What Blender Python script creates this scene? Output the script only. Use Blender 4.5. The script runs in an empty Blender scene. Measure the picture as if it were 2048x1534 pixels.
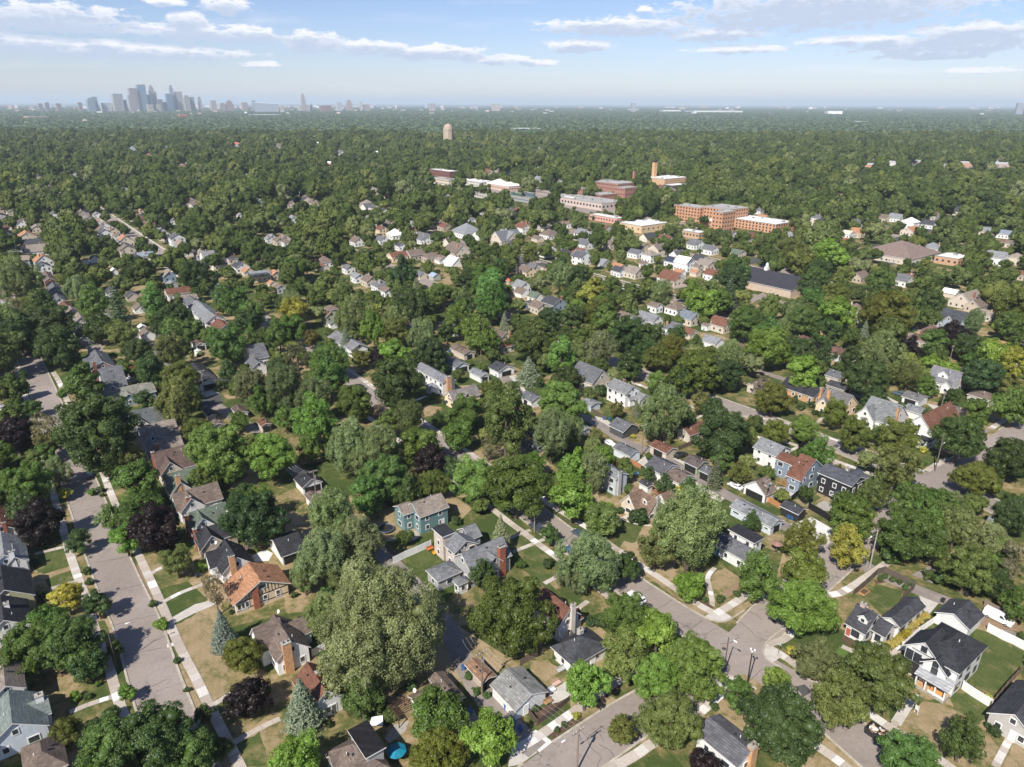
import bpy, math, random
import numpy as np
from mathutils import Vector, Matrix

# ------------------------------------------------------------------ camera, sky, sun
sc = bpy.context.scene
W0, H0, FPX, CAMH = 2048.0, 1534.0, 1420.0, 105.0
PITCH = math.atan((767 - 206) / FPX)
ROLL = 0.0029
CP, SP = math.cos(PITCH), math.sin(PITCH)
X0 = Vector((1, 0, 0)); Y0 = Vector((0, SP, CP)); ZF = Vector((0, CP, -SP))
XC = X0 * math.cos(ROLL) + Y0 * math.sin(ROLL)
YC = -X0 * math.sin(ROLL) + Y0 * math.cos(ROLL)
cam_d = bpy.data.cameras.new('camera'); cam = bpy.data.objects.new('camera', cam_d)
sc.collection.objects.link(cam); sc.camera = cam
m = Matrix.Identity(4)
for i in range(3):
    m[i][0] = XC[i]; m[i][1] = YC[i]; m[i][2] = -ZF[i]
m[2][3] = CAMH
cam.matrix_world = m
cam_d.sensor_width = 36; cam_d.lens = 36 * FPX / W0
cam_d.clip_start = 1; cam_d.clip_end = 200000
CAM = Vector((0, 0, CAMH))

SUN_EL, SUN_AZ = 46.0, 208.0          # azimuth clockwise from +Y, where the sun stands
w = bpy.data.worlds.new('World'); sc.world = w; w.use_nodes = True
nt = w.node_tree; N = nt.nodes; L_ = nt.links
N.clear()
sky = N.new('ShaderNodeTexSky'); sky.sky_type = 'NISHITA'; sky.sun_disc = False
sky.sun_elevation = math.radians(SUN_EL); sky.sun_rotation = math.radians(SUN_AZ)
sky.altitude = 300; sky.air_density = 1.0; sky.dust_density = 0.3; sky.ozone_density = 3.0
out = N.new('ShaderNodeOutputWorld')
def mth(op, a, b=None, c=None, clamp=False):
    n = N.new('ShaderNodeMath'); n.operation = op; n.use_clamp = clamp
    for i, v in enumerate((a, b, c)):
        if v is None: continue
        if isinstance(v, (int, float)): n.inputs[i].default_value = v
        else: L_.new(v, n.inputs[i])
    return n.outputs[0]
tc = N.new('ShaderNodeTexCoord'); sep = N.new('ShaderNodeSeparateXYZ'); L_.new(tc.outputs['Generated'], sep.inputs[0])
sx, sy, sz = sep.outputs
hor = mth('SQRT', mth('ADD', mth('MULTIPLY', sx, sx), mth('MULTIPLY', sy, sy)))
az = mth('ARCTAN2', sx, sy); el = mth('ARCTAN2', sz, hor)
def dir_of(px, py):
    a = (px - W0 / 2) / FPX; b = -(py - H0 / 2) / FPX
    return XC * a + YC * b + ZF
# banks of cloud: centre x, y and half sizes in the photograph, turned into azimuth and elevation on the sky
CLOUDS = [(110,38,125,24),(65,88,80,16),(150,97,100,13),(370,40,38,15),(455,12,44,15),(330,3,38,8),
 (400,65,160,15),(500,69,70,14),(300,104,170,14),(205,90,50,11),(625,85,65,20),(735,94,85,13),(860,105,125,14),
 (1000,120,85,10),(520,128,42,7),(1070,125,50,7),(1240,53,170,16),(1160,92,70,13),(1440,68,108,13),
 (1640,18,280,34),(1560,30,130,20),(1450,33,32,7),(1290,17,16,6),(1950,66,110,18),(1900,90,180,17),
 (1480,98,95,8),(1720,80,120,9),(1860,112,110,6),(1960,140,60,5),
 (700,-70,260,30),(200,-120,300,40),(1250,-140,260,34),(2300,60,260,26),(2700,20,300,34),(-300,70,260,26),(-700,30,300,34),(2000,-160,300,40)]
n1 = N.new('ShaderNodeTexNoise'); n1.inputs['Scale'].default_value = 1.0; n1.inputs['Detail'].default_value = 6; n1.inputs['Roughness'].default_value = .62
cb = N.new('ShaderNodeCombineXYZ')
L_.new(mth('MULTIPLY', az, 44.0), cb.inputs[0]); L_.new(mth('MULTIPLY', el, 120.0), cb.inputs[1])
L_.new(cb.outputs[0], n1.inputs['Vector'])
nz = n1.outputs['Fac']
def cloud_field(eloff):
    acc = None
    e = mth('ADD', el, eloff)
    for (cx, cy, rx, ry) in CLOUDS:
        d = dir_of(cx, cy); a0 = math.atan2(d.x, d.y); e0 = math.atan2(d.z, math.hypot(d.x, d.y))
        ra = rx / FPX * .93; re = ry / FPX * 1.02
        u = mth('MULTIPLY', mth('SUBTRACT', az, a0), 1 / ra); v = mth('MULTIPLY', mth('SUBTRACT', e, e0), 1 / re)
        f = mth('SUBTRACT', 1.0, mth('ADD', mth('MULTIPLY', u, u), mth('MULTIPLY', v, v)))
        f = mth('MAXIMUM', f, -1.5)
        acc = f if acc is None else mth('SMOOTH_MAX', acc, f, .3)
    return acc
f0 = cloud_field(0.0)
f1 = cloud_field(0.007)
def dens(f, k, lo, hi):
    s = mth('ADD', f, mth('MULTIPLY', mth('SUBTRACT', nz, .5), k))
    mr = N.new('ShaderNodeMapRange'); mr.interpolation_type = 'SMOOTHSTEP'
    mr.inputs[1].default_value = lo; mr.inputs[2].default_value = hi
    L_.new(s, mr.inputs[0]); return mr.outputs[0]
c0 = dens(f0, 3.9, -.1, .6)
under = dens(f1, 3.2, -0.5, .9)
# faint high veil streaks over the whole sky
n2 = N.new('ShaderNodeTexNoise'); n2.inputs['Scale'].default_value = 1; n2.inputs['Detail'].default_value = 4
cb2 = N.new('ShaderNodeCombineXYZ'); L_.new(mth('MULTIPLY', az, 5.0), cb2.inputs[0]); L_.new(mth('MULTIPLY', el, 40.0), cb2.inputs[1]); L_.new(cb2.outputs[0], n2.inputs['Vector'])
mr2 = N.new('ShaderNodeMapRange'); mr2.interpolation_type = 'SMOOTHSTEP'; mr2.inputs[1].default_value = .5; mr2.inputs[2].default_value = .8; mr2.inputs[4].default_value = .35
L_.new(n2.outputs['Fac'], mr2.inputs[0])
cov = mth('MAXIMUM', mth('MULTIPLY', c0, .96), mr2.outputs[0])
tone = N.new('ShaderNodeMix'); tone.data_type = 'RGBA'
tone.inputs['A'].default_value = (9.0, 9.0, 9.4, 1); tone.inputs['B'].default_value = (5.0, 5.8, 7.3, 1)
L_.new(under, tone.inputs['Factor'])  # greyer cloud bases: shade from cloud above is put into the colour
mix = N.new('ShaderNodeMix'); mix.data_type = 'RGBA'
tnt = N.new('ShaderNodeMix'); tnt.data_type = 'RGBA'; tnt.blend_type = 'MULTIPLY'; tnt.inputs['Factor'].default_value = 1
tnt.inputs['B'].default_value = (.91, .90, 1.08, 1); L_.new(sky.outputs[0], tnt.inputs['A'])
L_.new(cov, mix.inputs['Factor']); L_.new(tnt.outputs['Result'], mix.inputs['A']); L_.new(tone.outputs['Result'], mix.inputs['B'])
bg = N.new('ShaderNodeBackground'); bg.inputs['Strength'].default_value = 0.082
L_.new(mix.outputs['Result'], bg.inputs['Color']); L_.new(bg.outputs[0], out.inputs['Surface'])

sd = bpy.data.lights.new('sun', 'SUN'); sd.energy = 4.8; sd.angle = math.radians(.55); sd.color = (1, .94, .85)
so = bpy.data.objects.new('sun', sd); sc.collection.objects.link(so)
sv = Vector((math.sin(math.radians(SUN_AZ)) * math.cos(math.radians(SUN_EL)), math.cos(math.radians(SUN_AZ)) * math.cos(math.radians(SUN_EL)), math.sin(math.radians(SUN_EL))))
so.rotation_euler = sv.to_track_quat('Z', 'Y').to_euler()
sc.view_settings.view_transform = 'Standard'; sc.view_settings.look = 'None'
sc.view_settings.exposure = 0.53; sc.view_settings.gamma = 1; sc.view_settings.use_curve_mapping = False
cy = sc.cycles
cy.max_bounces = 6; cy.diffuse_bounces = 3; cy.glossy_bounces = 1; cy.transmission_bounces = 2; cy.volume_bounces = 1; cy.transparent_max_bounces = 4
cy.use_adaptive_sampling = True; cy.adaptive_threshold = 0.012; cy.use_denoising = True
cy.caustics_reflective = False; cy.caustics_refractive = False
try: w.cycles.sampling_method = 'MANUAL'; w.cycles.sample_map_resolution = 512
except Exception: pass

# ------------------------------------------------------------------ projection helpers
C = sc.collection
U = Vector((-0.6, 0.8, 0)); V = Vector((0.8, 0.6, 0)); ANG = math.atan2(.6, .8)
ZM = {'A': (0, 1000, 2.873), 'B': (400, 1000, 2.873), 'C': (800, 1000, 2.873), 'D': (1200, 1000, 2.873), 'E': (1600, 1000, 2.873),
      'F': (0, 560, 3.487), 'G': (460, 620, 3.487), 'H': (960, 620, 3.487), 'I': (1440, 620, 3.368), 'J': (0, 160, 3.413),
      'K': (500, 160, 3.413), 'L': (840, 300, 3.657), 'M': (1300, 300, 2.738), 'N': (0, 400, 3.413), 'O': (500, 440, 2.926),
      'Q': (1640, 1150, 5.012), 'R': (740, 960, 6.391), 'S': (360, 1080, 4.794), 'T': (1560, 860, 6.391), 'W': (240, 800, 5.112), 'P': (0, 0, 1.0)}
def pix(z, p):
    a, b, s = ZM[z]; return (a + p[0] / s, b + p[1] / s)
def P(z, p, h=0.0):
    x, y = pix(z, p); d = dir_of(x, y); t = (h - CAMH) / d.z
    return CAM + d * t
def scale_at(v):                      # pixels of the photograph per metre at a point
    return FPX / max((v - CAM).dot(ZF), 1.0)
def proj(v):
    d = v - CAM; z = d.dot(ZF)
    if z < 1: return (-9999, -9999)
    return (W0 / 2 + FPX * d.dot(XC) / z, H0 / 2 - FPX * d.dot(YC) / z)

# ------------------------------------------------------------------ mesh helpers
def mesh_np(name, verts, quads, mats=(), face_attr=None, midx=None, smooth=False):
    me = bpy.data.meshes.new(name)
    verts = np.asarray(verts, dtype=np.float32).reshape(-1, 3); quads = np.asarray(quads, dtype=np.int32)
    k = quads.shape[1]; nf = len(quads)
    me.vertices.add(len(verts)); me.vertices.foreach_set('co', verts.ravel())
    me.loops.add(nf * k); me.loops.foreach_set('vertex_index', quads.ravel())
    me.polygons.add(nf); me.polygons.foreach_set('loop_start', np.arange(nf, dtype=np.int32) * k)
    me.polygons.foreach_set('loop_total', np.full(nf, k, dtype=np.int32))
    for mt in mats: me.materials.append(mt)
    if midx is not None: me.polygons.foreach_set('material_index', np.asarray(midx, dtype=np.int32))
    if face_attr is not None:
        at = me.attributes.new('tint', 'FLOAT', 'FACE'); at.data.foreach_set('value', np.asarray(face_attr, dtype=np.float32))
    if smooth: me.polygons.foreach_set('use_smooth', np.ones(nf, dtype=bool))
    me.update(calc_edges=True)
    return me
class MB:
    def __init__(s): s.v = []; s.f = []; s.m = []
    def poly(s, pts, mi=0):
        b = len(s.v); s.v += [tuple(p) for p in pts]; s.f.append(tuple(range(b, b + len(pts)))); s.m.append(mi)
    def box(s, x0, x1, y0, y1, z0, z1, mi=0, top=None):
        b = len(s.v)
        s.v += [(x0,y0,z0),(x1,y0,z0),(x1,y1,z0),(x0,y1,z0),(x0,y0,z1),(x1,y0,z1),(x1,y1,z1),(x0,y1,z1)]
        fs = [(0,3,2,1),(4,5,6,7),(0,1,5,4),(1,2,6,5),(2,3,7,6),(3,0,4,7)]
        for i, f in enumerate(fs):
            s.f.append(tuple(b + q for q in f)); s.m.append(top if (i == 1 and top is not None) else mi)
    def obox(s, c, ax, ay, hx, hy, z0, z1, mi=0):
        # box with horizontal axes ax, ay (unit vectors) about centre c
        b = len(s.v)
        for z in (z0, z1):
            for (i, j) in ((-1,-1),(1,-1),(1,1),(-1,1)):
                p = Vector((c[0], c[1], 0)) + ax * (i * hx) + ay * (j * hy); s.v.append((p.x, p.y, z))
        for f in [(0,3,2,1),(4,5,6,7),(0,1,5,4),(1,2,6,5),(2,3,7,6),(3,0,4,7)]:
            s.f.append(tuple(b + q for q in f)); s.m.append(mi)
    def tube(s, pts, rads, n=6, mi=0, caps=True):
        pts = [Vector(p) for p in pts]
        if not isinstance(rads, (list, tuple)): rads = [rads] * len(pts)
        rings = []
        for i, p in enumerate(pts):
            t = (pts[min(i + 1, len(pts) - 1)] - pts[max(i - 1, 0)])
            if t.length < 1e-6: t = Vector((0, 0, 1))
            t.normalize()
            a = t.cross(Vector((0, 0, 1)) if abs(t.z) < .9 else Vector((1, 0, 0))).normalized(); b_ = t.cross(a)
            r = []
            for k in range(n):
                an = 2 * math.pi * k / n
                q = p + (a * math.cos(an) + b_ * math.sin(an)) * rads[i]; r.append(len(s.v)); s.v.append(tuple(q))
            rings.append(r)
        for i in range(len(rings) - 1):
            for k in range(n):
                s.f.append((rings[i][k], rings[i][(k+1) % n], rings[i+1][(k+1) % n], rings[i+1][k])); s.m.append(mi)
        if caps:
            s.f.append(tuple(reversed(rings[0]))); s.m.append(mi); s.f.append(tuple(rings[-1])); s.m.append(mi)
    def mesh(s, name, mats):
        me = bpy.data.meshes.new(name); me.from_pydata(s.v, [], s.f)
        for mt in mats: me.materials.append(mt)
        if len(mats) > 1: me.polygons.foreach_set('material_index', s.m)
        me.update(); return me
    def obj(s, name, mats, parent=None, col=None):
        if not isinstance(mats, (list, tuple)): mats = [mats]
        return ob(name, s.mesh(name, mats), parent, col)
def ob(name, me, parent=None, col=None, loc=None, rz=None, scale=None):
    o = bpy.data.objects.new(name, me); C.objects.link(o)
    if parent is not None: o.parent = parent
    if col is not None: o.color = (*col, 1)
    if loc is not None: o.location = loc
    if rz is not None: o.rotation_euler = (0, 0, rz)
    if scale is not None: o.scale = scale
    return o
def tag(o, label=None, cat=None, group=None, kind=None):
    if label: o['label'] = label
    if cat: o['category'] = cat
    if group: o['group'] = group
    if kind: o['kind'] = kind
    return o

# ------------------------------------------------------------------ materials
def mat(name, rough=.85, spec=.2):
    m = bpy.data.materials.new(name); m.use_nodes = True
    b = m.node_tree.nodes['Principled BSDF']; b.inputs['Roughness'].default_value = rough; b.inputs['Specular IOR Level'].default_value = spec
    return m, m.node_tree, b
def nd(nt, t, **k):
    n = nt.nodes.new(t)
    for a, v in k.items():
        if hasattr(n, a): setattr(n, a, v)
        else: n.inputs[a].default_value = v
    return n
def noise(nt, scale, detail=3, rough=.55, vec=None, coord='Object', obj=False):
    n = nd(nt, 'ShaderNodeTexNoise'); n.inputs['Scale'].default_value = scale; n.inputs['Detail'].default_value = detail; n.inputs['Roughness'].default_value = rough
    if vec is None:
        if coord == 'World':
            g = nd(nt, 'ShaderNodeNewGeometry'); vec = g.outputs['Position']
        else:
            t = nd(nt, 'ShaderNodeTexCoord'); vec = t.outputs[coord]
    nt.links.new(vec, n.inputs['Vector'])
    return n.outputs['Fac']
def rng_(nt, v, a, b, c, d):
    n = nd(nt, 'ShaderNodeMapRange'); nt.links.new(v, n.inputs[0])
    for i, q in enumerate((a, b, c, d)): n.inputs[i + 1].default_value = q
    return n.outputs[0]
def mixc(nt, f, a, b, mode='MIX'):
    n = nd(nt, 'ShaderNodeMix'); n.data_type = 'RGBA'; n.blend_type = mode
    for s, v in (('Factor', f), ('A', a), ('B', b)):
        if isinstance(v, (int, float)): n.inputs[s].default_value = v
        elif isinstance(v, tuple): n.inputs[s].default_value = (*v, 1) if len(v) == 3 else v
        else: nt.links.new(v, n.inputs[s])
    return n.outputs['Result']
def scal(nt, col, f):                 # multiply a colour by a value
    n = nd(nt, 'ShaderNodeVectorMath'); n.operation = 'SCALE'; nt.links.new(col, n.inputs[0])
    if isinstance(f, (int, float)): n.inputs['Scale'].default_value = f
    else: nt.links.new(f, n.inputs['Scale'])
    return n.outputs[0]
def prod(nt, a, b):
    n = nd(nt, 'ShaderNodeMath'); n.operation = 'MULTIPLY'; nt.links.new(a, n.inputs[0])
    if isinstance(b, (int, float)): n.inputs[1].default_value = b
    else: nt.links.new(b, n.inputs[1])
    return n.outputs[0]
def bump(nt, bsdf, h, dist=.05, st=.6):
    n = nd(nt, 'ShaderNodeBump'); n.inputs['Distance'].default_value = dist; n.inputs['Strength'].default_value = st
    nt.links.new(h, n.inputs['Height']); nt.links.new(n.outputs[0], bsdf.inputs['Normal'])
def objcol(nt):
    return nd(nt, 'ShaderNodeObjectInfo')

# asphalt shingles: colour of the object, blotches, fine courses
M = {}
m_, t_, b_ = mat('shingle', .95, .1)
oi = objcol(t_); g = nd(t_, 'ShaderNodeTexCoord'); sp = nd(t_, 'ShaderNodeSeparateXYZ'); t_.links.new(g.outputs['Object'], sp.inputs[0])
ad = nd(t_, 'ShaderNodeMath'); ad.operation = 'ADD'; t_.links.new(sp.outputs[0], ad.inputs[0]); t_.links.new(sp.outputs[1], ad.inputs[1])
cm = nd(t_, 'ShaderNodeCombineXYZ'); t_.links.new(ad.outputs[0], cm.inputs[0]); t_.links.new(prod(t_, sp.outputs[2], 1.7), cm.inputs[1])
bk = nd(t_, 'ShaderNodeTexBrick'); t_.links.new(cm.outputs[0], bk.inputs['Vector'])
bk.inputs['Scale'].default_value = 1; bk.inputs['Brick Width'].default_value = .9; bk.inputs['Row Height'].default_value = .3; bk.inputs['Mortar Size'].default_value = .03
bk.inputs['Color1'].default_value = (.72,.72,.72,1); bk.inputs['Color2'].default_value = (1.22,1.22,1.22,1); bk.inputs['Mortar'].default_value = (.6,.6,.6,1)
n_a = rng_(t_, noise(t_, .35, 3), .3, .7, .82, 1.18); n_b = rng_(t_, noise(t_, 9, 2), .3, .7, .85, 1.15)
c = mixc(t_, 1.0, scal(t_, scal(t_, oi.outputs['Color'], n_a), n_b), bk.outputs['Color'], 'MULTIPLY')
t_.links.new(c, b_.inputs['Base Color']); bump(t_, b_, bk.outputs['Fac'], .02, .4); M['shingle'] = m_
# far shingles, no courses
m_, t_, b_ = mat('shingle_plain', .95, .1); oi = objcol(t_)
t_.links.new(scal(t_, oi.outputs['Color'], rng_(t_, noise(t_, .8, 3), .3, .7, .8, 1.2)), b_.inputs['Base Color']); M['roofplain'] = m_
# lap siding
m_, t_, b_ = mat('siding', .6, .3); oi = objcol(t_); g = nd(t_, 'ShaderNodeTexCoord'); wv = nd(t_, 'ShaderNodeTexWave'); wv.bands_direction = 'Z'; wv.wave_profile = 'SAW'
wv.inputs['Scale'].default_value = .314 / .2; t_.links.new(g.outputs['Object'], wv.inputs['Vector'])
t_.links.new(scal(t_, scal(t_, oi.outputs['Color'], rng_(t_, noise(t_, 1.2, 3), .3, .7, .9, 1.06)), rng_(t_, wv.outputs['Fac'], 0, 1, .86, 1.0)), b_.inputs['Base Color'])
bump(t_, b_, wv.outputs['Fac'], .03, .6); M['siding'] = m_
# stucco
m_, t_, b_ = mat('stucco', .9, .2); oi = objcol(t_)
t_.links.new(scal(t_, oi.outputs['Color'], rng_(t_, noise(t_, .9, 5, .65), .3, .7, .86, 1.08)), b_.inputs['Base Color']); bump(t_, b_, noise(t_, 14, 3), .03, .5); M['stucco'] = m_
# brick
m_, t_, b_ = mat('brick_face', .9, .2); oi = objcol(t_); g = nd(t_, 'ShaderNodeTexCoord'); sp = nd(t_, 'ShaderNodeSeparateXYZ'); t_.links.new(g.outputs['Object'], sp.inputs[0])
ad = nd(t_, 'ShaderNodeMath'); ad.operation = 'ADD'; t_.links.new(sp.outputs[0], ad.inputs[0]); t_.links.new(sp.outputs[1], ad.inputs[1])
cm = nd(t_, 'ShaderNodeCombineXYZ'); t_.links.new(ad.outputs[0], cm.inputs[0]); t_.links.new(sp.outputs[2], cm.inputs[1])
bk = nd(t_, 'ShaderNodeTexBrick'); t_.links.new(cm.outputs[0], bk.inputs['Vector']); bk.inputs['Scale'].default_value = 1; bk.inputs['Brick Width'].default_value = .24; bk.inputs['Row Height'].default_value = .08; bk.inputs['Mortar Size'].default_value = .008
bk.inputs['Color1'].default_value = (.75,.72,.7,1); bk.inputs['Color2'].default_value = (1.2,1.1,1.1,1); bk.inputs['Mortar'].default_value = (1.2,1.2,1.2,1)
t_.links.new(mixc(t_, 1., scal(t_, oi.outputs['Color'], rng_(t_, noise(t_, 2, 4), .3, .7, .8, 1.15)), bk.outputs['Color'], 'MULTIPLY'), b_.inputs['Base Color']); M['brick'] = m_
# flat painted / plain with object colour
m_, t_, b_ = mat('paint', .5, .35); oi = objcol(t_)
t_.links.new(scal(t_, oi.outputs['Color'], rng_(t_, noise(t_, 2.5, 4), .3, .7, .88, 1.06)), b_.inputs['Base Color']); M['paint'] = m_
m_, t_, b_ = mat('white_trim', .5, .3); b_.inputs['Base Color'].default_value = (.72, .72, .71, 1)
t_.links.new(mixc(t_, rng_(t_, noise(t_, 3, 3), .35, .7, 0, .5), (.76, .76, .75), (.6, .59, .57)), b_.inputs['Base Color']); M['trim'] = m_
m_, t_, b_ = mat('dark_glass', .06, .9); t_.links.new(mixc(t_, noise(t_, .7, 2), (.015, .02, .025), (.06, .07, .085)), b_.inputs['Base Color']); M['glass'] = m_
m_, t_, b_ = mat('black_metal', .5, .4); t_.links.new(mixc(t_, noise(t_, 4, 2), (.02, .02, .022), (.04, .04, .042)), b_.inputs['Base Color']); M['black'] = m_
m_, t_, b_ = mat('galvanised', .45, .5); b_.inputs['Metallic'].default_value = .5; t_.links.new(mixc(t_, noise(t_, 4, 2), (.3, .31, .32), (.5, .5, .5)), b_.inputs['Base Color']); M['metal'] = m_
# weathered wood
m_, t_, b_ = mat('weathered_wood', .9, .15); oi = objcol(t_)
t_.links.new(scal(t_, oi.outputs['Color'], rng_(t_, noise(t_, 5, 4, .7), .3, .7, .65, 1.25)), b_.inputs['Base Color']); M['wood'] = m_
# car paint
m_, t_, b_ = mat('car_paint', .25, .6); oi = objcol(t_); t_.links.new(scal(t_, oi.outputs['Color'], rng_(t_, noise(t_, 1.5, 2), .3, .7, .92, 1.05)), b_.inputs['Base Color']); b_.inputs['Coat Weight'].default_value = .5; M['car'] = m_
m_, t_, b_ = mat('rubber', .9, .1); t_.links.new(mixc(t_, noise(t_, 5, 2), (.015, .015, .015), (.035, .035, .035)), b_.inputs['Base Color']); M['rubber'] = m_
# street asphalt: weathered, greyish pink, with darker patches, wheel tracks and fine cracks
m_, t_, b_ = mat('asphalt', .92, .2)
geo = nd(t_, 'ShaderNodeNewGeometry').outputs['Position']
a1 = noise(t_, .06, 4, .6, geo); a2 = noise(t_, 1.3, 5, .7, geo); a3 = noise(t_, 12, 2, .6, geo)
base = mixc(t_, rng_(t_, a1, .3, .7, 0, 1), (.24, .205, .18), (.30, .258, .23))
base = scal(t_, scal(t_, base, rng_(t_, a2, .3, .7, .9, 1.1)), rng_(t_, a3, .3, .7, .9, 1.1))
vo = nd(t_, 'ShaderNodeTexVoronoi'); vo.feature = 'DISTANCE_TO_EDGE'; vo.inputs['Scale'].default_value = .14
dv = nd(t_, 'ShaderNodeVectorMath'); dv.operation = 'ADD'; nn = nd(t_, 'ShaderNodeTexNoise'); nn.inputs['Scale'].default_value = .5; nn.inputs['Detail'].default_value = 5
t_.links.new(geo, nn.inputs['Vector']); ms = nd(t_, 'ShaderNodeVectorMath'); ms.operation = 'SCALE'; ms.inputs['Scale'].default_value = 3.0
t_.links.new(nn.outputs['Color'], ms.inputs[0]); t_.links.new(geo, dv.inputs[0]); t_.links.new(ms.outputs[0], dv.inputs[1]); t_.links.new(dv.outputs[0], vo.inputs['Vector'])
crk = rng_(t_, vo.outputs['Distance'], .0, .012, 1, 0)
gate = rng_(t_, noise(t_, .09, 2, .5, geo), .52, .6, 0, .75)
base = mixc(t_, prod(t_, crk, gate), base, (.09, .08, .075))
base = scal(t_, base, rng_(t_, noise(t_, .35, 3, .5, geo), .55, .75, 1, .84)); base = scal(t_, base, rng_(t_, noise(t_, .02, 2, .5, geo), .35, .65, .92, 1.08))
t_.links.new(base, b_.inputs['Base Color']); bump(t_, b_, a3, .02, .3); M['asphalt'] = m_
# darker fresh asphalt
def simple(name, c1, c2, s1=1.0, s2=8, rough=.9, world=True):
    m_, t_, b_ = mat(name, rough, .15); v = nd(t_, 'ShaderNodeNewGeometry').outputs['Position'] if world else nd(t_, 'ShaderNodeTexCoord').outputs['Object']
    c = mixc(t_, rng_(t_, noise(t_, s1, 4, .65, v), .32, .68, 0, 1), c1, c2)
    t_.links.new(scal(t_, c, rng_(t_, noise(t_, s2, 2, .6, v), .3, .7, .86, 1.14)), b_.inputs['Base Color']); M[name] = m_; return m_
simple('dark_asphalt', (.06, .06, .062), (.1, .098, .095), .2)
simple('alley_asphalt', (.19, .165, .15), (.27, .235, .21), .25)
simple('concrete', (.40, .37, .33), (.52, .49, .45), .4)
simple('new_concrete', (.55, .54, .52), (.66, .65, .63), .4)
simple('kerb_concrete', (.30, .26, .21), (.46, .42, .36), .6)
simple('mulch', (.07, .045, .03), (.13, .085, .06), 1.5)
simple('dirt', (.20, .14, .09), (.28, .20, .13), .8)
simple('crack_seal', (.05, .045, .045), (.09, .085, .08), 2)
simple('bark', (.08, .065, .05), (.15, .125, .1), 2, 12, .95, False)
simple('stone', (.25, .23, .2), (.4, .38, .34), 2)
simple('roof_white', (.62, .61, .6), (.75, .74, .72), .05)
simple('roof_gravel', (.3, .29, .27), (.4, .38, .36), .05)
# sidewalk slab: tone differs from slab to slab
m_, t_, b_ = mat('slab_concrete', .9, .2); oi = objcol(t_)
cr = nd(t_, 'ShaderNodeValToRGB'); t_.links.new(oi.outputs['Random'], cr.inputs[0])
cr.color_ramp.elements[0].position = .0; cr.color_ramp.elements[0].color = (.36, .31, .26, 1); cr.color_ramp.elements[1].position = .62; cr.color_ramp.elements[1].color = (.46, .41, .36, 1)
e = cr.color_ramp.elements.new(.8); e.color = (.5, .47, .43, 1); e = cr.color_ramp.elements.new(.92); e.color = (.64, .63, .61, 1)
t_.links.new(scal(t_, cr.outputs[0], rng_(t_, noise(t_, 2.5, 4, .6, nd(t_, 'ShaderNodeNewGeometry').outputs['Position']), .3, .7, .88, 1.1)), b_.inputs['Base Color']); M['slab'] = m_
# ground: dry summer turf: green, olive and straw patches; lawns at different watering
m_, t_, b_ = mat('turf_ground', 1.0, .05)
geo = nd(t_, 'ShaderNodeNewGeometry').outputs['Position']
rot = nd(t_, 'ShaderNodeMapping'); rot.inputs['Rotation'].default_value = (0, 0, -ANG); t_.links.new(geo, rot.inputs['Vector'])
cell = nd(t_, 'ShaderNodeTexVoronoi'); cell.inputs['Scale'].default_value = .075; cell.inputs['Randomness'].default_value = .55; t_.links.new(rot.outputs[0], cell.inputs['Vector'])
sc1 = nd(t_, 'ShaderNodeSeparateColor'); t_.links.new(cell.outputs['Color'], sc1.inputs[0])
g1 = noise(t_, .11, 5, .65, geo); g2 = noise(t_, .7, 5, .7, geo); g3 = noise(t_, 5, 3, .7, geo)
dry = nd(t_, 'ShaderNodeMath'); dry.operation = 'ADD'; t_.links.new(rng_(t_, g1, .3, .7, -.2, .85), dry.inputs[0]); t_.links.new(rng_(t_, sc1.outputs[0], 0, 1, -.45, .45), dry.inputs[1])
dry2 = nd(t_, 'ShaderNodeMath'); dry2.operation = 'ADD'; t_.links.new(dry.outputs[0], dry2.inputs[0]); t_.links.new(rng_(t_, g2, .3, .7, -.25, .25), dry2.inputs[1])
rp = nd(t_, 'ShaderNodeValToRGB'); t_.links.new(dry2.outputs[0], rp.inputs[0]); el_ = rp.color_ramp.elements
el_[0].position = 0; el_[0].color = (.055, .08, .024, 1); el_[1].position = .85; el_[1].color = (.32, .245, .15, 1)
e = el_.new(.3); e.color = (.11, .115, .042, 1); e = el_.new(.55); e.color = (.22, .175, .085, 1)
c = scal(t_, rp.outputs[0], rng_(t_, g3, .3, .7, .75, 1.25))
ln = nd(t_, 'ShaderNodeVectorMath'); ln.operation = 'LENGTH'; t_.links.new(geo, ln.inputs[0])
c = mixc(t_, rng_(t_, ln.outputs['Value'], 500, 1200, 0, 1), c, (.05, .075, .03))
t_.links.new(c, b_.inputs['Base Color']); bump(t_, b_, g3, .1, .5); M['turf'] = m_
# watered lawn with mower stripes
def lawnmat(name, c1, c2, c3, stripe=.05, k=.5):
    m_, t_, b_ = mat(name, 1.0, .05); geo = nd(t_, 'ShaderNodeNewGeometry').outputs['Position']
    rot = nd(t_, 'ShaderNodeMapping'); rot.inputs['Rotation'].default_value = (0, 0, -ANG + .3); t_.links.new(geo, rot.inputs['Vector'])
    wv = nd(t_, 'ShaderNodeTexWave'); wv.inputs['Scale'].default_value = .25; wv.inputs['Distortion'].default_value = 3; wv.inputs['Detail'].default_value = 3; t_.links.new(rot.outputs[0], wv.inputs['Vector'])
    c = mixc(t_, rng_(t_, noise(t_, .3, 6, .72, geo), .38, .66, 0, 1), c1, c2)
    c = mixc(t_, rng_(t_, noise(t_, .16, 6, .75, geo), k, k + .12, 0, 1), c, c3)
    c = scal(t_, c, rng_(t_, wv.outputs['Fac'], 0, 1, 1 - stripe, 1 + stripe)); c = scal(t_, c, rng_(t_, noise(t_, 4, 4, .75, geo), .3, .7, .7, 1.3))
    t_.links.new(c, b_.inputs['Base Color']); M[name] = m_
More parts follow.
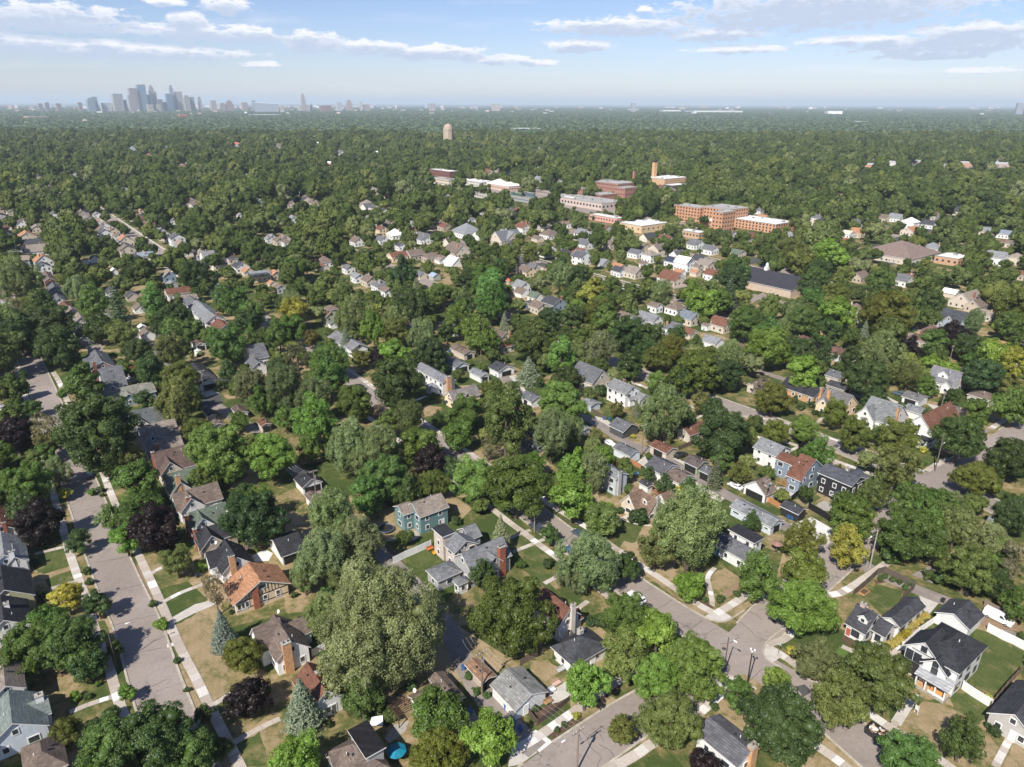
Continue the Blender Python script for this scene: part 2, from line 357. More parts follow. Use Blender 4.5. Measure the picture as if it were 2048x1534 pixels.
lawnmat('lawn', (.06, .085, .026), (.1, .115, .042), (.19, .16, .075), .04, .52); lawnmat('lawn_bright', (.085, .14, .03), (.11, .155, .045), (.16, .17, .06), .05, .6); lawnmat('lawn_dry', (.31, .235, .145), (.22, .175, .09), (.115, .12, .042), .03, .5)
# foliage: object colour, leaf to leaf tint, thin leaves let some light through
def leafmat(name, trans=.4):
    m = bpy.data.materials.new(name); m.use_nodes = True; t = m.node_tree; t.nodes.clear()
    oi = nd(t, 'ShaderNodeObjectInfo'); at = nd(t, 'ShaderNodeAttribute'); at.attribute_name = 'tint'
    hs = nd(t, 'ShaderNodeHueSaturation'); t.links.new(oi.outputs['Color'], hs.inputs['Color'])
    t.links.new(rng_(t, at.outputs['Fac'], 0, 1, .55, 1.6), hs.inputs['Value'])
    t.links.new(rng_(t, oi.outputs['Random'], 0, 1, .488, .512), hs.inputs['Hue'])
    t.links.new(rng_(t, at.outputs['Fac'], 0, 1, 1.08, .96), hs.inputs['Saturation'])
    d = nd(t, 'ShaderNodeBsdfDiffuse'); tr = nd(t, 'ShaderNodeBsdfTranslucent'); mx = nd(t, 'ShaderNodeMixShader'); mx.inputs[0].default_value = trans
    t.links.new(hs.outputs[0], d.inputs[0]); t.links.new(scal(t, hs.outputs[0], 1.0), tr.inputs[0])
    o = nd(t, 'ShaderNodeOutputMaterial'); t.links.new(d.outputs[0], mx.inputs[1]); t.links.new(tr.outputs[0], mx.inputs[2])
    gl = nd(t, 'ShaderNodeBsdfGlossy'); gl.inputs['Roughness'].default_value = .45; gl.inputs['Color'].default_value = (.9, .95, 1, 1); m2 = nd(t, 'ShaderNodeMixShader'); m2.inputs[0].default_value = .02
    t.links.new(mx.outputs[0], m2.inputs[1]); t.links.new(gl.outputs[0], m2.inputs[2]); t.links.new(m2.outputs[0], o.inputs['Surface'])
    M[name] = m
leafmat('leaf')
# far foliage: colour spreads by instance
m = bpy.data.materials.new('far_leaf'); m.use_nodes = True; t = m.node_tree; b = t.nodes['Principled BSDF']; b.inputs['Roughness'].default_value = 1; b.inputs['Specular IOR Level'].default_value = .05
oi = nd(t, 'ShaderNodeObjectInfo'); at = nd(t, 'ShaderNodeAttribute'); at.attribute_name = 'tint'
rp = nd(t, 'ShaderNodeValToRGB'); t.links.new(oi.outputs['Random'], rp.inputs[0]); e_ = rp.color_ramp.elements
e_[0].color = (0.066, 0.097, 0.028, 1); e_[1].position = 1; e_[1].color = (0.224, 0.256, 0.118, 1)
for p_, c_ in ((.25, (0.094, 0.132, 0.037, 1)), (.5, (0.126, 0.167, 0.044, 1)), (.72, (0.149, 0.189, 0.065, 1)), (.8, (0.062, 0.091, 0.031, 1)), (.93, (0.203, 0.235, 0.061, 1))): q = e_.new(p_); q.color = c_
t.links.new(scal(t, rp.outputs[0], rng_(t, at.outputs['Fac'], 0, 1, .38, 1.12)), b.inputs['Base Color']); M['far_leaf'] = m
# canopy tile: colour by crown
m = bpy.data.materials.new('canopy'); m.use_nodes = True; t = m.node_tree; b = t.nodes['Principled BSDF']; b.inputs['Roughness'].default_value = 1; b.inputs['Specular IOR Level'].default_value = .05
at = nd(t, 'ShaderNodeAttribute'); at.attribute_name = 'tint'; oi = nd(t, 'ShaderNodeObjectInfo')
rp = nd(t, 'ShaderNodeValToRGB'); t.links.new(at.outputs['Fac'], rp.inputs[0]); e_ = rp.color_ramp.elements
e_[0].color = (.026, .043, .022, 1); e_[1].color = (.13, .168, .095, 1); q = e_.new(.5); q.color = (.055, .086, .044, 1)
geo = nd(t, 'ShaderNodeNewGeometry').outputs['Position']
t.links.new(scal(t, rp.outputs[0], rng_(t, noise(t, .006, 4, .6, geo), .3, .7, .75, 1.25)), b.inputs['Base Color']); M['canopy'] = m

for nm, cols in (('far_roof', ((.1,.1,.11),(.17,.14,.12),(.2,.2,.21),(.16,.08,.055),(.25,.2,.16),(.06,.06,.065))), ('far_wall', ((.7,.7,.68),(.6,.52,.42),(.72,.7,.66),(.45,.43,.4),(.35,.38,.42),(.66,.6,.5)))):
    m_, t_, b_ = mat(nm, .9, .15); oi = objcol(t_); rp = nd(t_, 'ShaderNodeValToRGB'); rp.color_ramp.interpolation = 'CONSTANT'; t_.links.new(oi.outputs['Random'], rp.inputs[0])
    e_ = rp.color_ramp.elements; e_[0].color = (*cols[0], 1); e_[1].position = .84; e_[1].color = (*cols[5], 1)
    for i in range(1, 5): q = e_.new(i / 6); q.color = (*cols[i], 1)
    t_.links.new(scal(t_, rp.outputs[0], rng_(t_, noise(t_, .8, 3), .3, .7, .82, 1.15)), b_.inputs['Base Color']); M[nm] = m_
# ------------------------------------------------------------------ ground, roads, pavements
R = random.Random(7)
zk = [0]
def nextz(base):
    zk[0] += 1; return base + .0004 * zk[0]
gb = MB(); G_ = 60000.0
gb.poly([(-G_, -600, 0), (G_, -600, 0), (G_, G_, 0), (-G_, G_, 0)])
tag(gb.obj('ground', M['turf']), kind='structure')

def resample(pts, step):
    out = [pts[0]]; acc = 0
    for a, b in zip(pts[:-1], pts[1:]):
        L = (b - a).length; n = max(1, int(L / step))
        for i in range(1, n + 1): out.append(a.lerp(b, i / n))
    return out
def smooth(pts, it=2):
    for _ in range(it):
        q = [pts[0]]
        for a, b in zip(pts[:-1], pts[1:]): q += [a.lerp(b, .25), a.lerp(b, .75)]
        q.append(pts[-1]); pts = q
    return pts
def offs(pts, d):
    o = []
    for i, p in enumerate(pts):
        t = (pts[min(i + 1, len(pts) - 1)] - pts[max(i - 1, 0)]); t.z = 0; t.normalize()
        o.append(p + Vector((t.y, -t.x, 0)) * d)
    return o
def strip(mb, pts, w, z, mi=0):
    l = offs(pts, -w / 2); r = offs(pts, w / 2)
    b = len(mb.v)
    for a, c in zip(l, r): mb.v += [(a.x, a.y, z), (c.x, c.y, z)]
    for i in range(len(pts) - 1):
        mb.f.append((b + 2*i, b + 2*i + 1, b + 2*i + 3, b + 2*i + 2)); mb.m.append(mi)
ROADS = []     # (pts, halfwidth)
def road(name, pxs, width, matn, z, kerbs=True, gaps=()):
    pts = resample(smooth([P(*q) if len(q) == 2 and isinstance(q[0], str) else P('P', q) for q in pxs], 2), 3)
    mb = MB(); strip(mb, pts, width, z); o = mb.obj(name, M[matn]); tag(o, kind='structure')
    ROADS.append((pts, width / 2, o, kerbs)); return o, pts
street_l, S1 = road('street', [(420,1640),(375,1534),(332,1425),(308,1358),(277,1251),(246,1188),(212,1105),(172,1000),(160,968),(109,841),(86,782),(62,728),(20,620),(-4,560),(-60,420)], 8.4, 'asphalt', .05)
street_m, S2 = road('street', [(1960,1640),(1800,1550),(1739,1501),(1611,1388),(1495,1318),(1297,1200),(1131,1077),(1070,1030),(902,907),(780,818),(655,728),(560,662),(375,538),(280,478),(120,370)], 8.2, 'asphalt', .056)
street_r, S4 = road('street', [(2200,1110),(2050,1045),(1945,990),(1850,955),(1731,918),(1648,881),(1559,848),(1425,800),(1304,757),(1180,703),(1055,650),(930,596),(700,500)], 8.2, 'asphalt', .062)
cross, S3 = road('street', [(1040,1600),(1110,1540),(1183,1490),(1263,1435),(1400,1360),(1495,1290),(1541,1232),(1660,1130),(1755,1048),(1880,958),(2004,885),(2100,820)], 8.8, 'asphalt', .068)
road('street', [(1300,520),(1430,545),(1560,505),(1640,545),(1800,475),(2048,400)], 10, 'dark_asphalt', .05, False)
road('street', [(1130,600),(1260,590),(1420,560),(1560,540)], 8, 'asphalt', .044, False)
road('street', [(2200,760),(2048,735),(1900,690),(1700,640),(1500,590)], 8, 'asphalt', .038, False)
road('alley', [(1000,745),(1012,758),(1040,790),(1110,812),(1184,838),(1247,884),(1319,909),(1407,964),(1470,999),(1560,1045),(1640,1095)], 4.2, 'alley_asphalt', .034, False)
road('alley', [(400,780),(413,800),(470,835),(540,880),(583,935),(640,990),(700,1040),(758,1104),(830,1170),(905,1270),(922,1313),(950,1369),(995,1425),(1050,1480),(1075,1500)], 4.4, 'alley_asphalt', .030, False)
road('alley', [(1690,1098),(1740,1140),(1790,1162),(1860,1190),(1940,1220),(2048,1290)], 4.0, 'alley_asphalt', .032, False)
road('alley', [(1180,665),(1420,705),(1600,772),(1760,800),(1900,840),(1975,865)], 4.0, 'alley_asphalt', .028, False)
road('alley', [(180,600),(260,660),(330,720),(400,780)], 3.6, 'alley_asphalt', .026, False)
# the street grid goes on under the trees
va = sum(p.dot(V) for p in S1[-40:]) / 40; vb = sum(p.dot(V) for p in S2[-60:-10]) / 50; GAP = (vb - va)
FARST = []
for k in range(-4, 16):
    vv = va + GAP * k / 1.0
    u0 = 430 if k in (0, 1, 2) else 380
    a, b = V * vv + U * (u0 if k < 3 else u0 - 160), V * vv + U * 2300
    pts_ = [a.lerp(b, i / 60) for i in range(61)]; pts_ = [p for p in pts_ if p.y > 330]
    if len(pts_) < 5 or k == 2: continue
    mb = MB(); strip(mb, pts_, 8, .02 + .0005 * k); tag(mb.obj('street', M['asphalt']), kind='structure')
    mb = MB(); 
    for s_ in (-1, 1): strip(mb, offs(pts_, s_ * 7.2), 1.6, .018 + .0005 * k)
    tag(mb.obj('pavement', M['concrete']), kind='structure'); FARST.append(vv)
allroad = [(p, hw) for (p, hw, o, k) in ROADS]
RP = [(np.array([(q.x, q.y) for q in p]), hw) for p, hw in allroad]
def road_dist(x, y):
    best = 1e9
    for a, hw in RP:
        d = np.sqrt(((a - (x, y)) ** 2).sum(1)).min() - hw
        best = min(best, d)
    return best
# kerbs as raised concrete bands, broken where another street joins
for k, (pts, hw, o, kb) in enumerate(ROADS):
    if not kb: continue
    mb = MB()
    for sgn in (-1, 1):
        line = resample(offs(pts, sgn * (hw + .16)), 2.0); run = []
        def flush(run):
            if len(run) < 2: return
            l = offs(run, -.22); r = offs(run, .22); b = len(mb.v)
            for a, c in zip(l, r): mb.v += [(a.x, a.y, .02), (a.x, a.y, .17), (c.x, c.y, .17), (c.x, c.y, .02)]
            for i in range(len(run) - 1):
                for q in range(3): mb.f.append((b+4*i+q, b+4*i+q+1, b+4*i+5+q, b+4*i+4+q)); mb.m.append(0)
        for p in line:
            bad = False
            for j, (p2, hw2, o2, kb2) in enumerate(ROADS):
                if j == k or (p2 is pts): continue
                a = RP[j][0]; d = np.sqrt(((a - (p.x, p.y)) ** 2).sum(1)).min()
                if d < hw2 + (3.6 if kb2 else .6): bad = True
            if bad: flush(run); run = []
            else: run.append(p)
        flush(run)
    tag(mb.obj('kerb', M['kerb_concrete']), kind='structure')
# rounded corners of the near junction: concrete ramps with a raised kerb round them
cmb = MB(); kmb = MB()
def kerb_line(pts):
    run = resample(smooth([P('D', q) for q in pts], 2), .8); l = offs(run, -.2); r = offs(run, .2); b = len(kmb.v)
    for a, c in zip(l, r): kmb.v += [(a.x, a.y, .02), (a.x, a.y, .175), (c.x, c.y, .175), (c.x, c.y, .02)]
    for i in range(len(run) - 1):
        for q in range(3): kmb.f.append((b+4*i+q, b+4*i+q+1, b+4*i+5+q, b+4*i+4+q)); kmb.m.append(0)
    return run
def ramp(pts, z): cmb.poly([(q.x, q.y, z) for q in (P('D', p) for p in pts)])
kerb_line([(540,640),(590,668),(630,690),(690,703),(740,693),(780,668),(830,635)]); ramp([(600,672),(650,640),(665,632),(730,655),(760,678),(735,695),(690,703),(640,693)], .092)
kerb_line([(1075,725),(1010,770),(955,820),(936,862),(942,900),(985,935),(1040,965)]); ramp([(957,822),(975,845),(1020,862),(1050,895),(1010,925),(985,935),(944,900),(937,862)], .094)
kerb_line([(620,1050),(690,1022),(740,1012),(790,1022),(850,1055),(900,1090)]); ramp([(690,1022),(740,1014),(790,1024),(850,1057),(830,1075),(770,1040),(720,1090),(690,1110),(670,1090)], .096)
tag(cmb.obj('corner_paving', M['concrete']), kind='structure'); tag(kmb.obj('kerb', M['kerb_concrete']), kind='structure')

# dark sealed cracks on the street, each a narrow band lying on the surface
def cracks(parent, lines, z):
    for ln in lines:
        pts = []
        raw = [P(*q) for q in ln]
        for p in resample(raw, .8): pts.append(p + Vector((R.uniform(-.12, .12), R.uniform(-.12, .12), 0)))
        mb = MB(); strip(mb, pts, R.uniform(.07, .13), z); mb.obj('sealed_crack', M['crack_seal'], parent)
cracks(cross, [[('D',(585,690)),('D',(540,730)),('D',(505,760))],[('D',(590,780)),('D',(680,735))],[('D',(775,680)),('D',(850,735)),('D',(900,790)),('D',(960,812))],
  [('D',(690,830)),('D',(740,825)),('D',(800,790)),('D',(785,775))],[('C',(1030,1320)),('C',(1075,1370)),('C',(1100,1430)),('C',(1160,1480)),('C',(1135,1530))],[('C',(1075,1370)),('C',(1120,1330)),('C',(1165,1300))],[('C',(1100,1310)),('C',(1150,1350)),('C',(1172,1388))],
  [('D',(0,1300)),('D',(40,1320))],[('D',(860,1040)),('D',(920,980)),('D',(980,955))],[('D',(960,580)),('D',(1010,610))],[('D',(0,1410)),('D',(60,1440)),('D',(100,1500))],
  [('D',(380,650)),('D',(430,690)),('D',(520,740))],[('D',(840,640)),('D',(900,660)),('D',(930,690))]], .0735)
cracks(street_m, [[('D',(320,630)),('D',(380,600)),('D',(420,570))],[('D',(260,520)),('D',(330,500))],[('C',(900,260)),('C',(960,230)),('C',(1000,190))],[('G',(1490,1010)),('G',(1590,1000))],[('G',(1520,1060)),('G',(1600,1040))]], .0605)
cracks(street_l, [[('A',(560,360)),('A',(640,345)),('A',(730,330))],[('A',(590,550)),('A',(680,520)),('A',(830,480))],[('A',(520,250)),('A',(590,240))],[('A',(660,720)),('A',(760,690)),('A',(900,660))],[('A',(700,900)),('A',(800,880)),('A',(930,850))],[('A',(480,60)),('A',(560,40)),('A',(630,20))],[('A',(780,1090)),('A',(860,1080)),('A',(960,1030))],[('F',(230,680)),('F',(330,660))],[('F',(270,760)),('F',(380,740))]], .0545)
cracks(street_r, [[('I',(560,880)),('I',(640,860))],[('I',(720,910)),('I',(830,890))],[('I',(1560,1130)),('I',(1700,1160))]], .0665)
def disc(name, z_, c, r, h, matn, parent=None):
    mb = MB(); p = P(z_, c); n = 16
    mb.tube([(p.x, p.y, h), (p.x, p.y, h + .01)], r, n); return mb.obj(name, M[matn], parent)
for q, par, zz in ((('A', (678, 510)), street_l, .054), (('A', (520, 330)), street_l, .054), (('D', (712, 856)), cross, .073), (('D', (1000, 700)), cross, .073), (('C', (905, 300)), street_m, .06), (('I', (690, 860)), street_r, .066)):
    disc('manhole_cover', q[0], q[1], .45, zz, 'crack_seal', par)
pp = MB()
q = [P('D', c) for c in ((1120,1075),(1175,1060),(1222,1105),(1170,1130))]
pp.poly([(a.x, a.y, .0725) for a in q]); pp.obj('asphalt_patch', M['dark_asphalt'], street_m)
pp = MB(); q = [P('T', c) for c in ((670,205),(720,180),(775,205),(720,232))]; pp.poly([(a.x, a.y, .0665) for a in q]); pp.obj('asphalt_patch', M['dark_asphalt'], street_r)

# pavements: a bed strip with single concrete slabs lying on it
slab_mb = MB(); slab_mb.box(-.5, .5, -.5, .5, 0, .06); slab_me = slab_mb.mesh('slab', [M['slab']])
def sidewalk(pxs, width=1.7, slab=True, label=None, z=.02, name='pavement', maxn=290, ln=1.55):
    pts = resample(smooth([P(*q) if isinstance(q[0], str) else P('P', q) for q in pxs], 2), ln)
    mb = MB(); strip(mb, pts, width + .08, z); o = mb.obj(name, M['kerb_concrete']); tag(o, kind='structure')
    if slab:
        rs = [pts[0]]; acc = 0
        for i, p in enumerate(pts[1:]):
            if (p - rs[-1]).length >= ln * .98: rs.append(p)
        n = 0
        for a, b in zip(rs[:-1], rs[1:]):
            c = (a + b) / 2; t = b - a
            if (c - CAM).length > 340 or n >= maxn: continue
            s = ob('slab', slab_me, o, loc=(c.x, c.y, z + .005 + R.uniform(0, .012)), rz=math.atan2(t.y, t.x), scale=(t.length - .05, width - R.uniform(0, .04), 1)); n += 1
            s.rotation_euler.x = R.uniform(-.006, .006)
    WALKS.append([(p.x, p.y) for p in pts[::2]])
    return o
WALKS = []
sidewalk([('A',(860,1534)),('A',(720,1270)),('A',(660,1080)),('A',(620,930)),('A',(560,800)),('A',(510,600)),('A',(450,450)),('A',(395,290)),('A',(345,100)),('F',(330,1350)),('F',(235,1000)),('F',(200,860)),('F',(150,740)),('F',(95,540)),('F',(60,430))], 1.8)
sidewalk([('A',(1440,1650)),('A',(1380,1534)),('A',(1290,1350)),('A',(1210,1200)),('A',(1120,1010)),('A',(1060,900)),('A',(1000,770)),('A',(930,600)),('A',(860,450)),('A',(790,300)),('A',(650,0)),('F',(700,1290)),('F',(600,1100)),('F',(520,960)),('F',(480,870)),('F',(420,720)),('F',(370,640))], 1.8)
sidewalk([('D',(655,650)),('D',(560,600)),('D',(450,520)),('D',(340,445)),('D',(120,300)),('D',(0,215)),('C',(1080,160)),('C',(960,90)),('G',(1800,1080)),('G',(1640,980)),('G',(1400,810)),('G',(1190,680)),('G',(1000,540)),('G',(850,430)),('G',(700,330))], 1.8)
sidewalk([('C',(1330,650)),('C',(1180,540)),('C',(960,370)),('C',(830,280)),('C',(720,195)),('C',(610,115)),('G',(1500,1130)),('G',(1140,890)),('G',(960,740)),('G',(760,600))], 1.8)
sidewalk([('D',(665,655)),('D',(760,600)),('D',(870,525)),('E',(180,560)),('E',(300,500)),('E',(370,450)),('E',(440,405)),('E',(500,360))], 1.9)
sidewalk([('C',(680,1430)),('C',(840,1330)),('C',(1010,1210)),('C',(1130,1120)),('C',(1250,1040)),('C',(1400,950))], 1.9)
sidewalk([('C',(1180,1560)),('C',(1350,1470)),('C',(1450,1395)),('D',(420,1330)),('D',(560,1230)),('D',(690,1120)),('D',(770,1030))], 1.9)
sidewalk([('D',(780,1030)),('D',(880,1150)),('D',(1000,1240)),('E',(100,1415)),('E',(210,1490)),('E',(300,1560))], 1.8)
sidewalk([('D',(960,840)),('D',(1060,900)),('D',(1150,965)),('E',(140,1080)),('E',(260,1150)),('E',(400,1225)),('E',(540,1325)),('E',(660,1390)),('E',(840,1520)),('E',(900,1560))], 1.8)
sidewalk([('D',(960,830)),('D',(1080,800)),('D',(1150,700))], 1.6, ln=1.4)
sidewalk([('I',(1370,1090)),('I',(1200,1020)),('I',(1020,960)),('I',(830,890)),('I',(600,820)),('I',(420,745)),('H',(1560,710)),('H',(1440,660)),('H',(1240,570)),('H',(1020,490)),('H',(880,430))], 1.7)
sidewalk([('I',(1110,1140)),('I',(870,1050)),('I',(650,970)),('I',(540,920)),('I',(410,880)),('H',(1500,820))], 1.7)
sidewalk([('I',(1390,1085)),('I',(1460,1040)),('I',(1540,1000))], 1.9); sidewalk([('I',(1820,800)),('I',(1900,755)),('I',(1990,700))], 1.9)
sidewalk([('N',(770,150)),('N',(960,290)),('N',(1230,490)),('N',(1430,620))], 1.7, False)
sidewalk([('N',(1740,880)),('N',(1800,920)),('N',(1980,1065))], 1.7, False)
# front walks
for w_ in ([('A',(870,425)),('A',(910,395)),('A',(970,378))],[('A',(940,585)),('A',(1050,525)),('A',(1190,480)),('A',(1240,430))],[('A',(1220,1180)),('A',(1330,1110))],[('A',(1330,1400)),('A',(1494,1310)),('B',(460,1255))],
  [('A',(380,700)),('A',(500,660))],[('A',(290,510)),('A',(430,470))],[('A',(200,310)),('A',(390,265))],[('A',(400,1220)),('A',(520,1170)),('A',(650,1130))],[('C',(580,240)),('C',(700,190)),('C',(750,172))],[('C',(645,300)),('C',(770,250)),('C',(830,225))],
  [('C',(830,480)),('C',(920,430)),('C',(970,400))],[('C',(990,740)),('C',(1000,640)),('C',(1080,580))],[('D',(660,390)),('D',(610,440)),('D',(640,540)),('D',(645,610))],[('H',(900,1510)),('H',(1030,1435))],
  [('I',(590,830)),('I',(640,770)),('I',(710,710))],[('E',(535,1300)),('E',(610,1190)),('E',(690,1120))],[('E',(1120,1534)),('E',(1190,1400)),('E',(1220,1340))],[('E',(240,840)),('E',(340,885)),('E',(410,870)),('E',(510,900)),('E',(590,840))],[('G',(1200,670)),('G',(1370,600))],
  [('F',(0,600)),('F',(110,570))],[('F',(0,660)),('F',(120,640))],[('F',(0,730)),('F',(140,700))],[('D',(30,150)),('D',(150,100))],[('I',(470,950)),('I',(560,905))],[('I',(790,1030)),('I',(720,1040))],[('A',(960,840)),('A',(1010,825))],[('H',(1500,760)),('H',(1580,720))]):
    sidewalk(w_, 1.15, True, ln=1.3, z=.016, name='front_walk')

def area(name, matn, z_, pts, z=None, jag=0.0, label=None):
    q = [P(z_, p) for p in pts]
    if 'lawn' in name and not jag: jag = .22
    if jag:
        r = []
        for a, b in zip(q, q[1:] + q[:1]):
            n = max(1, int((b - a).length / 1.0))
            for i in range(n):
                t = a.lerp(b, i / n); r.append(t + Vector((R.uniform(-jag, jag), R.uniform(-jag, jag), 0)))
        q = r
    mb = MB(); zz = nextz(.008) if z is None else z
    mb.poly([(a.x, a.y, zz) for a in q]); o = mb.obj(name, M[matn]); 
    # keep faces up
    if o.data.polygons[0].normal.z < 0: o.data.flip_normals()
    return tag(o, kind='structure')
A_ = area
A_('lawn','lawn','Q',[(1560,540),(1660,560),(2045,760),(2045,860),(1870,1130),(1740,1250),(1500,1130),(1500,900)])
A_('lawn','lawn','Q',[(1130,480),(870,690),(900,750),(700,830),(640,900),(860,1010),(930,760),(1150,520)])
A_('lawn','lawn_bright','Q',[(200,710),(420,800),(560,770),(650,830),(560,900),(250,930),(150,780)],jag=.15)
A_('lawn','lawn','Q',[(400,200),(560,90),(820,150),(820,250),(620,400),(480,260)],jag=.2)
A_('planting_bed','mulch','Q',[(540,60),(720,20),(940,110),(820,250),(830,160),(700,70),(560,90)],jag=.1)
A_('planting_bed','mulch','Q',[(215,650),(240,600),(430,720),(560,700),(650,760),(600,780),(500,760),(410,785)],jag=.05)
A_('lawn','lawn','C',[(640,300),(790,265),(960,400),(820,480),(700,400)],jag=.15)
A_('lawn','lawn','C',[(590,230),(700,200),(760,245),(650,290)],jag=.15)
A_('lawn','lawn_dry','C',[(740,920),(850,920),(930,980),(840,1040),(760,1000)],jag=.25)
A_('lawn','lawn','R',[(480,1000),(720,870),(890,1040),(740,1110),(600,1130)],jag=.1)
A_('lawn','lawn_bright','C',[(990,820),(960,830),(1080,750),(1060,740)])
A_('lawn','lawn','A',[(190,390),(230,300),(370,280),(410,400),(260,440)],jag=.25)
A_('lawn','lawn','A',[(250,450),(420,405),(435,470),(290,510)],jag=.15)
A_('lawn','lawn','A',[(390,710),(510,670),(550,800),(500,830)],jag=.15)
A_('lawn','lawn_dry','A',[(190,445),(380,390),(400,380),(410,400),(200,480)],jag=.2)
A_('lawn','lawn_dry','A',[(1010,720),(1150,640),(1230,700),(1330,1080),(1220,1160),(1080,900)],jag=.3)
A_('lawn','lawn','A',[(1340,1420),(1494,1330),(1560,1534),(1400,1534)],jag=.25)
A_('lawn','lawn_dry','A',[(820,330),(900,300),(960,370),(870,420)],jag=.2)
A_('verge','lawn_dry','A',[(850,520),(890,560),(990,740),(930,740),(870,620)],jag=.1)
A_('verge','dirt','A',[(770,385),(820,380),(900,560),(860,560)],jag=.1); A_('verge','lawn_dry','A',[(1000,1000),(1060,980),(1160,1180),(1120,1200)],jag=.15)
A_('verge','lawn','A',[(560,700),(600,690),(640,780),(610,800)],jag=.1)
A_('front_yard','lawn_dry','D',[(650,420),(720,390),(810,450),(800,520),(700,580),(650,560),(630,500)],jag=.2)
A_('planting_bed','dirt','D',[(700,540),(770,480),(830,470),(740,560)],jag=.1)
A_('verge','lawn_dry','D',[(260,430),(300,420),(560,610),(630,650),(600,670),(560,650)],jag=.1)
A_('verge','lawn_dry','D',[(715,660),(900,555),(925,570),(760,680)],jag=.1)
A_('verge','lawn_bright','D',[(970,830),(1060,760),(1080,780),(990,850)],jag=.05)
A_('lawn','lawn','D',[(20,160),(130,110),(250,150),(200,250),(90,220)],jag=.3)
A_('lawn','lawn_dry','E',[(560,1310),(690,1150),(880,1190),(1040,1300),(1140,1420),(1060,1534),(820,1500)],jag=.4)
A_('lawn','lawn','E',[(860,1110),(960,1110),(1090,1200),(1030,1290),(880,1200)],jag=.25)
A_('lawn','lawn_dry','E',[(1220,1400),(1287,1420),(1287,1534),(1170,1534)],jag=.2)
A_('lawn','lawn_dry','D',[(630,1190),(700,1150),(860,1200),(900,1280),(760,1260)],jag=.3)
A_('lawn','lawn_dry','G',[(1300,700),(1380,660),(1480,680),(1440,730),(1340,750)],jag=.25); A_('lawn','lawn_dry','G',[(190,240),(290,220),(400,320),(300,300)],jag=.2)
A_('lawn','lawn','H',[(1100,540),(1180,560),(1180,590),(1120,595)],jag=.1); A_('lawn','lawn','H',[(830,690),(900,660),(960,700),(880,740)],jag=.15)
A_('lawn','lawn','I',[(480,950),(540,920),(600,960),(560,1000)],jag=.1); A_('verge','lawn_dry','I',[(650,985),(900,1055),(880,1075),(650,1000)],jag=.15)
A_('verge','lawn_dry','I',[(600,850),(830,910),(820,925),(590,862)],jag=.1)
A_('lawn','lawn_dry','T',[(170,900),(300,860),(450,960),(470,990),(330,1000)],jag=.2); A_('lawn','lawn','T',[(270,860),(400,780),(520,860),(420,930)],jag=.2)
A_('lawn','lawn','I',[(1250,1010),(1300,960),(1450,980),(1420,1030),(1330,1050)],jag=.2); A_('lawn','lawn_dry','I',[(1000,820),(1100,830),(1080,920),(1010,900)],jag=.2)
A_('lawn','lawn_dry','F',[(1290,560),(1450,490),(1480,560),(1360,600)],jag=.3)
A_('patio','new_concrete','S',[(690,150),(820,90),(890,130),(850,200),(720,210)])
A_('driveway','new_concrete','T',[(240,1170),(400,1110),(720,1290),(580,1370)])
A_('driveway','concrete','T',[(80,1200),(230,1190),(700,1400),(860,1290),(1010,1420),(500,1534)])
A_('driveway','concrete','C',[(490,1150),(560,1110),(700,1230),(640,1290)])
A_('driveway','alley_asphalt','C',[(340,1250),(420,1200),(480,1300),(400,1400)])
A_('driveway','new_concrete','C',[(710,1370),(780,1320),(880,1390),(800,1450)])
A_('driveway','concrete','C',[(640,1430),(720,1385),(790,1450),(690,1520),(620,1534)])
A_('driveway','concrete','E',[(680,540),(700,530),(800,590),(740,660),(715,640)])
A_('driveway','concrete','H',[(130,480),(250,450),(330,580),(250,600),(190,520)])
A_('driveway','concrete','H',[(1080,1070),(1150,1020),(1250,1040),(1180,1100)]); A_('driveway','concrete','H',[(1290,1040),(1380,1030),(1450,1090),(1400,1130)])
A_('driveway','concrete','H',[(1500,1180),(1580,1180),(1720,1290),(1680,1340),(1520,1280)]); A_('driveway','concrete','H',[(800,740),(880,760),(960,830),(880,850)])
A_('driveway','concrete','I',[(1120,580),(1200,620),(1260,660),(1180,640)]); A_('driveway','concrete','I',[(1390,630),(1500,650),(1440,670)])
A_('driveway','concrete','F',[(1390,790),(1500,760),(1530,790),(1440,820)]); A_('driveway','dark_asphalt','F',[(1390,830),(1530,790),(1560,850),(1420,900)])
A_('driveway','concrete','A',[(1000,710),(980,680),(1120,600),(1240,570),(1240,600),(1120,650)])
A_('driveway','concrete','N',[(110,640),(290,600),(300,620),(140,655)]); A_('driveway','concrete','F',[(0,880),(80,870),(170,880),(170,905),(0,915)])
A_('driveway','concrete','G',[(120,235),(230,190),(250,205),(150,260)]); A_('driveway','concrete','A',[(910,760),(1000,735),(1005,760),(925,785)])
A_('patio','stone','R',[(180,780),(330,720),(460,680),(620,640),(640,720),(520,800),(430,760),(330,750),(200,795)])
A_('patio','stone','B',[(1090,1400),(1180,1330),(1200,1270),(1120,1290),(1060,1370)]); A_('patio','concrete','C',[(850,1110),(960,1040),(990,1120),(880,1180)])
A_('patio','stone','T',[(460,960),(560,900),(700,960),(720,1040),(560,1030)]); A_('patio','concrete','F',[(820,670),(960,640),(980,690),(880,730)])
A_('patio','concrete','I',[(350,1180),(480,1200),(540,1240),(450,1280)]); A_('parking_yard','dirt','E',[(1040,720),(1090,640),(1250,700),(1287,760),(1200,750)])
A_('parking_yard','alley_asphalt','E',[(640,430),(740,380),(820,420),(760,480)])
A_('planting_bed','mulch','C',[(850,1350),(1010,1240),(1040,1230),(1050,1260),(880,1370)],jag=.1); A_('planting_bed','mulch','C',[(1050,1170),(1250,1060),(1280,1070),(1100,1190)],jag=.1)
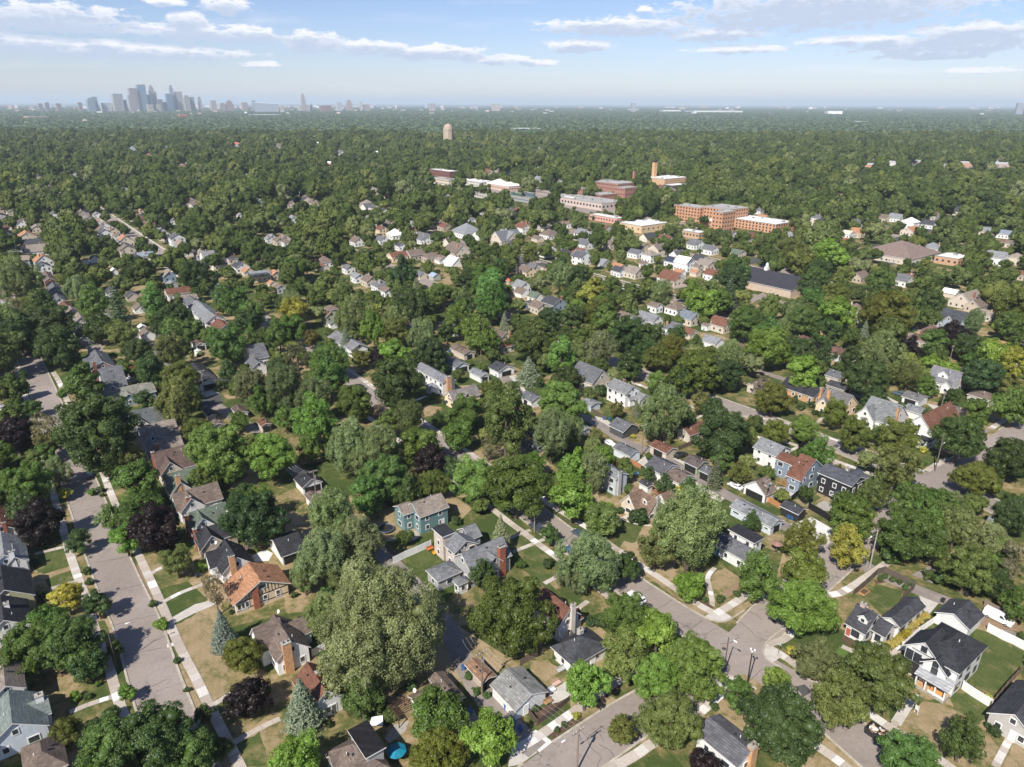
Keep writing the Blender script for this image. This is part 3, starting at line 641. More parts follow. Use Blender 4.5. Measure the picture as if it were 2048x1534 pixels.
A_('planting_bed','mulch','C',[(730,1220),(790,1300),(960,1170),(940,1150)],jag=.1); A_('planting_bed','mulch','D',[(560,580),(600,560),(640,600),(650,640)],jag=.1)
A_('planting_bed','mulch','I',[(1440,1090),(1560,1010),(1580,1030),(1480,1100)],jag=.1)
# parking areas of the shopping district
A_('parking_lot','dark_asphalt','M',[(760,520),(980,480),(1080,560),(1020,640),(780,600)],z=.034); A_('parking_lot','asphalt','L',[(1540,350),(1860,300),(1900,330),(1600,390)],z=.0341)
A_('parking_lot','asphalt','L',[(700,260),(960,250),(1060,310),(760,330)],z=.0342); A_('parking_lot','asphalt','L',[(1480,420),(1700,410),(1760,480),(1560,520)],z=.0343)
A_('parking_lot','asphalt','M',[(520,650),(760,600),(860,720),(760,720),(640,690)],z=.0344); A_('parking_lot','asphalt','M',[(380,870),(520,830),(620,780),(640,800),(480,870)],z=.0345)

A_('parking_lot','asphalt','L',[(330,300),(480,265),(640,262),(760,250),(1080,285),(1240,300),(1600,345),(1900,330),(1960,420),(1880,470),(2048,620),(1880,640),(1440,530),(1240,470),(990,400),(700,345)],z=.0325)
A_('parking_lot','alley_asphalt','M',[(790,560),(1100,500),(1220,600),(1180,640),(1000,660),(860,650)],z=.0326)
A_('street_paving','dark_asphalt','M',[(1240,610),(1700,440),(1900,380),(1910,395),(1720,470),(1300,640)],z=.0327)
# ------------------------------------------------------------------ trees
def unit(v): return v / np.maximum(np.linalg.norm(v, axis=-1, keepdims=True), 1e-9)
ico = None
def icosphere():
    t = (1 + 5 ** .5) / 2
    v = np.array([(-1,t,0),(1,t,0),(-1,-t,0),(1,-t,0),(0,-1,t),(0,1,t),(0,-1,-t),(0,1,-t),(t,0,-1),(t,0,1),(-t,0,-1),(-t,0,1)], float)
    f = np.array([(0,11,5),(0,5,1),(0,1,7),(0,7,10),(0,10,11),(1,5,9),(5,11,4),(11,10,2),(10,7,6),(7,1,8),(3,9,4),(3,4,2),(3,2,6),(3,6,8),(3,8,9),(4,9,5),(2,4,11),(6,2,10),(8,6,7),(9,8,1)])
    return unit(v), f
IV, IF = icosphere()
def leaves(P_, N_, size, g, asp=.62):
    n = len(P_); a = unit(np.cross(N_, g.normal(size=(n, 3)))); b = np.cross(N_, a); s = size * g.uniform(.6, 1.35, (n, 1))
    v = np.stack([P_ + a * s * .5, P_ + b * s * .5 * asp + N_ * s * .08, P_ - a * s * .5, P_ - b * s * .5 * asp + N_ * s * .08], 1)
    return v.reshape(-1, 3)
def crown(name, seed, npuff, nleaf, size, rz=.9, shape='round', puff=.33, matn='leaf', core=.66, jit=.75, up=.0):
    # foliage of clumps set through the volume; radius 1, centre at z=0, half height rz
    g = np.random.default_rng(seed); pc = []; pr = []
    lob = (g.uniform(.07, .15), g.uniform(0, 6.28), g.uniform(.05, .12), g.uniform(0, 6.28))
    tries = 0
    while len(pc) < npuff and tries < 6000:
        tries += 1
        d = unit(g.normal(size=3)); r = g.uniform(.15, 1) ** .45
        p = d * r
        if shape == 'vase': k = .62 + .38 * max(p[2] * .5 + .5, 0)
        elif shape == 'oval': k = 1 - .35 * max(p[2], 0)
        elif shape == 'pyr': k = 1 - .6 * (p[2] * .5 + .5)
        elif shape == 'wide': k = 1.0 if p[2] < .3 else 1 - .2 * p[2]
        else: k = 1.0
        q = np.array([p[0] * k, p[1] * k, p[2] * rz]) * (1 - puff * .8)
        if shape == 'wide' and p[2] < -.55: continue
        if p[2] < -.8 and shape != 'pyr': continue
        rr = puff * g.uniform(.65, 1.25)
        if any(np.linalg.norm(q - c) < .5 * (rr + r2) * .9 for c, r2 in zip(pc, pr)): continue
        aa = math.atan2(q[1], q[0]); kk = 1 + lob[0] * math.sin(2 * aa + lob[1]) + lob[2] * math.sin(3 * aa + lob[3]) + .08 * math.sin(5 * aa + lob[1])
        q = q * [kk, kk, 1 + .12 * math.sin(aa + lob[3]) + .06 * math.sin(4 * aa + lob[1])]
        pc.append(q); pr.append(rr)
    pc = np.array(pc); pr = np.array(pr); n = len(pc); tone = g.uniform(.25, .75, n)
    wgt = pr ** 2; wgt /= wgt.sum(); idx = g.choice(n, nleaf, p=wgt)
    # second order: twig clusters on the surface of every clump
    ns = 15; sd_ = unit(g.normal(size=(n, ns, 3)) + np.array([0, 0, .3]) + unit(pc)[:, None, :] * .8); sr = g.uniform(.26, .48, (n, ns)); stn = g.uniform(-.24, .24, (n, ns))
    j = g.integers(0, ns, nleaf); sdir = sd_[idx, j]; srad = sr[idx, j][:, None]
    d = unit(g.normal(size=(nleaf, 3)) + sdir * .8 + np.array([0, 0, .25]))
    dd = (sdir * .74 + d * srad * g.uniform(.45, 1.1, (nleaf, 1)) ** .6) * pr[idx][:, None]
    dd[:, 2] *= (1.45 if up else .88)
    Pp = pc[idx] + dd
    Nn = unit(d * .8 + sdir * .4 + g.normal(size=(nleaf, 3)) * jit * .8 + np.array([0, 0, .25]))
    V_ = leaves(Pp, Nn, size, g)
    F_ = np.arange(nleaf * 4).reshape(-1, 4)
    T_ = np.clip(tone[idx] + stn[idx, j] + g.normal(0, .09, nleaf), 0, 1)
    # inner mass of every clump; its darker tint paints shade into the gaps
    cv = []; cf = []
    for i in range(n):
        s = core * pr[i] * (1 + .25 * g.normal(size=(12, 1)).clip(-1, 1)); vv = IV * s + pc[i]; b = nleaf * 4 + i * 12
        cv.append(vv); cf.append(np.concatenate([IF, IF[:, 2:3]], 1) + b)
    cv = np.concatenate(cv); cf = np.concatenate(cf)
    me = bpy.data.meshes.new(name)
    Vv = np.concatenate([V_, cv]).astype(np.float32)
    nq = len(F_); ntri = len(cf)
    lp = np.concatenate([F_.ravel(), cf[:, :3].ravel()]).astype(np.int32)
    st = np.concatenate([np.arange(nq) * 4, nq * 4 + np.arange(ntri) * 3]).astype(np.int32)
    tt = np.concatenate([np.full(nq, 4), np.full(ntri, 3)]).astype(np.int32)
    me.vertices.add(len(Vv)); me.vertices.foreach_set('co', Vv.ravel()); me.loops.add(len(lp)); me.loops.foreach_set('vertex_index', lp)
    me.polygons.add(nq + ntri); me.polygons.foreach_set('loop_start', st); me.polygons.foreach_set('loop_total', tt)
    me.materials.append(M[matn])
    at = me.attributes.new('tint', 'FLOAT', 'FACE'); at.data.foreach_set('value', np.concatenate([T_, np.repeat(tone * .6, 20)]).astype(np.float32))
    me.update(calc_edges=True)
    return me, pc
def trunk(name, pc, base, r0, nb=14, seed=0, cz=0.0):
    # tapered stem with limbs reaching into the clumps; base is the depth below crown centre
    g = random.Random(seed); mb = MB(); split = -base * .45
    mb.tube([(0, 0, -base - .02), (.02, .0, -base * .93), (.01, .02, -base * .7), (.0, 0, split), (.02, -.01, split * .3), (0, 0, .15)], [r0 * 1.7, r0 * 1.15, r0, r0 * .85, r0 * .55, r0 * .2], 8)
    ids = sorted(range(len(pc)), key=lambda i: g.random())[:nb]
    for i in ids:
        p = Vector(pc[i]); s = Vector((0, 0, split + g.uniform(0, .5) * (.2 - split))); mid = s.lerp(p, .5) + Vector((0, 0, -.06))
        mb.tube([s, mid, p], [r0 * .42, r0 * .26, r0 * .1], 5)
    return mb.mesh(name, [M['bark']])
def spruce(name, seed, tiers=26, matn='leaf', H=3.0, dens=1.0, droop=.22, size=.11):
    g = np.random.default_rng(seed); Ps = []; Ns = []; Ts = []
    for i in range(tiers):
        f = i / (tiers - 1); z = .22 + (H - .25) * f; r = (1 - f) ** .85 * (1 if f > .08 else .82) * g.uniform(.86, 1.08); n = int((6 + 12 * (1 - f)) * dens) + 3; a0 = g.uniform(0, 6.28)
        for k in range(n):
            a = a0 + 6.283 * k / n + g.normal(0, .12); L = r * g.uniform(.72, 1.12); m = int(6 + 34 * L)
            t = g.uniform(.15, 1, m); ca, sa = math.cos(a), math.sin(a)
            wdt = .13 * (1 - t * .6) * (.4 + L)
            s = g.normal(0, 1, m) * wdt
            x = ca * L * t - sa * s; y = sa * L * t + ca * s; zz = z - droop * L * t + .1 * L * t * t - np.abs(s) * .5 + g.normal(0, .02, m)
            Ps.append(np.stack([x, y, zz], 1)); Ns.append(np.stack([np.full(m, ca * .5), np.full(m, sa * .5), np.full(m, .8)], 1) + g.normal(0, .5, (m, 3)))
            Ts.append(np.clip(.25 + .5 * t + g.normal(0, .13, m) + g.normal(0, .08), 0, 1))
    Pp = np.concatenate(Ps); Nn = unit(np.concatenate(Ns)); n = len(Pp)
    V_ = leaves(Pp, Nn, size, g, .5); F_ = np.arange(n * 4).reshape(-1, 4)
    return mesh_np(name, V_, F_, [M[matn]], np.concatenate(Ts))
PROTO = {}
def mk(kind, variants):
    PROTO[kind] = variants
def pr(name, seed, npuff, nleaf, size, rz, shape, puff, base, r0, **k):
    me, pc = crown('crown', seed, npuff, nleaf, size, rz, shape, puff, **k)
    return dict(crown=me, trunk=trunk('trunk', pc, base, r0, 12, seed), base=base, rz=rz)
mk('giant', [pr('g', 11, 95, 78000, 0.027, 0.95, 'wide', .20, 0.86, .055, core=.5, up=1)])
mk('big', [pr('b', 21, 62, 26000, 0.045, 0.90, 'round', .25, 1.07, .05), pr('b', 22, 70, 26000, 0.043, 0.88, 'wide', .23, 1.02, .05), pr('b', 23, 52, 24000, 0.047, 1.04, 'oval', .27, 1.21, .05)])
mk('ragged', [pr('s', 31, 80, 24000, 0.041, 1.04, 'oval', .20, 1.21, .05, core=.55, up=1), pr('s', 32, 74, 24000, 0.041, 1.10, 'vase', .21, 1.30, .05, core=.55, up=1)])
mk('vase', [pr('v', 41, 62, 20000, 0.043, 0.88, 'vase', .22, 1.16, .05, core=.5, jit=.9)])
mk('mid', [pr('m', 51, 30, 9000, 0.073, 1.04, 'round', .33, 1.26, .06), pr('m', 52, 34, 9000, 0.073, 1.21, 'oval', .3, 1.40, .055), pr('m', 53, 26, 8000, 0.078, 0.99, 'round', .36, 1.16, .06), pr('m', 54, 38, 9500, 0.067, 1.16, 'oval', .27, 1.40, .055, up=1)])
mk('tall', [pr('t', 61, 36, 10000, 0.073, 1.59, 'oval', .32, 1.67, .06, up=1), pr('t', 62, 34, 9500, 0.073, 1.49, 'pyr', .33, 1.53, .06, up=1)])
mk('dense', [pr('d', 71, 44, 17000, 0.056, 1.04, 'round', .3, 1.07, .06, core=.74), pr('d', 72, 40, 16000, 0.056, 0.97, 'wide', .32, 1.02, .06, core=.74)])
mk('sparse', [pr('p', 81, 26, 3600, 0.067, 1.10, 'vase', .25, 1.30, .045, core=.0)])
mk('bush', [pr('u', 91, 14, 2200, 0.146, 0.77, 'round', .45, 0.71, .05, core=.8), pr('u', 92, 12, 2000, 0.157, 0.88, 'round', .5, 0.80, .05, core=.8)])
mk('spruce', [dict(crown=spruce('crown', 101), base=0, rz=1.5, sp=1), dict(crown=spruce('crown', 102, 30, H=3.2, dens=1.1, droop=.3), base=0, rz=1.6, sp=1)])
mk('pine', [dict(crown=spruce('crown', 103, 20, H=3.6, dens=.8, droop=.1, size=.13), base=0, rz=1.8, sp=1)])
tb = MB(); tb.tube([(0,0,0),(0,0,1.4),(0,0,2.9)], [.05,.035,.008], 6); sp_trunk = tb.mesh('trunk', [M['bark']])
for k in ('spruce', 'pine'):
    for p in PROTO[k]: p['trunk'] = sp_trunk
# code -> (prototype, colour, words)
TREE = {'m': ('mid', (0.105,0.172,0.041), 'mid-green round tree'), 'M': ('big', (0.096,0.157,0.038), 'big spreading green tree'), 'd': ('mid', (0.062,0.105,0.032), 'dark green tree'),
        'D': ('big', (0.058,0.096,0.030), 'big dark green tree'), 'b': ('mid', (0.168,0.270,0.050), 'bright green tree'), 'k': ('big', (0.157,0.245,0.058), 'big bright green tree'),
        's': ('ragged', (0.182,0.234,0.100), 'pale silvery green tree'), 'G': ('giant', (0.192,0.240,0.106), 'giant silvery green maple tree'), 'y': ('mid', (0.307,0.314,0.066), 'yellow-green tree'),
        'o': ('vase', (0.153,0.182,0.058), 'olive green open tree'), 'h': ('big', (0.124,0.153,0.032), 'big feathery olive tree'), 'p': ('dense', (0.020,0.013,0.013), 'dark purple-leaved tree'),
        'B': ('spruce', (0.165,0.220,0.180), 'blue spruce'), 'c': ('pine', (0.090,0.124,0.070), 'dark tall conifer'), 'g': ('spruce', (0.189,0.226,0.146), 'grey-green conifer'),
        't': ('tall', (0.146,0.241,0.066), 'tall light green tree'), 'T': ('tall', (0.076,0.129,0.038), 'tall dark green tree'), 'x': ('sparse', (0.189,0.176,0.103), 'thin half-bare tree'),
        'u': ('bush', (0.080,0.131,0.041), 'rounded green shrub'), 'U': ('bush', (0.051,0.088,0.030), 'dark clipped shrub'), 'Y': ('bush', (0.438,0.438,0.103), 'yellow-flowered shrub'), 'l': ('bush', (0.146,0.249,0.051), 'bright green shrub'),
        'w': ('mid', (0.080,0.139,0.041), 'small street tree')}
TREES = []; LAB = []
NAMES = {'B': 'spruce_tree', 'g': 'conifer_tree', 'c': 'conifer_tree', 'p': 'purple_tree', 'u': 'shrub', 'U': 'shrub', 'Y': 'shrub', 'l': 'shrub', 'G': 'maple_tree', 'x': 'bare_tree', 's': 'silver_maple_tree'}
CATS = {'u': 'shrub', 'U': 'shrub', 'Y': 'shrub', 'l': 'shrub'}
GRP = {'shrub': 'shrubs in the gardens', 'tree': 'trees of the neighbourhood', 'spruce_tree': 'spruces of the neighbourhood', 'conifer_tree': 'conifers of the neighbourhood', 'purple_tree': 'purple-leaved trees', 'silver_maple_tree': 'silvery maples of the neighbourhood'}
def solve(px, py, wpx, ratio_c, near=None):
    # find ground point and crown width so a crown centred at px,py spans wpx
    wm = 10.0
    for _ in range(12):
        hc = ratio_c * wm / 2; d = dir_of(px, py); t = (hc - CAMH) / d.z; p = CAM + d * t
        wm = .5 * wm + .5 * wpx / scale_at(p)
    return p.x, p.y, wm
def place_tree(code, x, y, wm, seed=None, hs=1.0, col=None):
    g = random.Random((int(x * 10) * 7919 + int(y * 10)) if seed is None else seed)
    kind, c0, words = TREE[code]; pt = g.choice(PROTO[kind]); s = wm / 2
    nm = NAMES.get(code, 'tree'); cat = CATS.get(code, 'tree')
    e = ob(nm, None, loc=(x, y, 0), rz=g.uniform(0, 6.28), scale=(s, s * g.uniform(.92, 1.08), s * hs * g.uniform(.94, 1.06)))
    v = g.uniform(.86, 1.16); col = col or c0; cc = (col[0] * v * g.uniform(1.04, 1.24), col[1] * v * 1.1, col[2] * v * g.uniform(.8, 1.1))
    dz = pt['base'] if not pt.get('sp') else 0
    cr = ob('foliage' if cat == 'shrub' else 'crown', pt['crown'], e, cc, (0, 0, dz))
    if cat != 'shrub': ob('trunk', pt['trunk'], e, None, (0, 0, dz))
    tag(e, None, cat, GRP.get(nm))
    TREES.append((x, y, wm, wm / 2 * (pt['rz'] + pt['base'] if not pt.get('sp') else 2 * pt['rz']), code))
    LAB.append((e, words, Vector((x, y, 0)), wm))
    return e
def pt0_is_sp(code): return TREE[code][0] in ('spruce', 'pine', 'bush')
def T(z_, items):
    for it in items:
        zx, zy, wz, code = it[:4]; kw = it[4] if len(it) > 4 else {}
        x, y = pix(z_, (zx, zy)); wpx = wz / ZM[z_][2] * (1.0 if pt0_is_sp(code) else 1.13)
        kind = TREE[code][0]; pt0 = PROTO[kind][0]
        rc = (pt0['base'] if not pt0.get('sp') else pt0['rz'] * .85) * kw.get('hs', 1.0)
        gx, gy, wm = solve(x, y, wpx, rc)
        if wm > 30: wm = 30
        place_tree(code, gx, gy, wm, None, kw.get('hs', 1.0), kw.get('col'))
# ------------------------------------------------------------------ houses
def frame_ring(mb, t=.09, d0=-.05, d1=.05):
    for (x0, x1, z0, z1) in ((-.5-t*.6, -.5+t*.4, -.5-t*.5, .5+t*.5), (.5-t*.4, .5+t*.6, -.5-t*.5, .5+t*.5), (-.5+t*.4, .5-t*.4, .5-t*.4, .5+t*.5), (-.5+t*.4, .5-t*.4, -.5-t*.5, -.5+t*.4)):
        mb.box(x0, x1, d0, d1, z0, z1)
wf = MB(); frame_ring(wf, .16); wf.box(-.44, .44, -.02, .03, -.03, .03); win_me = wf.mesh('window', [M['trim']])
wf = MB(); frame_ring(wf, .10); wf.box(-.03, .03, -.02, .03, -.44, .44); wf.box(-.44, -.03, -.02, .025, -.02, .02); wf.box(.03, .44, -.02, .025, -.02, .02); win2_me = wf.mesh('window', [M['trim']])
wb = MB(); frame_ring(wb, .14); wb.box(-.44, .44, -.02, .03, -.03, .03); winb_me = wb.mesh('window', [M['black']])
pn = MB(); pn.box(-.46, .46, -.04, .0, -.46, .46); pane_me = pn.mesh('pane', [M['glass']])
dr = MB(); frame_ring(dr, .12); dr.box(-.44, .44, -.03, .02, -.47, .44, 1); door_me = dr.mesh('door', [M['trim'], M['paint']])
gd = MB(); 
for i in range(4): gd.box(-.49, .49, -.05, .0 + .004 * (i % 2), -.5 + i * .25 + .012, -.5 + (i + 1) * .25 - .012, 0)
gd.box(-.5, .5, -.06, -.02, -.5, .5, 1); gdoor_me = gd.mesh('garage_door', [M['paint'], M['rubber']])
ft = MB(); ft.box(-.5, .5, -.03, .03, -.5, .5); far_win_me = ft.mesh('window', [M['glass']])
vt = MB(); vt.box(-.2, .2, -.2, .2, 0, .22); vent_me = vt.mesh('roof_vent', [M['black']])
vp_ = MB(); vp_.tube([(0,0,0),(0,0,.55)], .08, 6); pipe_me = vp_.mesh('vent_pipe', [M['trim']])
HOUSES = []     # footprint rectangles for keeping trees off
MARKS = []
FACE = {'S': (0, -1), 'N': (0, 1), 'W': (-1, 0), 'E': (1, 0)}
def wing(root, x0, x1, y0, y1, h, axis='U', pitch=36, roofc=(.1,.1,.1), wallc=(.7,.7,.7), wmat='siding', z0=0, hip=False, flat=False, o=.4, trimmat='trim', rmat='shingle', windows=True, others=(), bw=False, gables=True, storeys=None, wsize=(1.0, 1.3), skipf=''):
    w = x1 - x0; d = y1 - y0; T_ = math.tan(math.radians(pitch)); cx = (x0 + x1) / 2; cyy = (y0 + y1) / 2
    half = (w if axis == 'U' else d) / 2; rise = 0 if flat else half * T_
    mb = MB()
    pts = [(x0, y0), (x1, y0), (x1, y1), (x0, y1)]
    for i in range(4):
        a = pts[i]; b = pts[(i + 1) % 4]; g = [(a[0], a[1], z0), (b[0], b[1], z0), (b[0], b[1], h)]
        isg = (not hip and not flat) and ((axis == 'U' and i in (0, 2)) or (axis == 'V' and i in (1, 3)))
        if isg: g.append(((a[0] + b[0]) / 2, (a[1] + b[1]) / 2, h + rise - .02))
        g.append((a[0], a[1], h)); mb.poly(g)
    mb.obj('wall', M[wmat], root, wallc)
    rb = MB(); th = .2
    if flat:
        rb.box(x0 - o, x1 + o, y0 - o, y1 + o, h, h + .25, 1, top=0)
    else:
        def P3(u, v, z): return (u, v, z)
        zb = h - o * T_; zr = h + rise
        ex0, ex1, ey0, ey1 = x0 - o, x1 + o, y0 - o, y1 + o
        if hip:
            if axis == 'U': ra = (cx, y0 + half); rb_ = (cx, y1 - half)
            else: ra = (x0 + half, cyy); rb_ = (x1 - half, cyy)
            if axis == 'U' and d < w: ra = rb_ = (cx, cyy); 
            if axis == 'V' and w < d: ra = rb_ = (cx, cyy)
            c4 = [(ex0, ey0), (ex1, ey0), (ex1, ey1), (ex0, ey1)]
            A = (*ra, zr + th); B = (*rb_, zr + th); t4 = [(*c, zb + th) for c in c4]; b4 = [(*c, zb) for c in c4]
            if axis == 'U': faces = [[t4[0], t4[1], A], [t4[1], t4[2], B, A], [t4[2], t4[3], B], [t4[3], t4[0], A, B]]
            else: faces = [[t4[0], t4[1], B, A], [t4[1], t4[2], B], [t4[2], t4[3], A, B], [t4[3], t4[0], A]]
            for f in faces:
                q = [f[0]]
                for p in f[1:]:
                    if (Vector(p) - Vector(q[-1])).length > 1e-4: q.append(p)
                rb.poly(q, 0)
            for i in range(4): rb.poly([b4[i], b4[(i+1) % 4], t4[(i+1) % 4], t4[i]], 1)
            rb.poly(list(reversed(b4)), 1)
        else:
            if axis == 'U':
                for sx_, e in ((-1, ex0), (1, ex1)):
                    top = [(e, ey0, zb + th), (cx, ey0, zr + th), (cx, ey1, zr + th), (e, ey1, zb + th)]
                    bot = [(a, b, z - th) for a, b, z in top]
                    if sx_ > 0: top.reverse(); bot.reverse()
                    rb.poly(list(reversed(top)) , 0); rb.poly(bot, 1)
                    for i in range(4): rb.poly([bot[i], top[i], top[(i+1) % 4], bot[(i+1) % 4]], 1)
            else:
                for sy_, e in ((-1, ey0), (1, ey1)):
                    top = [(ex0, e, zb + th), (ex1, e, zb + th), (ex1, cyy, zr + th), (ex0, cyy, zr + th)]
                    bot = [(a, b, z - th) for a, b, z in top]
                    if sy_ > 0: top.reverse(); bot.reverse()
                    rb.poly(top, 0); rb.poly(list(reversed(bot)), 1)
                    for i in range(4): rb.poly([bot[i], bot[(i+1) % 4], top[(i+1) % 4], top[i]], 1)
    roof = rb.obj('roof', [M[rmat], M[trimmat]], root, roofc)
    if windows:
        ns = storeys or (2 if h - z0 > 4.6 else 1)
        def inside(px_, py_, pz):
            for (a0, a1, b0, b1, hh) in others:
                if a0 - .3 < px_ < a1 + .3 and b0 - .3 < py_ < b1 + .3 and pz < hh + 1: return True
            return False
        for fc, (fx, fy) in FACE.items():
            if fc in skipf: continue
            L = w if fx == 0 else d; n = max(1, int(L / 3.1))
            for k in range(ns):
                zc = z0 + (1.55 if h - z0 > 2.6 else 1.3) + 2.75 * k
                if zc + .7 > h + .1: zc = h - .95
                for i in range(n):
                    t = (i + .5) / n + R.uniform(-.03, .03)
                    px_ = x0 + w * t if fx == 0 else (x0 if fx < 0 else x1); py_ = y0 + d * t if fy == 0 else (y0 if fy < 0 else y1)
                    if inside(px_ + fx * .3, py_ + fy * .3, zc): continue
                    add_window(root, px_, py_, zc, fc, R.choice([wsize[0], wsize[0], wsize[0] * 1.7]), wsize[1], bw)
            isg = not hip and not flat and ((axis == 'U' and fx == 0) or (axis == 'V' and fy == 0))
            if isg and rise > 1.7 and gables:
                px_ = cx if fx == 0 else (x0 if fx < 0 else x1); py_ = cyy if fy == 0 else (y0 if fy < 0 else y1)
                if not inside(px_ + fx * .3, py_ + fy * .3, h + rise * .4): add_window(root, px_, py_, h + rise * .36, fc, .95, 1.15, bw)
    return roof, rise
def add_window(root, x, y, z, fc, w=1.0, h=1.3, bw=False, me=None, off=.0):
    fx, fy = FACE[fc]; a = {'S': 0, 'N': math.pi, 'E': math.pi / 2, 'W': -math.pi / 2}[fc]
    me = me or (winb_me if bw else (win2_me if w > 1.35 else win_me))
    wn = ob('window', me, root, None, (x + fx * .045, y + fy * .045, z), a, (w, 1, h))
    if me is far_win_me: return wn
    ob('pane', pane_me, wn); return wn
# outward direction of the meshes is -y, matching face S
def add_door(root, x, y, z, fc, w=1.0, h=2.1, col=(.3,.1,.08), me=None):
    fx, fy = FACE[fc]; a = {'S': 0, 'N': math.pi, 'E': math.pi / 2, 'W': -math.pi / 2}[fc]
    return ob('garage_door' if me is gdoor_me else 'door', me or door_me, root, col, (x + fx * .06, y + fy * .06, z), a, (w, 1, h))
def chimney(root, x, y, z1, w=.9, d=.6, col=(.3,.14,.1), m='brick', z0=0, pots=1):
    mb = MB(); mb.box(x-w/2, x+w/2, y-d/2, y+d/2, z0, z1); c = mb.obj('chimney', M[m], root, col)
    cb_ = MB(); cb_.box(x-w/2-.08, x+w/2+.08, y-d/2-.08, y+d/2+.08, z1, z1+.14); cb_.obj('chimney_cap', M['stone'], c)
    for i in range(pots):
        pb = MB(); xx = x + (i - (pots - 1) / 2) * w / max(pots, 1); pb.tube([(xx, y, z1+.14), (xx, y, z1+.5)], .13, 8); pb.obj('chimney_pot', M['black'], c)
    return c
def fit(z_, N_, L, R_, h):
    pn, pl, pr_ = P(z_, N_, h), P(z_, L, h), P(z_, R_, h)
    wv_ = max((pr_ - pn).dot(V), 2.5); dv_ = max((pl - pn).dot(U), 2.5); c = (pl + pr_) / 2
    return Vector((c.x, c.y, 0)), wv_, dv_
BLK, CHA, GRY, LGR, BRN, RBR, TAN_, GRN, ORG = (.04,.041,.047), (.062,.064,.072), (.13,.135,.145), (.21,.22,.23), (.16,.125,.105), (.16,.078,.055), (.235,.2,.17), (.115,.14,.11), (.36,.19,.11)
WHT, CRM, BLU, TEA, PNK, TNW, BLK_W, GRW, YGN, PCH, STN = (.78,.78,.77), (.6,.53,.44), (.27,.34,.42), (.165,.27,.275), (.6,.52,.47), (.5,.42,.34), (.03,.03,.033), (.42,.42,.41), (.45,.44,.28), (.76,.6,.42), (.62,.53,.42)
def house(z_, N_, L, R_, h, axis, roofc, wallc, mark, label=None, name='house', cat='house', wings=(), gab=(), chim=(), dorm=(), garage=None, porch=(), doors=(), fence=None, group=None, **k):
    c, w, d = fit(z_, N_, L, R_, h - .2)
    oo = k.get('o', .4); w = max(w - 2 * oo, 2); d = max(d - 2 * oo, 2)
    root = ob(name, None, loc=c, rz=ANG)
    def loc(p): q = p - c; return q.dot(V), q.dot(U)
    rects = [(-w/2, w/2, -d/2, d/2, h)]
    extra = []
    for wg in wings:
        kk = dict(wg[6]) if len(wg) > 6 else {}
        c2, w2, d2 = fit(wg[0] or z_, wg[1], wg[2], wg[3], wg[4] - .2); w2 = max(w2 - .8, 1.6); d2 = max(d2 - .8, 1.6); lx, ly = loc(c2)
        extra.append((lx - w2/2, lx + w2/2, ly - d2/2, ly + d2/2, wg[4], wg[5], kk)); rects.append(extra[-1][:5])
    for gspec in gab:                     # cross gables: face, position along the face 0..1, width, projection
        fc, t, gw, pj = gspec[:4]; gh = gspec[4] if len(gspec) > 4 else h
        if fc == 'W': y = -d/2 + d*t; extra.append((-w/2-pj, 0, y-gw/2, y+gw/2, gh, 'V', dict(pitch=min(k.get('pitch', 36) + 8, 52), skipf='NE')))
        if fc == 'E': y = -d/2 + d*t; extra.append((0, w/2+pj, y-gw/2, y+gw/2, gh, 'V', dict(pitch=k.get('pitch', 36), skipf='NW')))
        if fc == 'S': x = -w/2 + w*t; extra.append((x-gw/2, x+gw/2, -d/2-pj, 0, gh, 'U', dict(pitch=min(k.get('pitch', 36) + 6, 52), skipf='N')))
        if fc == 'N': x = -w/2 + w*t; extra.append((x-gw/2, x+gw/2, 0, d/2+pj, gh, 'U', dict(pitch=k.get('pitch', 36), skipf='S')))
        rects.append(extra[-1][:5])
    roof, rise = wing(root, -w/2, w/2, -d/2, d/2, h, axis, roofc=roofc, wallc=wallc, others=rects[1:], **k)
    for i, e in enumerate(extra):
        kk = dict(k); kk.pop('hip', None); kk.pop('flat', None); kk.update(e[6]); rc = kk.pop('roofc', roofc); wc = kk.pop('wallc', wallc); kk.pop('storeys', None)
        wing(root, e[0], e[1], e[2], e[3], e[4], e[5], roofc=rc, wallc=wc, others=[r for j, r in enumerate(rects) if j != i + 1], **kk)
    T_ = math.tan(math.radians(k.get('pitch', 36)))
    for (fc, t, dw) in dorm:              # gabled dormers standing on the slope
        fx, fy = FACE[fc]; run = (w if fx else d) / 2; zf = h + run * .35 * T_; fr = run * .68
        db = ob('dormer', None, root)
        if fx: x0_, x1_ = (-fr, 0) if fx < 0 else (0, fr); y = -d/2 + d*t; rr = (x0_, x1_, y-dw/2, y+dw/2); ax = 'V'
        else: y0_, y1_ = (-fr, 0) if fy < 0 else (0, fr); x = -w/2 + w*t; rr = (x-dw/2, x+dw/2, y0_, y1_); ax = 'U'
        hh = min(zf + 1.35, h + rise - dw / 2 * .8 - .15)
        wing(db, *rr, hh, ax, 40, roofc, wallc, k.get('wmat', 'siding'), z0=zf - .5, o=.2, windows=False)
        mx_, my_ = ((rr[0] if fx < 0 else rr[1]), (rr[2]+rr[3])/2) if fx else ((rr[0]+rr[1])/2, (rr[2] if fy < 0 else rr[3]))
        add_window(db, mx_, my_, (zf + hh) / 2 + .1, fc, .8, .95)
    for cs in chim:                       # local: fraction across, fraction along, top above ridge, size, colour
        fx_, fy_, up, sw, cc = cs[:5]; mtl = cs[5] if len(cs) > 5 else 'brick'
        chimney(root, fx_ * w / 2, fy_ * d / 2, h + rise + up, sw, sw * .62 if abs(fy_) > .9 else sw, cc, mtl, pots=cs[6] if len(cs) > 6 else 1)
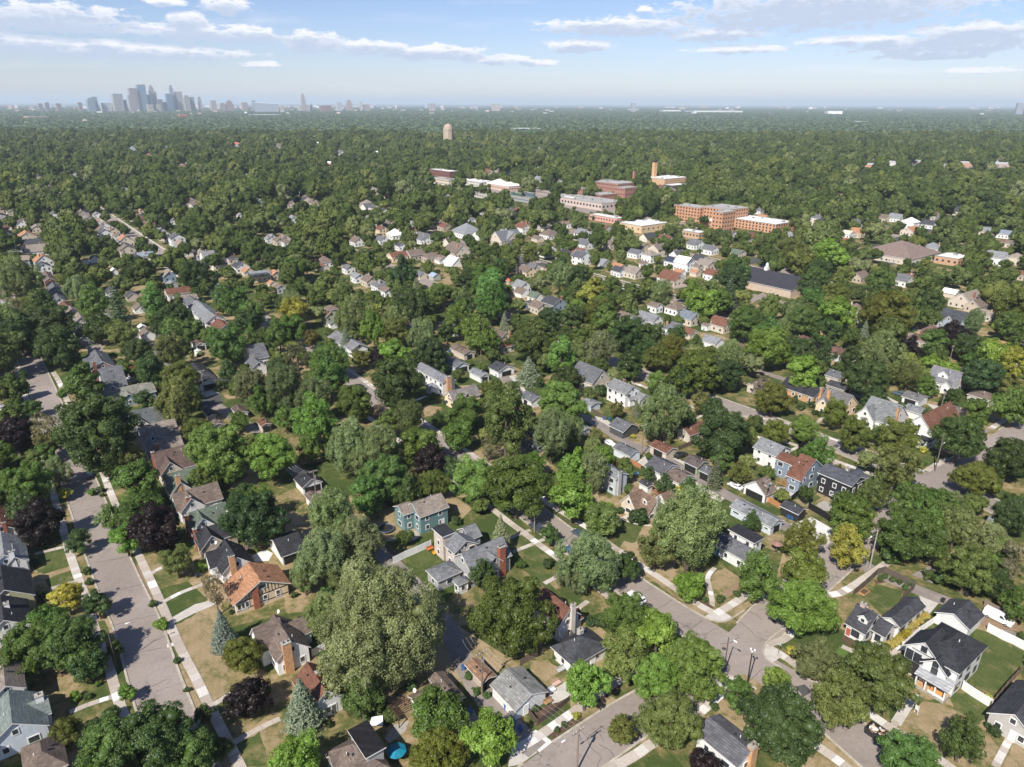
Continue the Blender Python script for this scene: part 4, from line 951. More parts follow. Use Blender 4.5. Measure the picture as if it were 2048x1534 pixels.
    if garage:
        fc = garage[0]; fx, fy = FACE[fc]; gw = garage[1]; gc = garage[2] if len(garage) > 2 else (.75,.75,.74)
        add_door(root, fx * w/2, fy * d/2, 1.1, fc, gw, 2.15, gc, gdoor_me)
    for (fc, t, col) in doors:
        fx, fy = FACE[fc]; x = -w/2 + w*t if fx == 0 else fx*w/2; y = -d/2 + d*t if fy == 0 else fy*d/2
        add_door(root, x, y, 1.15, fc, 1.0, 2.1, col)
    if not k.get('flat') and k.get('rmat') != 'roofplain':
        slope = {'U': (1, 0), 'V': (0, 1)}[axis]
        for i in range(3):                # vents and soil pipes near the ridge
            s = R.choice((-1, 1)); q = R.uniform(.2, .55); al = R.uniform(-.6, .6) * (.5 if k.get('hip') else 1)
            x, y = (s*q*w/2, al*d/2) if axis == 'U' else (al*w/2, s*q*d/2); hf = (w if axis == 'U' else d) / 2
            z = h + (1 - q) * hf * T_ + .17
            if i < 2: ob('roof_vent', vent_me, roof, None, (x, y, z))
            else: ob('vent_pipe', pipe_me, roof, None, (x, y, z))
    tag(root, label, cat, group)
    HOUSES.append((c.x, c.y, max(w, d) / 2 + .6, h + rise, w / 2, d / 2))
    for e in extra:
        mx_ = (e[0]+e[1])/2; my_ = (e[2]+e[3])/2; q = c + V * mx_ + U * my_
        HOUSES.append((q.x, q.y, max(e[1]-e[0], e[3]-e[2]) / 2, e[4] + 1, (e[1]-e[0]) / 2, (e[3]-e[2]) / 2))
    if mark: MARKS.append((mark, c.copy(), root))
    root['_d'] = (w, d, h, rise)
    return root
def gar(z_, N_, L, R_, axis, roofc, wallc, mark, label, face='S', dw=4.6, gcol=(.78,.78,.77), h=2.7, **k):
    k.setdefault('pitch', 24); k.setdefault('windows', False)
    return house(z_, N_, L, R_, h, axis, roofc, wallc, mark, label, 'garage', 'garage', garage=(face, dw, gcol) if face else None, group='garages along the alleys', **k)
BRK = (.3, .115, .075); TBR = (.5, .3, .16); CST = (.6, .55, .48)
H_ = house
# --- west side of the left street (zoom A)
H_('A',(-95,1440),(-110,1235),(290,1310),3.4,'U',(.17,.2,.19),(.66,.72,.78),'pale blue house','pale blue house with slate green roof and white chimney beside the wide street',chim=[(.95,.2,-.6,1.2,WHT,'stucco')],gab=[('E',.6,4.5,.6)],doors=[('E',.3,(.5,.1,.1))])
H_('A',(150,1640),(110,1440),(400,1510),3,'U',BRN,WHT,'brown-roofed corner house','low house with grey-brown shingle roof at the lower edge of the picture',hip=True)
H_('A',(-110,650),(-125,500),(205,545),3.6,'U',BLK,YGN,'yellow-green house','yellow-green house with black roof and small front gable window',chim=[(-.2,.0,.5,.6,GRW)])
H_('A',(-110,830),(-110,670),(180,705),3.4,'U',BLK,WHT,'black-roofed white house','white house with black roof partly behind a broad tree west of the street',chim=[(.2,.1,.5,.9,WHT,'stucco')])
H_('A',(-80,430),(-100,290),(170,335),3.6,'U',LGR,WHT,'white house with white chimney','white house with light grey roof and a stout white chimney',gab=[('S',.72,4,.4)],chim=[(.35,-1.05,.6,1.0,WHT,'stucco')])
H_('A',(-60,230),(-80,110),(105,150),3.4,'U',RBR,WHT,'brown-roofed white cottage','white cottage with brown roof beside the dark purple tree',chim=[(.2,-1.05,.6,.8,BRK)])
H_('A',(-60,1170),(-70,1010),(150,1075),5.2,'U',TAN_,WHT,'two-storey white house','two-storey white house with grey-tan roof under the broad green tree',doors=[('E',.5,(.3,.3,.3))])
# --- east side of the left street (zooms S, W, B)
bung = H_('S',(520,645),(400,450),(1062,402),3.6,'U',ORG,PCH,'orange-roofed bungalow','orange-roofed bungalow with half-timbered cream gable and brick chimney breast',pitch=29,o=.7,chim=[(-.25,-1.02,-1.2,1.3,BRK,'brick',1)],wings=[(None,(600,540),(500,400),(700,480),4.3,'V',dict(hip=True,pitch=26,windows=False))],doors=[('W',.3,(.3,.15,.08))])
H_('S',(400,350),(295,165),(712,218),3.6,'U',BLK,WHT,'white house with black steep roof','white house with steep black roof and tall buff brick chimney',pitch=42,gab=[('W',.75,4.6,1.4)],chim=[(-.3,-1.06,.7,1.3,TBR,'brick',3)],doors=[('W',.4,(.2,.2,.25))])
H_('S',(925,1180),(750,905),(1257,1022),4.0,'U',BRN,WHT,'white tudor house with tan roof','white stucco house with steep grey-tan roof and wide orange-tan chimney',pitch=42,wmat='stucco',gab=[('W',.78,6,1.6),('E',.8,4.5,2.5,3.2)],chim=[(-.35,-1.05,.4,1.7,TBR,'brick',2)],doors=[('W',.5,(.35,.2,.15))])
H_('B',(640,1218),(526,1045),(832,1118),3.6,'U',RBR,WHT,'white cottage with red-brown roof','white cottage with steep red-brown roof behind the tall blue spruce',pitch=42,chim=[(.15,.1,.5,.8,BRK)],doors=[('S',.7,(.1,.1,.1))])
h5 = H_('B',(850,1660),(690,1440),(1130,1560),3.2,'U',BRN,GRW,'house with black flat dormer','tan-roofed house with a large black flat dormer beside the blue patio umbrella',pitch=38,hip=True,gab=[('W',.75,2.6,.1)],
   wings=[(None,(945,1490),(845,1325),(1075,1440),6.0,'U',dict(flat=True,roofc=(.018,.018,.02),windows=False))])
H_('W',(810,1500),(735,1375),(1215,1365),3.4,'V',BLK,TNW,'tan house with black roof','tan house with long black roof and pointed front gable',pitch=40,gab=[('S',.28,5.5,2.2)],chim=[(-1.03,.0,.6,.9,BRK)])
H_('W',(705,1335),(640,1200),(1140,1215),3.6,'V',GRN,WHT,'white house with green roof','white stucco house with sage green roof and brick chimney at its corner',pitch=40,wmat='stucco',gab=[('S',.3,5.6,1.4)],chim=[(-1.04,-.4,.4,1.0,BRK)])
H_('W',(575,1150),(520,1010),(1050,1010),3.6,'V',BRN,WHT,'white house with grey-brown roof','white house with grey-brown shingle roof between the two green-roofed houses',pitch=40,gab=[('S',.3,6,1.2)],chim=[(-.5,-1.2,.3,1.3,BRK)])
H_('W',(500,965),(430,830),(860,865),3.6,'V',GRN,CRM,'cream house with green roof','cream house with dark sage roof and tall orange brick chimney',pitch=42,wmat='stucco',gab=[('S',.32,5.4,1.2)],chim=[(-.45,-1.25,1.4,1.2,TBR)])
H_('W',(395,780),(330,630),(770,650),3.8,'V',(.12,.085,.075),CRM,'cream house with dark brown roof','cream house with dark brown roof and slim brick chimney facing the street',pitch=42,wmat='stucco',gab=[('S',.3,6,1.4)],chim=[(-1.04,.0,.3,.9,BRK)])
H_('W',(300,605),(230,495),(680,515),3.6,'V',TAN_,WHT,'white house with mottled tan roof','white house with mottled tan roof and white gable wall',pitch=36,gab=[('S',.3,5.5,.8)],chim=[(-.5,-.9,.9,.9,BRK)])
H_('W',(220,450),(180,320),(605,355),4.2,'V',TAN_,(.3,.36,.4),'blue-grey house with skylights','blue-grey house with tan roof and three skylights',pitch=34,gab=[('S',.25,6,.8)])
H_('W',(150,308),(85,190),(500,215),3.6,'V',(.11,.12,.125),WHT,'white gabled house with dark grey roof','white gabled house with dark grey roof beside the pale willow-like tree',pitch=38,gab=[('S',.22,5.5,.8)])
H_('F',(690,865),(672,800),(1085,778),3.2,'V',(.2,.2,.17),BLU,'long house with blue gable','long low house with olive-grey roof and blue gable with triple windows',pitch=26,gab=[('S',.5,4.6,1.2)])
H_('F',(730,790),(690,690),(890,745),3.4,'V',GRY,GRW,'grey stucco house','grey stucco house with dark roof beside the cluttered patio',wmat='stucco',gab=[('S',.3,4.5,.5)])
H_('F',(668,672),(635,640),(765,632),2.9,'V',CHA,WHT,'small white gabled wing','small white gabled house with charcoal roof below the mauve brick house')
H_('F',(650,655),(585,560),(808,592),4.6,'U',GRY,(.3,.235,.22),'mauve brick house','mauve brick house with grey roof and red chimney beside the left street',wmat='brick',chim=[(-.7,-1.06,.8,1.1,BRK)],gab=[('W',.6,4,1)])
H_('F',(620,510),(600,470),(720,490),5.4,'V',TAN_,GRW,None,'small grey house with flat tan roof above the mauve brick house',pitch=14)
H_('F',(540,420),(500,330),(650,400),3.6,'U',CHA,(.3,.33,.38),'dark-roofed long house','long dark-roofed house with a white-framed dormer near the bend of trees',pitch=30,dorm=[('S',.4,2)])
# --- behind and between (zooms B, R, G)
H_('R',(665,474),(400,330),(1057,342),5.4,'V',TAN_,TEA,'teal two-storey house','teal two-storey house with brown-grey roof beside the trampoline',pitch=30,wings=[(None,(430,466),(290,346),(590,402),5.3,'V',dict(pitch=28))],doors=[('S',.8,WHT)])
H_('R',(1280,1192),(1045,975),(1827,972),4.6,'V',(.17,.175,.185),GRW,'grey house with tall brick chimney','rambling grey and pink house with slate roofs and tall red brick chimney',pitch=38,
   wings=[(None,(932,752),(783,636),(1090,682),7.0,'V',dict(flat=True,roofc=(.05,.055,.065),wallc=PNK)),(None,(1075,952),(935,830),(1397,818),5.0,'U',dict(wallc=PNK,pitch=32)),(None,(1300,800),(1130,660),(1410,690),4.6,'V',dict(pitch=34)),
   (None,(905,1362),(755,1200),(1130,1135),3.0,'V',dict(pitch=26,hip=True)),(None,(1135,1368),(1050,1302),(1272,1287),3.0,'U',dict(pitch=26,hip=True,wallc=WHT))],
   chim=[(.52,-1.05,.6,1.7,BRK,'brick',4)],gab=[('S',.55,4,.6)])
gar('B',(455,340),(398,225),(600,285),'V',BLK,WHT,'white garage with black roof','white garage with black roof beside the paved patio','S',5)
gar('B',(700,30),(560,-10),(760,0),'U',BRN,WHT,None,'brown-roofed garage glimpsed behind the pale silvery tree','S',4)
gar('G',(497,1240),(437,1175),(655,1205),'U',BLK,WHT,'black-roofed alley garage','white garage with black roof standing in the shaded alley','S',4.6,pitch=32)
gar('G',(612,1342),(557,1315),(725,1295),'U',BRN,WHT,'brown hip-roofed garage','white garage with brown hipped roof beside a utility pole','W',3,hip=True)
H_('C',(855,745),(800,560),(1000,690),5.0,'U',RBR,WHT,'white house with cream chimney','white house with rust-brown steep roof and tall cream chimney',pitch=44,chim=[(.25,-1.08,.9,1.1,CST,'stucco',1)],gab=[('E',.25,2.6,1.6,2.8)])
H_('C',(1003,968),(868,850),(1202,832),3.1,'U',CHA,WHT,'white house with black hip roof','low white house with black hip roof and grey chimney beside the corner',pitch=27,hip=True,o=.6,chim=[(.25,.45,.3,1.0,GRW)],doors=[('S',.6,WHT)])
gar('C',(662,1216),(508,1066),(860,1106),'U',(.24,.24,.23),WHT,'streaky grey-roofed garage','white garage with streaky pale grey roof beside the fenced patio',None,pitch=24,doors=[('S',.35,WHT)])
gar('C',(476,1072),(378,955),(546,1012),'U',(.26,.16,.11),TNW,'rusty brown-roofed garage','small garage with rusty brown roof beside the leaning utility pole','S',3.2,h=2.3,pitch=18)
H_('C',(283,1172),(150,1020),(392,1148),2.9,'U',BRN,WHT,'low house with pergola','low house with grey-brown roof, white garage end and brown pergola',pitch=27,wings=[(None,(95,1182),(30,1130),(260,1110),2.9,'V',dict(pitch=27))],garage=('S',2.8,(.6,.63,.68)))
H_('D',(820,370),(640,225),(905,315),3.2,'U',GRY,WHT,'white corner house with teal door','white corner house with grey roof, black dormer and teal front door',pitch=34,chim=[(-.3,-1.05,.2,1.3,CST,'stone',1)],doors=[('W',.75,(.03,.25,.28))],
   wings=[(None,(905,368),(860,330),(962,322),3,'U',dict(pitch=34)),(None,(865,262),(740,165),(940,235),5.4,'U',dict(flat=True,roofc=(.05,.05,.06)))])
gar('D',(1012,152),(722,52),(1080,106),'U',LGR,(.6,.67,.72),'long pale blue garage','long double garage with light grey roof, pale blue and white walls','S',2.6,pitch=24,windows=True,wsize=(1.2,.5))
gar('T',(235,1095),(-5,975),(357,1025),'U',CHA,BLK_W,'small black shed','small black garage with charcoal roof and pale stone front beside the new driveway','S',2.2,(.05,.05,.05),pitch=26)
H_('D',(800,1540),(535,1350),(942,1418),3.2,'U',(.12,.12,.13),WHT,'white house with tan end chimney','white house with mottled grey roof and tan brick chimney near the lower edge',pitch=24,chim=[(.25,-1.04,.7,1.7,TBR,'brick',1)])
# --- lower right (zoom Q, E)
H_('Q',(450,612),(255,480),(640,450),3.1,'U',CHA,WHT,'white cottage with yellow hedge','white cottage with black roof, dormer and bay window behind the corner tree',pitch=40,dorm=[('W',.35,1.9)],chim=[(.05,.55,.6,1.0,(.55,.42,.36))],bw=True,
   wings=[(None,(665,642),(520,560),(770,520),3.0,'U',dict(pitch=34)),(None,(795,548),(610,420),(1055,330),3.2,'V',dict(pitch=30))],doors=[('W',.85,(.45,.12,.08))])
gar('Q',(1502,562),(1150,378),(1650,412),'V',CHA,WHT,'white garage with black hip roof','white double garage with black roof behind the pale picket fence','E',5,pitch=28,h=2.9)
q3 = H_('Q',(1425,985),(905,752),(1702,695),6.3,'V',BLK,WHT,'modern white farmhouse','modern white farmhouse with black roofs and open front porch',pitch=33,hip=True,bw=True,o=.5,windows=True,gab=[('W',.80,6.2,.35,6.2),('W',.45,4.2,1.0,5.2)])
H_('Q',(2160,1720),(1715,1365),(2400,1330),3.2,'V',CHA,(.5,.48,.45),'grey house with bay window','grey house with charcoal roof, white bay window and small round window',pitch=36,doors=[('W',.42,WHT)])
# --- upper middle (zoom G, H)
H_('G',(180,425),(110,385),(252,372),3.6,'U',GRY,WHT,'white grey-roofed cottage','white cottage with grey roof and stone chimney above the silvery trees',wings=[(None,(150,360),(100,300),(260,320),4,'V')],chim=[(.1,.6,1.0,.7,CST,'stone')])
H_('G',(850,290),(690,190),(960,250),3.8,'U',(.19,.19,.2),WHT,'grey-roofed bungalow','bungalow with weathered grey roof and two small chimneys behind a blue spruce',pitch=26,o=.7,chim=[(0,.1,.5,.6,WHT,'stucco')],gab=[('W',.7,5,1)])
H_('G',(1442,520),(1312,395),(1548,500),5.6,'U',(.2,.205,.22),WHT,'white house with wide tan chimney','two-storey white house with grey roof and wide tan end chimney',pitch=30,chim=[(-.1,-1.07,.6,1.9,TBR,'brick',2)],wings=[(None,(1400,560),(1370,530),(1450,535),3,'V',dict(hip=True,windows=False))])
H_('G',(1530,640),(1490,590),(1750,600),3.4,'V',(.19,.175,.165),PCH,'peach brick tudor','peach brick house with grey gabled roof beside the dry lawn',pitch=40,wmat='brick',gab=[('S',.15,3.5,.8),('S',.5,4.2,.5)])
gar('G',(1565,412),(1493,362),(1662,382),'U',GRY,WHT,'white double garage with grey roof','white double garage with grey roof at the top of the short alley','S',4.8)
gar('G',(1640,330),(1565,275),(1680,290),'U',BRN,CRM,'tan alley garage','tan garage with grey-brown roof beside a parked blue car','S',2.6)
gar('G',(1740,480),(1680,430),(1795,455),'U',LGR,WHT,None,'small white garage with pale grey roof below the double garage','S',2.6)
gar('H',(135,442),(63,405),(238,402),'U',CHA,WHT,'white garage with black door','white garage with charcoal roof and black door at the end of the driveway','S',4.6,(.03,.03,.03))
gar('H',(395,660),(293,620),(430,600),'U',GRY,WHT,'small white grey-roofed garage','small white garage with grey roof below the driveway','W',2)
gar('H',(100,455),(-40,440),(40,420),'U',LGR,WHT,None,'pale garage with a light roof at the left of the driveway',None)
H_('H',(120,240),(35,178),(215,195),4.4,'U',BRN,CRM,'cream stucco house with tan chimney','cream stucco house with brown roof and tan chimney beside the grey-green conifer',wmat='stucco',chim=[(.3,-1.05,.8,.9,TBR)],wings=[(None,(170,275),(125,250),(235,240),3,'V',dict(roofc=RBR))])
H_('H',(755,530),(655,440),(885,485),3.8,'U',GRY,CRM,'cream gabled house','cream gabled house with grey roof beside the clipped thuja',pitch=42,gab=[('W',.75,4.5,.5)],wings=[(None,(830,520),(790,490),(890,490),2.8,'V',dict(windows=False))])
H_('H',(1018,600),(892,537),(1110,557),5.4,'U',(.2,.205,.21),WHT,'white two-storey house with shutters','white two-storey house with grey roof and black-shuttered windows',pitch=32,wings=[(None,(1050,640),(1018,612),(1110,600),3,'V',dict(hip=True)),(None,(1110,650),(1080,610),(1165,612),2.8,'U',dict())],chim=[(.3,.2,.5,.7,BRK)])
gar('H',(1000,862),(903,808),(1105,815),'U',GRY,(.085,.09,.095),'dark grey garage','dark grey garage with white trim beside the alley',None,pitch=28)
gar('H',(1062,1027),(922,968),(1128,987),'U',GRY,(.66,.72,.76),'white garage beside the pole','white garage with weathered grey roof beside the tall utility pole','N',3,pitch=26)
gar('H',(1302,1008),(1178,948),(1383,972),'U',RBR,CRM,'cream garage with brown roof','cream garage with red-brown roof beside a parked black car','W',3.6,pitch=24)
H_('H',(1475,895),(1395,845),(1585,820),3.0,'V',RBR,CRM,'cream house with red-brown roof','cream house with red-brown roof partly under the huge dark tree',pitch=28)
gar('H',(1240,1165),(1165,1078),(1385,1110),'U',(.1,.1,.11),WHT,'white garage with dark roof','white garage with dark grey roof behind the rounded shrub','E',3,pitch=26)
gar('H',(1372,1217),(1285,1155),(1505,1172),'U',BRN,WHT,'white garage with brown roof','white garage with brown shingle roof beside the yellow-flowered shrub','E',3,pitch=24)
gar('H',(1525,1112),(1418,1062),(1603,1062),'U',(.12,.1,.095),(.36,.43,.3),'sage green garage','sage green garage with dark brown roof','W',4.2,(.36,.45,.33),pitch=22)
gar('H',(1600,1160),(1532,1122),(1660,1120),'U',GRY,WHT,None,'white garage with grey roof next to the sage green garage','W',3,pitch=24)
H_('H',(930,1200),(850,1110),(1012,1157),5.6,'U',(.19,.2,.21),(.5,.56,.6),'pale blue house with grey chimney','two-storey pale blue house with grey stucco chimney among the trees',pitch=26,chim=[(-.5,-1.08,.8,1.1,GRW,'stucco',1)])
H_('H',(1195,1428),(1000,1345),(1300,1360),3.0,'U',(.18,.125,.095),STN,'cream tudor with arched door','cream stone tudor with steep brown roof, little dormer and arched front door',wmat='stucco',pitch=47,gab=[('W',.72,5.5,1.4)],dorm=[('W',.28,1.6)],chim=[(.1,-1.07,.2,1.2,CST,'stone',1)],wings=[(None,(1275,1350),(1245,1300),(1345,1310),3.4,'V',dict(wallc=WHT))],doors=[('W',.5,(.1,.15,.25))])
gar('H',(1180,1235),(1100,1200),(1215,1230),'U',CHA,WHT,None,'small flat white outbuilding beside the stacked firewood',None,h=2.3,pitch=12)
H_('H',(380,930),(290,830),(440,870),5.2,'U',CHA,(.1,.13,.18),'dark navy house','dark navy house hidden behind the pale silvery tree',gab=[('S',.3,3.5,.5)])
gar('H',(760,690),(735,640),(815,655),'U',LGR,(.55,.6,.66),None,'small pale blue shed with grey roof beside the wooden fence',None,h=2.3,pitch=16)
gar('H',(740,850),(690,830),(770,820),'U',LGR,GRW,None,'small grey shed under the bright green tree by the alley',None,h=2.2,pitch=16)
H_('H',(1200,95),(1075,40),(1260,70),3,'U',LGR,WHT,None,'white cottage with grey roof behind the row of dark trees')
# --- right side (zoom I, T)
H_('T',(925,737),(478,550),(1107,622),6.4,'U',(.085,.09,.105),BLK_W,'black modern house','black modern house with slate roof and white-rimmed windows',pitch=24,o=.5,chim=[(.6,-.05,.2,1.0,CST,'stone')],gab=[('E',.28,5,1.5,6.2)],wings=[(None,(800,900),(690,830),(900,790),3,'V',dict(pitch=24))])
H_('T',(255,660),(60,575),(595,500),4.9,'U',RBR,(.24,.3,.37),'slate blue house with red-brown roof','slate blue house with red-brown roofs beside the black modern house',pitch=38,wings=[(None,(215,480),(-70,375),(360,400),5.6,'U',dict(pitch=24))],chim=[])
H_('I',(370,1010),(250,920),(455,950),5.0,'U',LGR,WHT,'white turreted house','white house with turret half hidden behind the huge dark tree',pitch=30)
gar('I',(310,1252),(143,1182),(396,1215),'V',BRN,WHT,'white garage with brown roof and dormer','white double garage with brown roof and small dormer','W',5.5,pitch=38,h=2.8,dorm=[('S',.65,2.2)])
H_('I',(595,612),(440,500),(690,572),3.0,'U',BLK,TBR,'tan brick house with black roof','tan brick house with black hip roof and wide chimney',wmat='brick',pitch=32,chim=[(-.1,-1.05,.3,1.4,TBR,'brick',2)],gab=[('S',.8,4,.3)])
H_('I',(800,690),(650,625),(935,640),3.4,'U',(.15,.145,.14),PCH,'peach house with grey roof','peach brick house with grey gabled roofs and tan chimney',wmat='brick',pitch=40,gab=[('W',.75,5,.6)],chim=[(-.7,.4,.9,1.1,TBR,'brick',2)])
H_('I',(1140,787),(950,702),(1258,722),3.6,'U',(.19,.2,.2),WHT,'big white cape house','big white house with grey roof, black shutters and orange brick chimney',pitch=42,gab=[('W',.8,6.5,1.2)],chim=[(-.45,-1.05,.1,1.0,TBR,'brick',2)],doors=[('W',.5,(.1,.1,.1))])
gar('I',(1340,720),(1250,660),(1400,690),'U',LGR,WHT,'white garage behind the cape house','white garage with grey roof behind the big white cape house','E',3)
H_('I',(1430,905),(1290,765),(1570,775),3.2,'V',(.17,.085,.06),WHT,'brown-roofed house with porch','white and brick house with red-brown roof and glazed white porch',pitch=46,gab=[('S',.6,5,.3)],wings=[(None,(1400,912),(1330,868),(1435,885),2.8,'U',dict(flat=True,roofc=(.04,.04,.045),windows=True))])
gar('I',(1345,622),(1218,585),(1412,588),'U',(.16,.155,.155),WHT,'white long garage','long white garage with grey-brown roof beside the curved driveway','W',4,pitch=20)
H_('I',(1838,622),(1662,568),(1898,588),3.0,'U',BRN,CRM,'cream hip-roofed house','cream rambler with brown hip roof',pitch=22,hip=True)
H_('I',(1545,540),(1410,450),(1640,490),3.4,'U',(.19,.19,.2),WHT,'white house with shed dormer','white house with grey roof, long white dormer and tan chimney',pitch=36,chim=[(.5,-.95,.7,.9,TBR)],dorm=[('W',.5,3.8)],gab=[('W',.2,3.5,1.5)])
gar('I',(1628,705),(1525,672),(1682,678),'U',BRN,CRM,'cream garage on the alley','cream garage with grey-brown roof below the cream rambler','W',3,pitch=20)
gar('I',(800,472),(708,438),(868,442),'U',GRY,CRM,None,'cream garage with light grey roof beside the clipped round tree','S',3)
gar('I',(880,545),(715,520),(890,505),'U',CHA,CRM,None,'cream garage with dark roof tucked behind the peach house','S',3)
H_('I',(800,322),(685,270),(868,285),3,'U',(.15,.09,.075),(.55,.6,.65),'rambler with chocolate roof','low rambler with chocolate hip roof and pale blue walls',pitch=22,hip=True)
H_('I',(560,245),(465,195),(650,215),3,'U',(.15,.085,.07),TNW,None,'low house with dark red-brown hip roof between leafy trees',pitch=24,hip=True)
gar('I',(170,300),(90,250),(218,265),'U',(.16,.1,.085),WHT,None,'white garage with brown roof above the pale tree','E',3)
H_('I',(1390,235),(1270,180),(1460,205),3,'U',(.16,.1,.085),TNW,None,'brown hip-roofed house with tan chimney between purple trees',hip=True,pitch=24,chim=[(.2,.5,.8,1.0,TBR)],wings=[(None,(1400,190),(1350,140),(1480,150),3,'U',dict(hip=True,pitch=24))])
gar('I',(1900,250),(1800,220),(1958,235),'U',(.42,.24,.14),CRM,None,'garage with bright orange-tan roof at the right','S',3)
H_('I',(1610,105),(1500,50),(1660,70),4.6,'U',(.07,.075,.085),(.36,.4,.45),None,'slate blue two-storey house with dark roof above the purple tree',gab=[('W',.5,5,1)])
H_('I',(200,525),(170,490),(330,510),3,'V',BRN,CRM,None,'cream cottage with small brown gable behind a bare young tree')
gar('I',(2060,370),(2000,330),(2120,340),'U',(.3,.2,.14),WHT,None,'small garage at the right edge above the yellow-green trees',None)
H_('I',(1960,1470),(1830,1450),(1880,1420),3,'U',LGR,WHT,None,'white gable peeping out of the big trees at the right',pitch=45)
# --- left middle (zoom F, N)
gar('F',(1370,755),(1318,620),(1492,702),'U',BLK,WHT,'white garage with driveway','white garage with black roof and short tan driveway','S',4.4)
gar('F',(1465,965),(1400,905),(1512,935),'U',CHA,TNW,None,'small tan shed with dark roof beside the dirt yard',None,h=2.4)
gar('F',(1490,1040),(1455,1010),(1570,1000),'U',BRN,WHT,None,'low garage with brown roof in the dirt yard',None,h=2.4)
gar('F',(1665,960),(1625,910),(1720,910),'U',(.12,.09,.08),WHT,None,'white garage with dark brown roof beside the silvery trees','W',2.6)
gar('G',(230,820),(180,790),(295,790),'U',RBR,CRM,None,'small garage with rust-red roof among the big trees','S',2.4)
gar('F',(1375,470),(1320,430),(1440,440),'U',(.12,.08,.07),WHT,'white garage with maroon roof','white garage with maroon roof beside the sunny back yard','S',3)
H_('N',(355,655),(310,610),(448,625),3.8,'U',GRY,(.09,.15,.24),'navy blue house','navy blue gabled house with white trim',pitch=38,wings=[(None,(340,600),(300,590),(410,560),3.4,'U',dict(roofc=RBR,wallc=WHT))])
for (n_, l_, r_, rc, wc, lb) in (((370,715),(345,680),(455,680),GRY,WHT,'white gabled house with grey roof just below the navy blue house'),((425,745),(390,715),(510,735),RBR,CRM,'cream gabled house with brown roof, second below the navy blue house'),
   ((480,795),(430,760),(560,770),TAN_,(.6,.53,.33),'yellow gabled house with tan roof, third below the navy blue house'),((525,855),(500,820),(600,800),TAN_,WHT,'house with pale tan flat-looking roof, fourth below the navy blue house'),
   ((320,570),(265,520),(390,540),BRN,BRK,'red brick house with brown roof above the navy blue house')):
    H_('N',n_,l_,r_,3.6,'U',rc,wc,None,lb,pitch=34)
for (n_, l_, r_, rc, wc, lb, ax) in (((1160,660),(1118,640),(1310,620),RBR,WHT,'long white house with rust-brown roof above the row of white gables','V'),((1250,695),(1215,680),(1355,665),TAN_,CRM,'cream house with tan roof, first in the row of gables','V'),
   ((1290,730),(1235,695),(1400,710),GRY,WHT,'white gabled house with grey roof, second in the row of gables','U'),((1345,790),(1300,740),(1455,750),LGR,WHT,'wide white house with pale grey roof, third in the row of gables','U'),
   ((1410,870),(1360,790),(1500,800),LGR,WHT,'white two-storey house with grey roof and brick chimney, fourth in the row of gables','U'),((1500,910),(1420,860),(1610,870),RBR,WHT,'white house with rust-brown roof and twin chimneys, last in the row of gables','U')):
    H_('N',n_,l_,r_,5 if 'two-storey' in lb else 3.5,ax,rc,wc,'row of white gables' if 'third' in lb else None,lb,pitch=32,chim=[(.3,-.9,.8,.9,BRK)] if 'chimney' in lb else [])
gar('N',(1360,990),(1300,960),(1412,975),'U',(.12,.08,.075),WHT,None,'small white garage with dark red roof beside the octagonal shed','S',2.6)

# bungalow: dark half-timber boards on the cream gable, glazed porch end
bw_, bd_, bh_, br_ = bung['_d']; yy = -bd_/2
tmb = (.07,.045,.035)
mb = MB(); mb.box(-bw_/2, bw_/2, yy-.06, yy-.004, 2.9, 3.1); mb.obj('timber', M['wood'], bung, tmb); mb = MB(); mb.box(-bw_/2, bw_/2, yy-.06, yy-.004, .95, 1.12); mb.obj('timber', M['wood'], bung, tmb)
for i in range(11):
    x = -bw_*.3 + i * bw_*.062; top = bh_ + br_ * (1 - abs(x) / (bw_/2)) - .35
    if top > 3.3: mb = MB(); mb.box(x-.06, x+.06, yy-.055, yy-.003, 3.1, top); mb.obj('timber', M['wood'], bung, tmb)
for x, w_ in ((-.44,.9),(-.37,.9),(-.30,.9)): add_window(bung, x*bw_, yy-.02, 2.0, 'S', w_, 1.5)
for x in (.05, .3): add_window(bung, x*bw_, yy-.02, 2.05, 'S', .9, 1.1)
add_window(bung, .02*bw_, yy-.07, bh_ + br_*.45, 'S', 1.8, 1.0)
